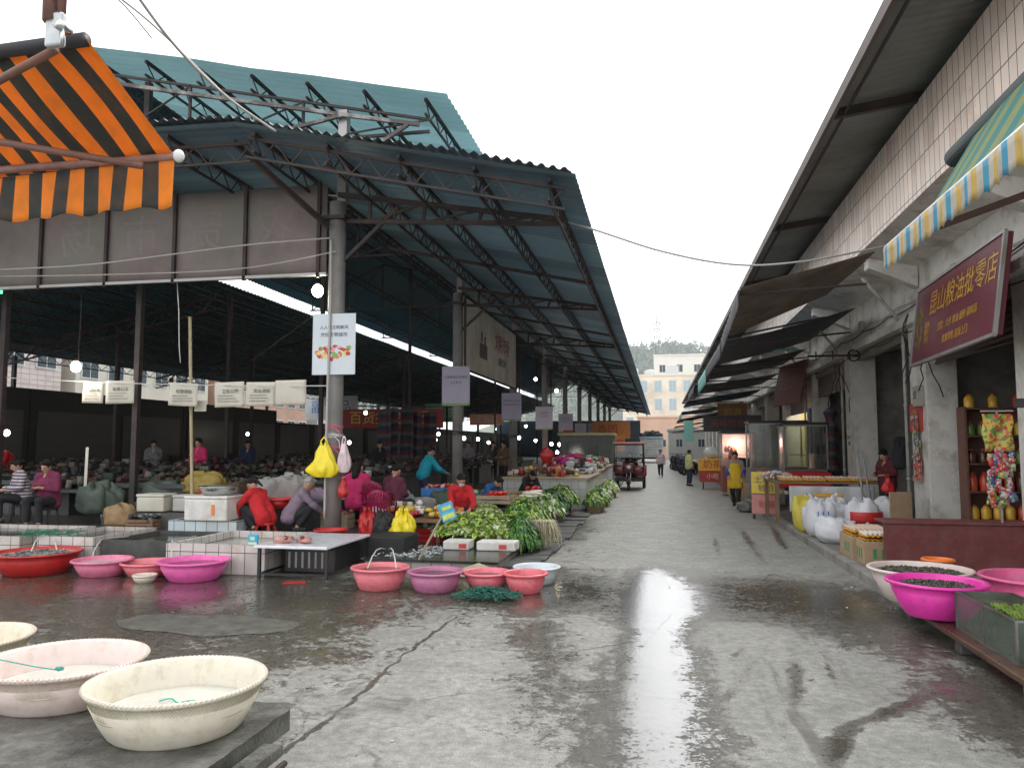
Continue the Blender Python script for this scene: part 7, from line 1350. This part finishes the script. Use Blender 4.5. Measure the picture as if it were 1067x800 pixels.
# pipes and cables on the shop fronts
ppm = M('grey_pvc', (.42, .42, .4), .5, .15, 5, dirt=(.15, .12, .09), dscale=4)
for i, (y, lab) in enumerate([(16.95, 'grey drain pipe down the corner of the near shop pillar'), (22.5, 'grey drain pipe down the second shop pillar'), (28.05, 'grey drain pipe down the third shop pillar')]):
    g = MB(); g.tube([(4.95, y, .13), (4.95, y, 4.1), (4.8, y, 4.5), (4.2, y, 5.3)], .035, 10); [g.tube([(4.95, y, z), (4.95, y, z+.05)], .045, 10) for z in (1.1, 2.6, 3.8)]; tag(g.build('drain_pipe', ppm, None, True), lab, 'pipe', 'drain pipes on the shop row')
for i, (z, x, r_, lab) in enumerate([(4.62, 4.98, .014, 'black cable sagging along the shop wall above the string course'), (4.72, 4.985, .01, 'thin grey cable running above the black one on the shop wall'), (4.05, 4.8, .012, 'black cable looped under the string course of the shops')]):
    g = MB(); pts = []
    for k in range(120): y = 9+k*.3; pts.append((x, y, z-.07*abs(math.sin(k*.42+i))-.02*noise.noise(Vector((k*.3, i, 0)))))
    g.tube(pts, r_, 5, False); tag(g.build('wall_cable', rubber if i != 1 else ppm, None, True), lab, 'cable', 'cables along the shop wall')
for i, (y, z, lab) in enumerate([(20.2, 4.75, 'small grey junction box left of the navy awning bracket'), (14.0, 4.75, 'small grey junction box above the dark red shop sign')]):
    t = thing('junction_box', lab, 'box', (4.95, y, z), 0, 'junction boxes on the shop wall'); g = MB(); g.bbox(-.05, -.09, -.12, .05, .09, .12, .01); g.build('case', M('meter_grey', (.35, .34, .3), .6), t)
# pink and red strings tied round the first post
for i, (v, m_, lab) in enumerate([(446, M('pink_string', (.7, .15, .25), .6), 'pink string knotted round the first post, upper one'), (468, M('pink_string', (.7, .15, .25), .6), 'pink string knotted round the first post above the yellow bag'), (455, M('white_string', (.7, .7, .68), .6), 'white string tied round the first post between the pink ones')]):
    z = at(347, v, Y=12.3).z; g = MB()
    for q in range(3): g.tube([(-5.5+.152*math.cos(a*.4), 12.4+.152*math.sin(a*.4), z+q*.022+.01*math.sin(a+q)) for a in range(17)], .008, 4, False)
    g.tube([(-5.42, 12.24, z), (-5.32, 12.2, z-.07), (-5.3, 12.19, z-.2)], .007, 4); tag(g.build('tied_string', m_, None, True), lab, 'string', 'strings tied round the first post')
for k, y in enumerate(POSTY[:3]):
    if k: 
        g = MB(); z = 2.1; [g.tube([(-5.5+.15*math.cos(a*.4), y+.15*math.sin(a*.4), z+q*.03+.01*math.sin(a+q)) for a in range(17)], .01, 4, False) for q in range(4)]; tag(g.build('tied_rope', rubber, None, True), 'black rope wound round the %s post at head height' % ['', 'second', 'third'][k], 'rope')
# ================================================================== TRICYCLE, MOTORBIKES, VAN
t = thing('cargo_tricycle', 'dark red covered cargo tricycle with a pink roof coming up the left of the lane', 'tricycle', (-1.27, 31.3, 0), 0)
trd = M('tricycle_maroon', (.11, .01, .015), .3, .2, 3, coat=.4); rf = M('pink_red_roof', (.6, .25, .22), .5, .15)
g = MB(); g.bbox(-.62, .1, 1.86, .66, 1.6, 1.93, .03); g.build('roof', rf, t); 
g = MB(); [g.bar((x, y, .75), (x*.96, y+.02, 1.86), .04) for x in (-.58, .6) for y in (.15, 1.5)]; g.bar((-.58, .15, 1.3), (.6, .15, 1.3), .03); g.bar((-.58, .13, 1.83), (.6, .13, 1.83), .05); g.build('canopy_frame', steel_d, t)
g = MB(); g.box(-.55, .13, 1.32, .57, .137, 1.8); g.build('windscreen', gl2, t)
g = MB(); g.bbox(-.56, .12, .62, -.18, .35, 1.0, .06); g.bbox(.2, .12, .62, .6, .35, 1.0, .06); g.bbox(-.2, .1, .7, .22, .3, 1.1, .05); g.build('front_fairing', trd, t, True)
g = MB(); g.bbox(-.56, .36, .35, .58, 1.5, .5, .03); g.build('floor', black_m, t); g = MB(); g.bbox(-.3, .95, .51, .3, 1.45, .78, .05); g.build('seat', rubber, t)
def wheel(par, c, r, w_, name='wheel', rz=0):
    g = MB(); n = 28; prof = [(r-.07, -w_/2), (r-.02, -w_/2), (r, -w_*.3), (r, w_*.3), (r-.02, w_/2), (r-.07, w_/2), (r-.08, 0), (r-.07, -w_/2)]
    vs = []; fs = []; N = len(prof)
    for k in range(n):
        a = 2*math.pi*k/n
        for q, x in prof: vs.append((c[0]+x, c[1]+q*math.cos(a), c[2]+q*math.sin(a)))
    for k in range(n):
        for i in range(N-1): fs.append((k*N+i, ((k+1) % n)*N+i, ((k+1) % n)*N+i+1, k*N+i+1))
    g.add(vs, fs); o = g.build(name, rubber, par, True)
    g = MB(); g.tube([(c[0]-w_*.4, c[1], c[2]), (c[0]+w_*.4, c[1], c[2])], .05, 12)
    for k in range(8): a = k*math.pi/4; g.bar((c[0], c[1], c[2]), (c[0], c[1]+(r-.07)*math.cos(a), c[2]+(r-.07)*math.sin(a)), .022)
    g.build('rim', steel_g, o)
wheel(t, (0, .0, .27), .27, .1); wheel(t, (-.55, 2.1, .27), .27, .13); wheel(t, (.57, 2.1, .27), .27, .13)
g = MB(); g.tube([(-.08, 0, .27), (-.08, .12, .75)], .022, 8); g.tube([(.08, 0, .27), (.08, .12, .75)], .022, 8); g.tube([(0, .12, .75), (0, .3, 1.15)], .03, 8); g.build('fork', chrome, t, True)
g = MB(); g.lathe([(.001, 0)], n=4) if False else g.grid(lambda i, j: (-.07+.14*j, .31*math.sin(-1.2+2.2*i)*1.0, .27+.31*math.cos(-1.2+2.2*i)), 12, 3); g.build('mudguard', trd, t, True, solid=.01)
g = MB(); g.ell((.01, .07, .93), (.09, .06, .08), 16, 10); g.build('headlight', M('headlight_glass', (.7, .7, .68), .1, .05), t, True)
g = MB(); g.tube([(-.38, .42, 1.2), (-.2, .3, 1.15), (.2, .3, 1.15), (.38, .42, 1.2)], .018, 8); g.build('handlebar', black_m, t, True)
for s_ in (-1, 1): g = MB(); g.tube([(s_*.36, .38, 1.2), (s_*.5, .3, 1.38)], .01, 5); g.ell((s_*.52, .29, 1.42), (.06, .015, .045), 10, 6); g.build('mirror', black_m, t, True)
for s_ in (-1, 1): g = MB(); g.ell((s_*.4, .1, .88), (.05, .03, .03), 10, 6); g.build('indicator', orange_pl, t, True)
g = MB(); g.box(-.62, 1.62, .5, .66, 3.0, .54); g.box(-.64, 1.6, .54, -.60, 3.0, .95); g.box(.64, 1.6, .54, .68, 3.0, .95); g.box(-.6, 1.6, .54, .64, 1.63, .95); g.box(-.6, 2.97, .54, .64, 3.0, .95); g.build('cargo_bed', trd, t)
g = MB(); g.bbox(.32, .5, .55, .64, 1.5, .95, .08); g.build('side_panel', M('tricycle_red', (.4, .02, .03), .35, .2), t, True)
person('driver of the tricycle in dark clothes behind the windscreen', (-1.22, 32.45, .32), R_(180), 'drive', blk, blk, 'short', fine=.02)
# scooters parked on the right
def scooter(lab, loc, rz, mat):
    t = thing('parked_motorbike', lab, 'motorbike', loc, rz, 'motorbikes parked along the right side')
    wheel(t, (0, -.62, .25), .25, .09); wheel(t, (0, .62, .25), .25, .1)
    g = MB(); g.bbox(-.14, -.45, .28, .14, -.05, .4, .05); g.ell((0, .38, .55), (.2, .5, .27), 14, 10); g.ell((0, -.45, .65), (.26, .16, .38), 12, 10); g.build('body', mat, t, True)
    g = MB(); g.ell((0, .25, .74), (.15, .42, .07), 14, 8); g.build('seat', rubber, t, True)
    g = MB(); g.tube([(0, -.62, .25), (0, -.4, 1.0)], .025, 8); g.tube([(-.33, -.3, 1.05), (0, -.4, 1.0), (.33, -.3, 1.05)], .018, 8); g.build('handlebar', black_m, t, True)
    g = MB(); g.ell((0, -.5, .88), (.08, .05, .07), 12, 8); g.build('headlight', M('headlight_glass', (.7, .7, .68), .1, .05), t, True)
    g = MB(); [g.ell((s_*.36, -.32, 1.2), (.05, .015, .04), 8, 6) for s_ in (-1, 1)]; [g.tube([(s_*.3, -.32, 1.05), (s_*.36, -.32, 1.18)], .008, 5) for s_ in (-1, 1)]; g.build('mirrors', black_m, t, True)
    return t
sc = scooter('dark blue motorbike, nearest of the parked row on the right', (1.75, 48.5, 0), R_(-35), M('bike_blue', (.03, .04, .09), .3, .2))
sb = scooter('black motorbike, second of the parked row on the right', (1.6, 50.2, 0), R_(-30), M('bike_black', (.02, .02, .022), .3, .2))
for i, nm in enumerate(['third', 'fourth', 'fifth', 'sixth', 'seventh', 'eighth']):
    dup(sb if i % 2 else sc, (1.55-.06*i+uni(-.1, .1), 51.9+i*1.6, 0), R_(-32+uni(-10, 10)), ('dark blue' if i % 2 == 0 else 'black')+' motorbike, %s of the parked row on the right' % nm)
# truck / van at the end of the lane
t = thing('delivery_truck', 'white box truck seen from behind at the far end of the lane', 'truck', (-.9, 82, 0)); g = MB(); g.bbox(-1.2, 0, .55, 1.2, 5, 2.55, .04); g.build('cargo_box', M('truck_white', (.8, .82, .8), .5, .08, 2, dirt=(.3, .3, .28)), t)
g = MB(); g.bbox(-1.25, -.1, 2.5, 1.25, 5.1, 2.72, .03); g.build('roof_trim', M('truck_trim', (.4, .55, .62), .5), t)
g = MB(); [g.box(-1.1, -.02, .75+.28*k, 1.1, -.003, .79+.28*k) for k in range(6)]; g.build('slats', M('truck_slat', (.45, .48, .46), .5), t)
g = MB(); g.box(-1.15, -.1, .4, 1.15, 0, .55); g.build('bumper', black_m, t)
wheel(t, (-.95, 1, .4), .4, .25); wheel(t, (.95, 1, .4), .4, .25)
goods('roof_load', 'dark bundles on the roof of the far white truck', 'goods', (-.9, 84, 2.72), 1.0, 1.6, 40, [ck, greyc, ck], .15, .3, .4)
# ================================================================== FAR BUILDINGS, HILL, MAST
def facade(name, lab, x0, x1, y0, y1, H_, mat, rows_, cols_, axis='y', wm=None, roofm=None, win=(.9, 1.1), z0=1.2, par=.5, cat='building', extra=True):
    t = thing(name, lab, cat, ((x0+x1)/2, (y0+y1)/2, 0)); g = MB(); g.box(x0, y0, 0, x1, y1, H_); g.build('wall', mat, t, False, True)
    g = MB(); g.box(x0-.15, y0-.15, H_, x1+.15, y1+.15, H_+.25); g.build('parapet', roofm or mat, t, False, True)
    wm = wm or M('window_dark', (.05, .07, .08), .15, .3); fr_ = M('window_frame', (.55, .56, .55), .5, .05)
    for r in range(rows_):
        for c_ in range(cols_):
            z = z0+(H_-z0)*r/rows_+.35
            if axis == 'y': # facing -Y
                xc = x0+(x1-x0)*(c_+.5)/cols_; g = MB(); g.box(xc-win[0]/2, y0-.04, z, xc+win[0]/2, y0-.005, z+win[1]); f_ = g.build('window', fr_, t, False, True); g = MB(); g.box(xc-win[0]/2+.07, y0-.05, z+.07, xc-.03, y0-.042, z+win[1]-.07); g.box(xc+.03, y0-.05, z+.07, xc+win[0]/2-.07, y0-.042, z+win[1]-.07)
            else:
                yc = y0+(y1-y0)*(c_+.5)/cols_; g = MB(); g.box(x1+.005, yc-win[0]/2, z, x1+.04, yc+win[0]/2, z+win[1]); f_ = g.build('window', fr_, t, False, True); g = MB(); g.box(x1+.042, yc-win[0]/2+.07, z+.07, x1+.05, yc-.03, z+win[1]-.07); g.box(x1+.042, yc+.03, z+.07, x1+.05, yc+win[0]/2-.07, z+win[1]-.07)
            off = f_.parent.location; 
            for v_ in g.v: v_ -= off
            o = g.build('pane', wm, None); o.parent = f_
    return t
beige = M('hazed_beige_render', (.78, .7, .58), .8, .08, .5, dirt=(.4, .34, .28), dscale=.2); pinkw = TILE('pink_white_tiles', (.5, .44, .42), (.3, .24, .22), .5, .25, 'auto', .5, .08, (.3, .25, .22), .5, msize=.02)  # beige lightened so that distance haze is part of the wall colour
facade('apartment_building', 'beige building with two rows of blue windows at the end of the lane', -6, 5.6, 128, 140, 13.2, beige, 4, 5, 'y', M('blue_window', (.35, .45, .5), .2), win=(1.2, 1.9))
facade('apartment_building', 'taller pale grey block behind the beige building at the end of the lane', -1, 12, 150, 162, 19.0, M('pale_render', (.7, .68, .63), .8, .06, .5), 5, 4, 'y', win=(1.2, 1.5))
bt = facade('low_building', 'low orange-red roofed building just behind the white truck', -3, 6, 108, 116, 5.6, M('hazed_orange_render', (.68, .45, .33), .8, .1, .5), 1, 4, 'y')  # orange wall faded too, haze put into its colour
facade('low_building', 'flat-roofed low grey building closing the lane on the right', 1.0, 9, 98, 104, 3.6, M('grey_render', (.4, .4, .38), .8, .1), 1, 3, 'y')
for i, (x0, w_, h_) in enumerate([(-4.2, 1.2, 1.3), (-1.5, 1.5, 1.0), (2.2, 1.0, 1.6)]):
    t = thing('roof_tank', ['rooftop water tank at the left of the beige building', 'rooftop water tank in the middle of the beige building', 'rooftop shed at the right of the beige building'][i], 'tank', (x0, 131, 13.45)); g = MB(); g.lathe([(.001, 0), (w_*.6, 0), (w_*.62, h_*.9), (w_*.2, h_*1.1), (.001, h_*1.12)], n=18) if i < 2 else g.box(-w_, -.8, 0, w_, .8, h_); g.build('tank', M('tank_metal', (.5, .52, .52), .4, .1), t, i < 2)
# buildings beyond the open left side of the hall
for i, (y0, y1, H_, m_, lab) in enumerate([(20, 34, 8.5, pinkw, 'pink-white tiled building seen through the hall at the far left'), (35, 47, 8, M('cream_render', (.5, .47, .4), .8, .1, .8), 'cream building with barred windows beyond the hall, second from the left'), (48, 62, 7, M('brick_render', (.42, .27, .2), .8, .15, .8), 'brick-coloured building beyond the hall behind the paper notices'), (64, 90, 7.5, M('green_grey_render', (.36, .42, .38), .8, .1, .8), 'green-grey building beyond the hall left of the second post')]):
    facade('low_building', lab, -40, -30, y0, y1, H_, m_, 2, int((y1-y0)/2), 'x', win=(1.3, 1.5), z0=2)
# trees on the hill as one mass
g = MB()
for k in range(520):
    i, j = uni(.25, .8), uni(.05, .6); p = Vector(hf(i, j)); r = uni(10, 24)
    for q in range(70):
        a, b = uni(0, 6.28), uni(-.5, 1.57); d = Vector((math.cos(a)*math.cos(b), math.sin(a)*math.cos(b), math.sin(b))); c = p+Vector((0, 0, r*.7))+d*r*uni(.6, 1.05); s_ = uni(1.8, 4); g.cur = random.randrange(3)
        n1 = Vector((uni(-1, 1), uni(-1, 1), uni(-1, 1))).normalized(); n2 = n1.orthogonal().normalized(); g.add([c+n1*s_, c+n2*s_, c-n1*s_, c-n2*s_], [(0, 1, 2, 3)])
tag(g.build('hill_trees', [M('far_leaf_a', (.08, .14, .07), .7, .2, .1, bump=0), M('far_leaf_b', (.12, .17, .09), .7, .2, .1, bump=0), M('far_leaf_c', (.055, .1, .055), .7, .2, .1, bump=0)]), 'green wooded hilltop rising behind the far buildings', 'trees', kind='stuff')
# mast
top = at(685, 323, Y=1720); bs = at(685, 362, Y=1720)
t = thing('radio_mast', 'thin lattice radio mast on the wooded hill', 'mast', (bs.x, 1720, bs.z-32)); t.scale = (2, 2, 2); Hm = (top.z-bs.z+32)/2
g = MB(); [g.bar((a*2.2, b*2.2, 0), (0, 0, Hm), .45) for a in (-1, 1) for b in (-1, 1)]
for k in range(14): z = Hm*k/15; w_ = 2.2*(1-k/15); z2 = Hm*(k+1)/15; w2 = 2.2*(1-(k+1)/15); g.bar((-w_, -w_, z), (w2, -w2, z2), .25); g.bar((w_, -w_, z), (-w2, -w2, z2), .25)
g.build('tower', steel_d, t)
for z in (.45, .6, .72, .25):
    g = MB(); [g.bbox(x-.8, -.6, Hm*z, x+.8, .6, Hm*z+2.8, .2) for x in (-3.2, 3.0)]; g.bar((-3.2, 0, Hm*z+1.2), (3.0, 0, Hm*z+1.2), .3); g.build('antenna_ring', M('antenna_grey', (.25, .25, .25), .6), t)
# air
hz_ = bpy.data.materials.new('haze'); hz_.use_nodes = True; n = hz_.node_tree; n.nodes.clear(); ou = n.nodes.new('ShaderNodeOutputMaterial'); pv = n.nodes.new('ShaderNodeVolumePrincipled'); pv.inputs['Density'].default_value = HAZE; pv.inputs['Color'].default_value = (.95, .97, 1, 1); n.links.new(pv.outputs[0], ou.inputs['Volume'])
if HAZE: g = MB(); g.box(-2020, -70, -40, 2020, 3220, 400); tag(g.build('haze', hz_), kind='stuff')
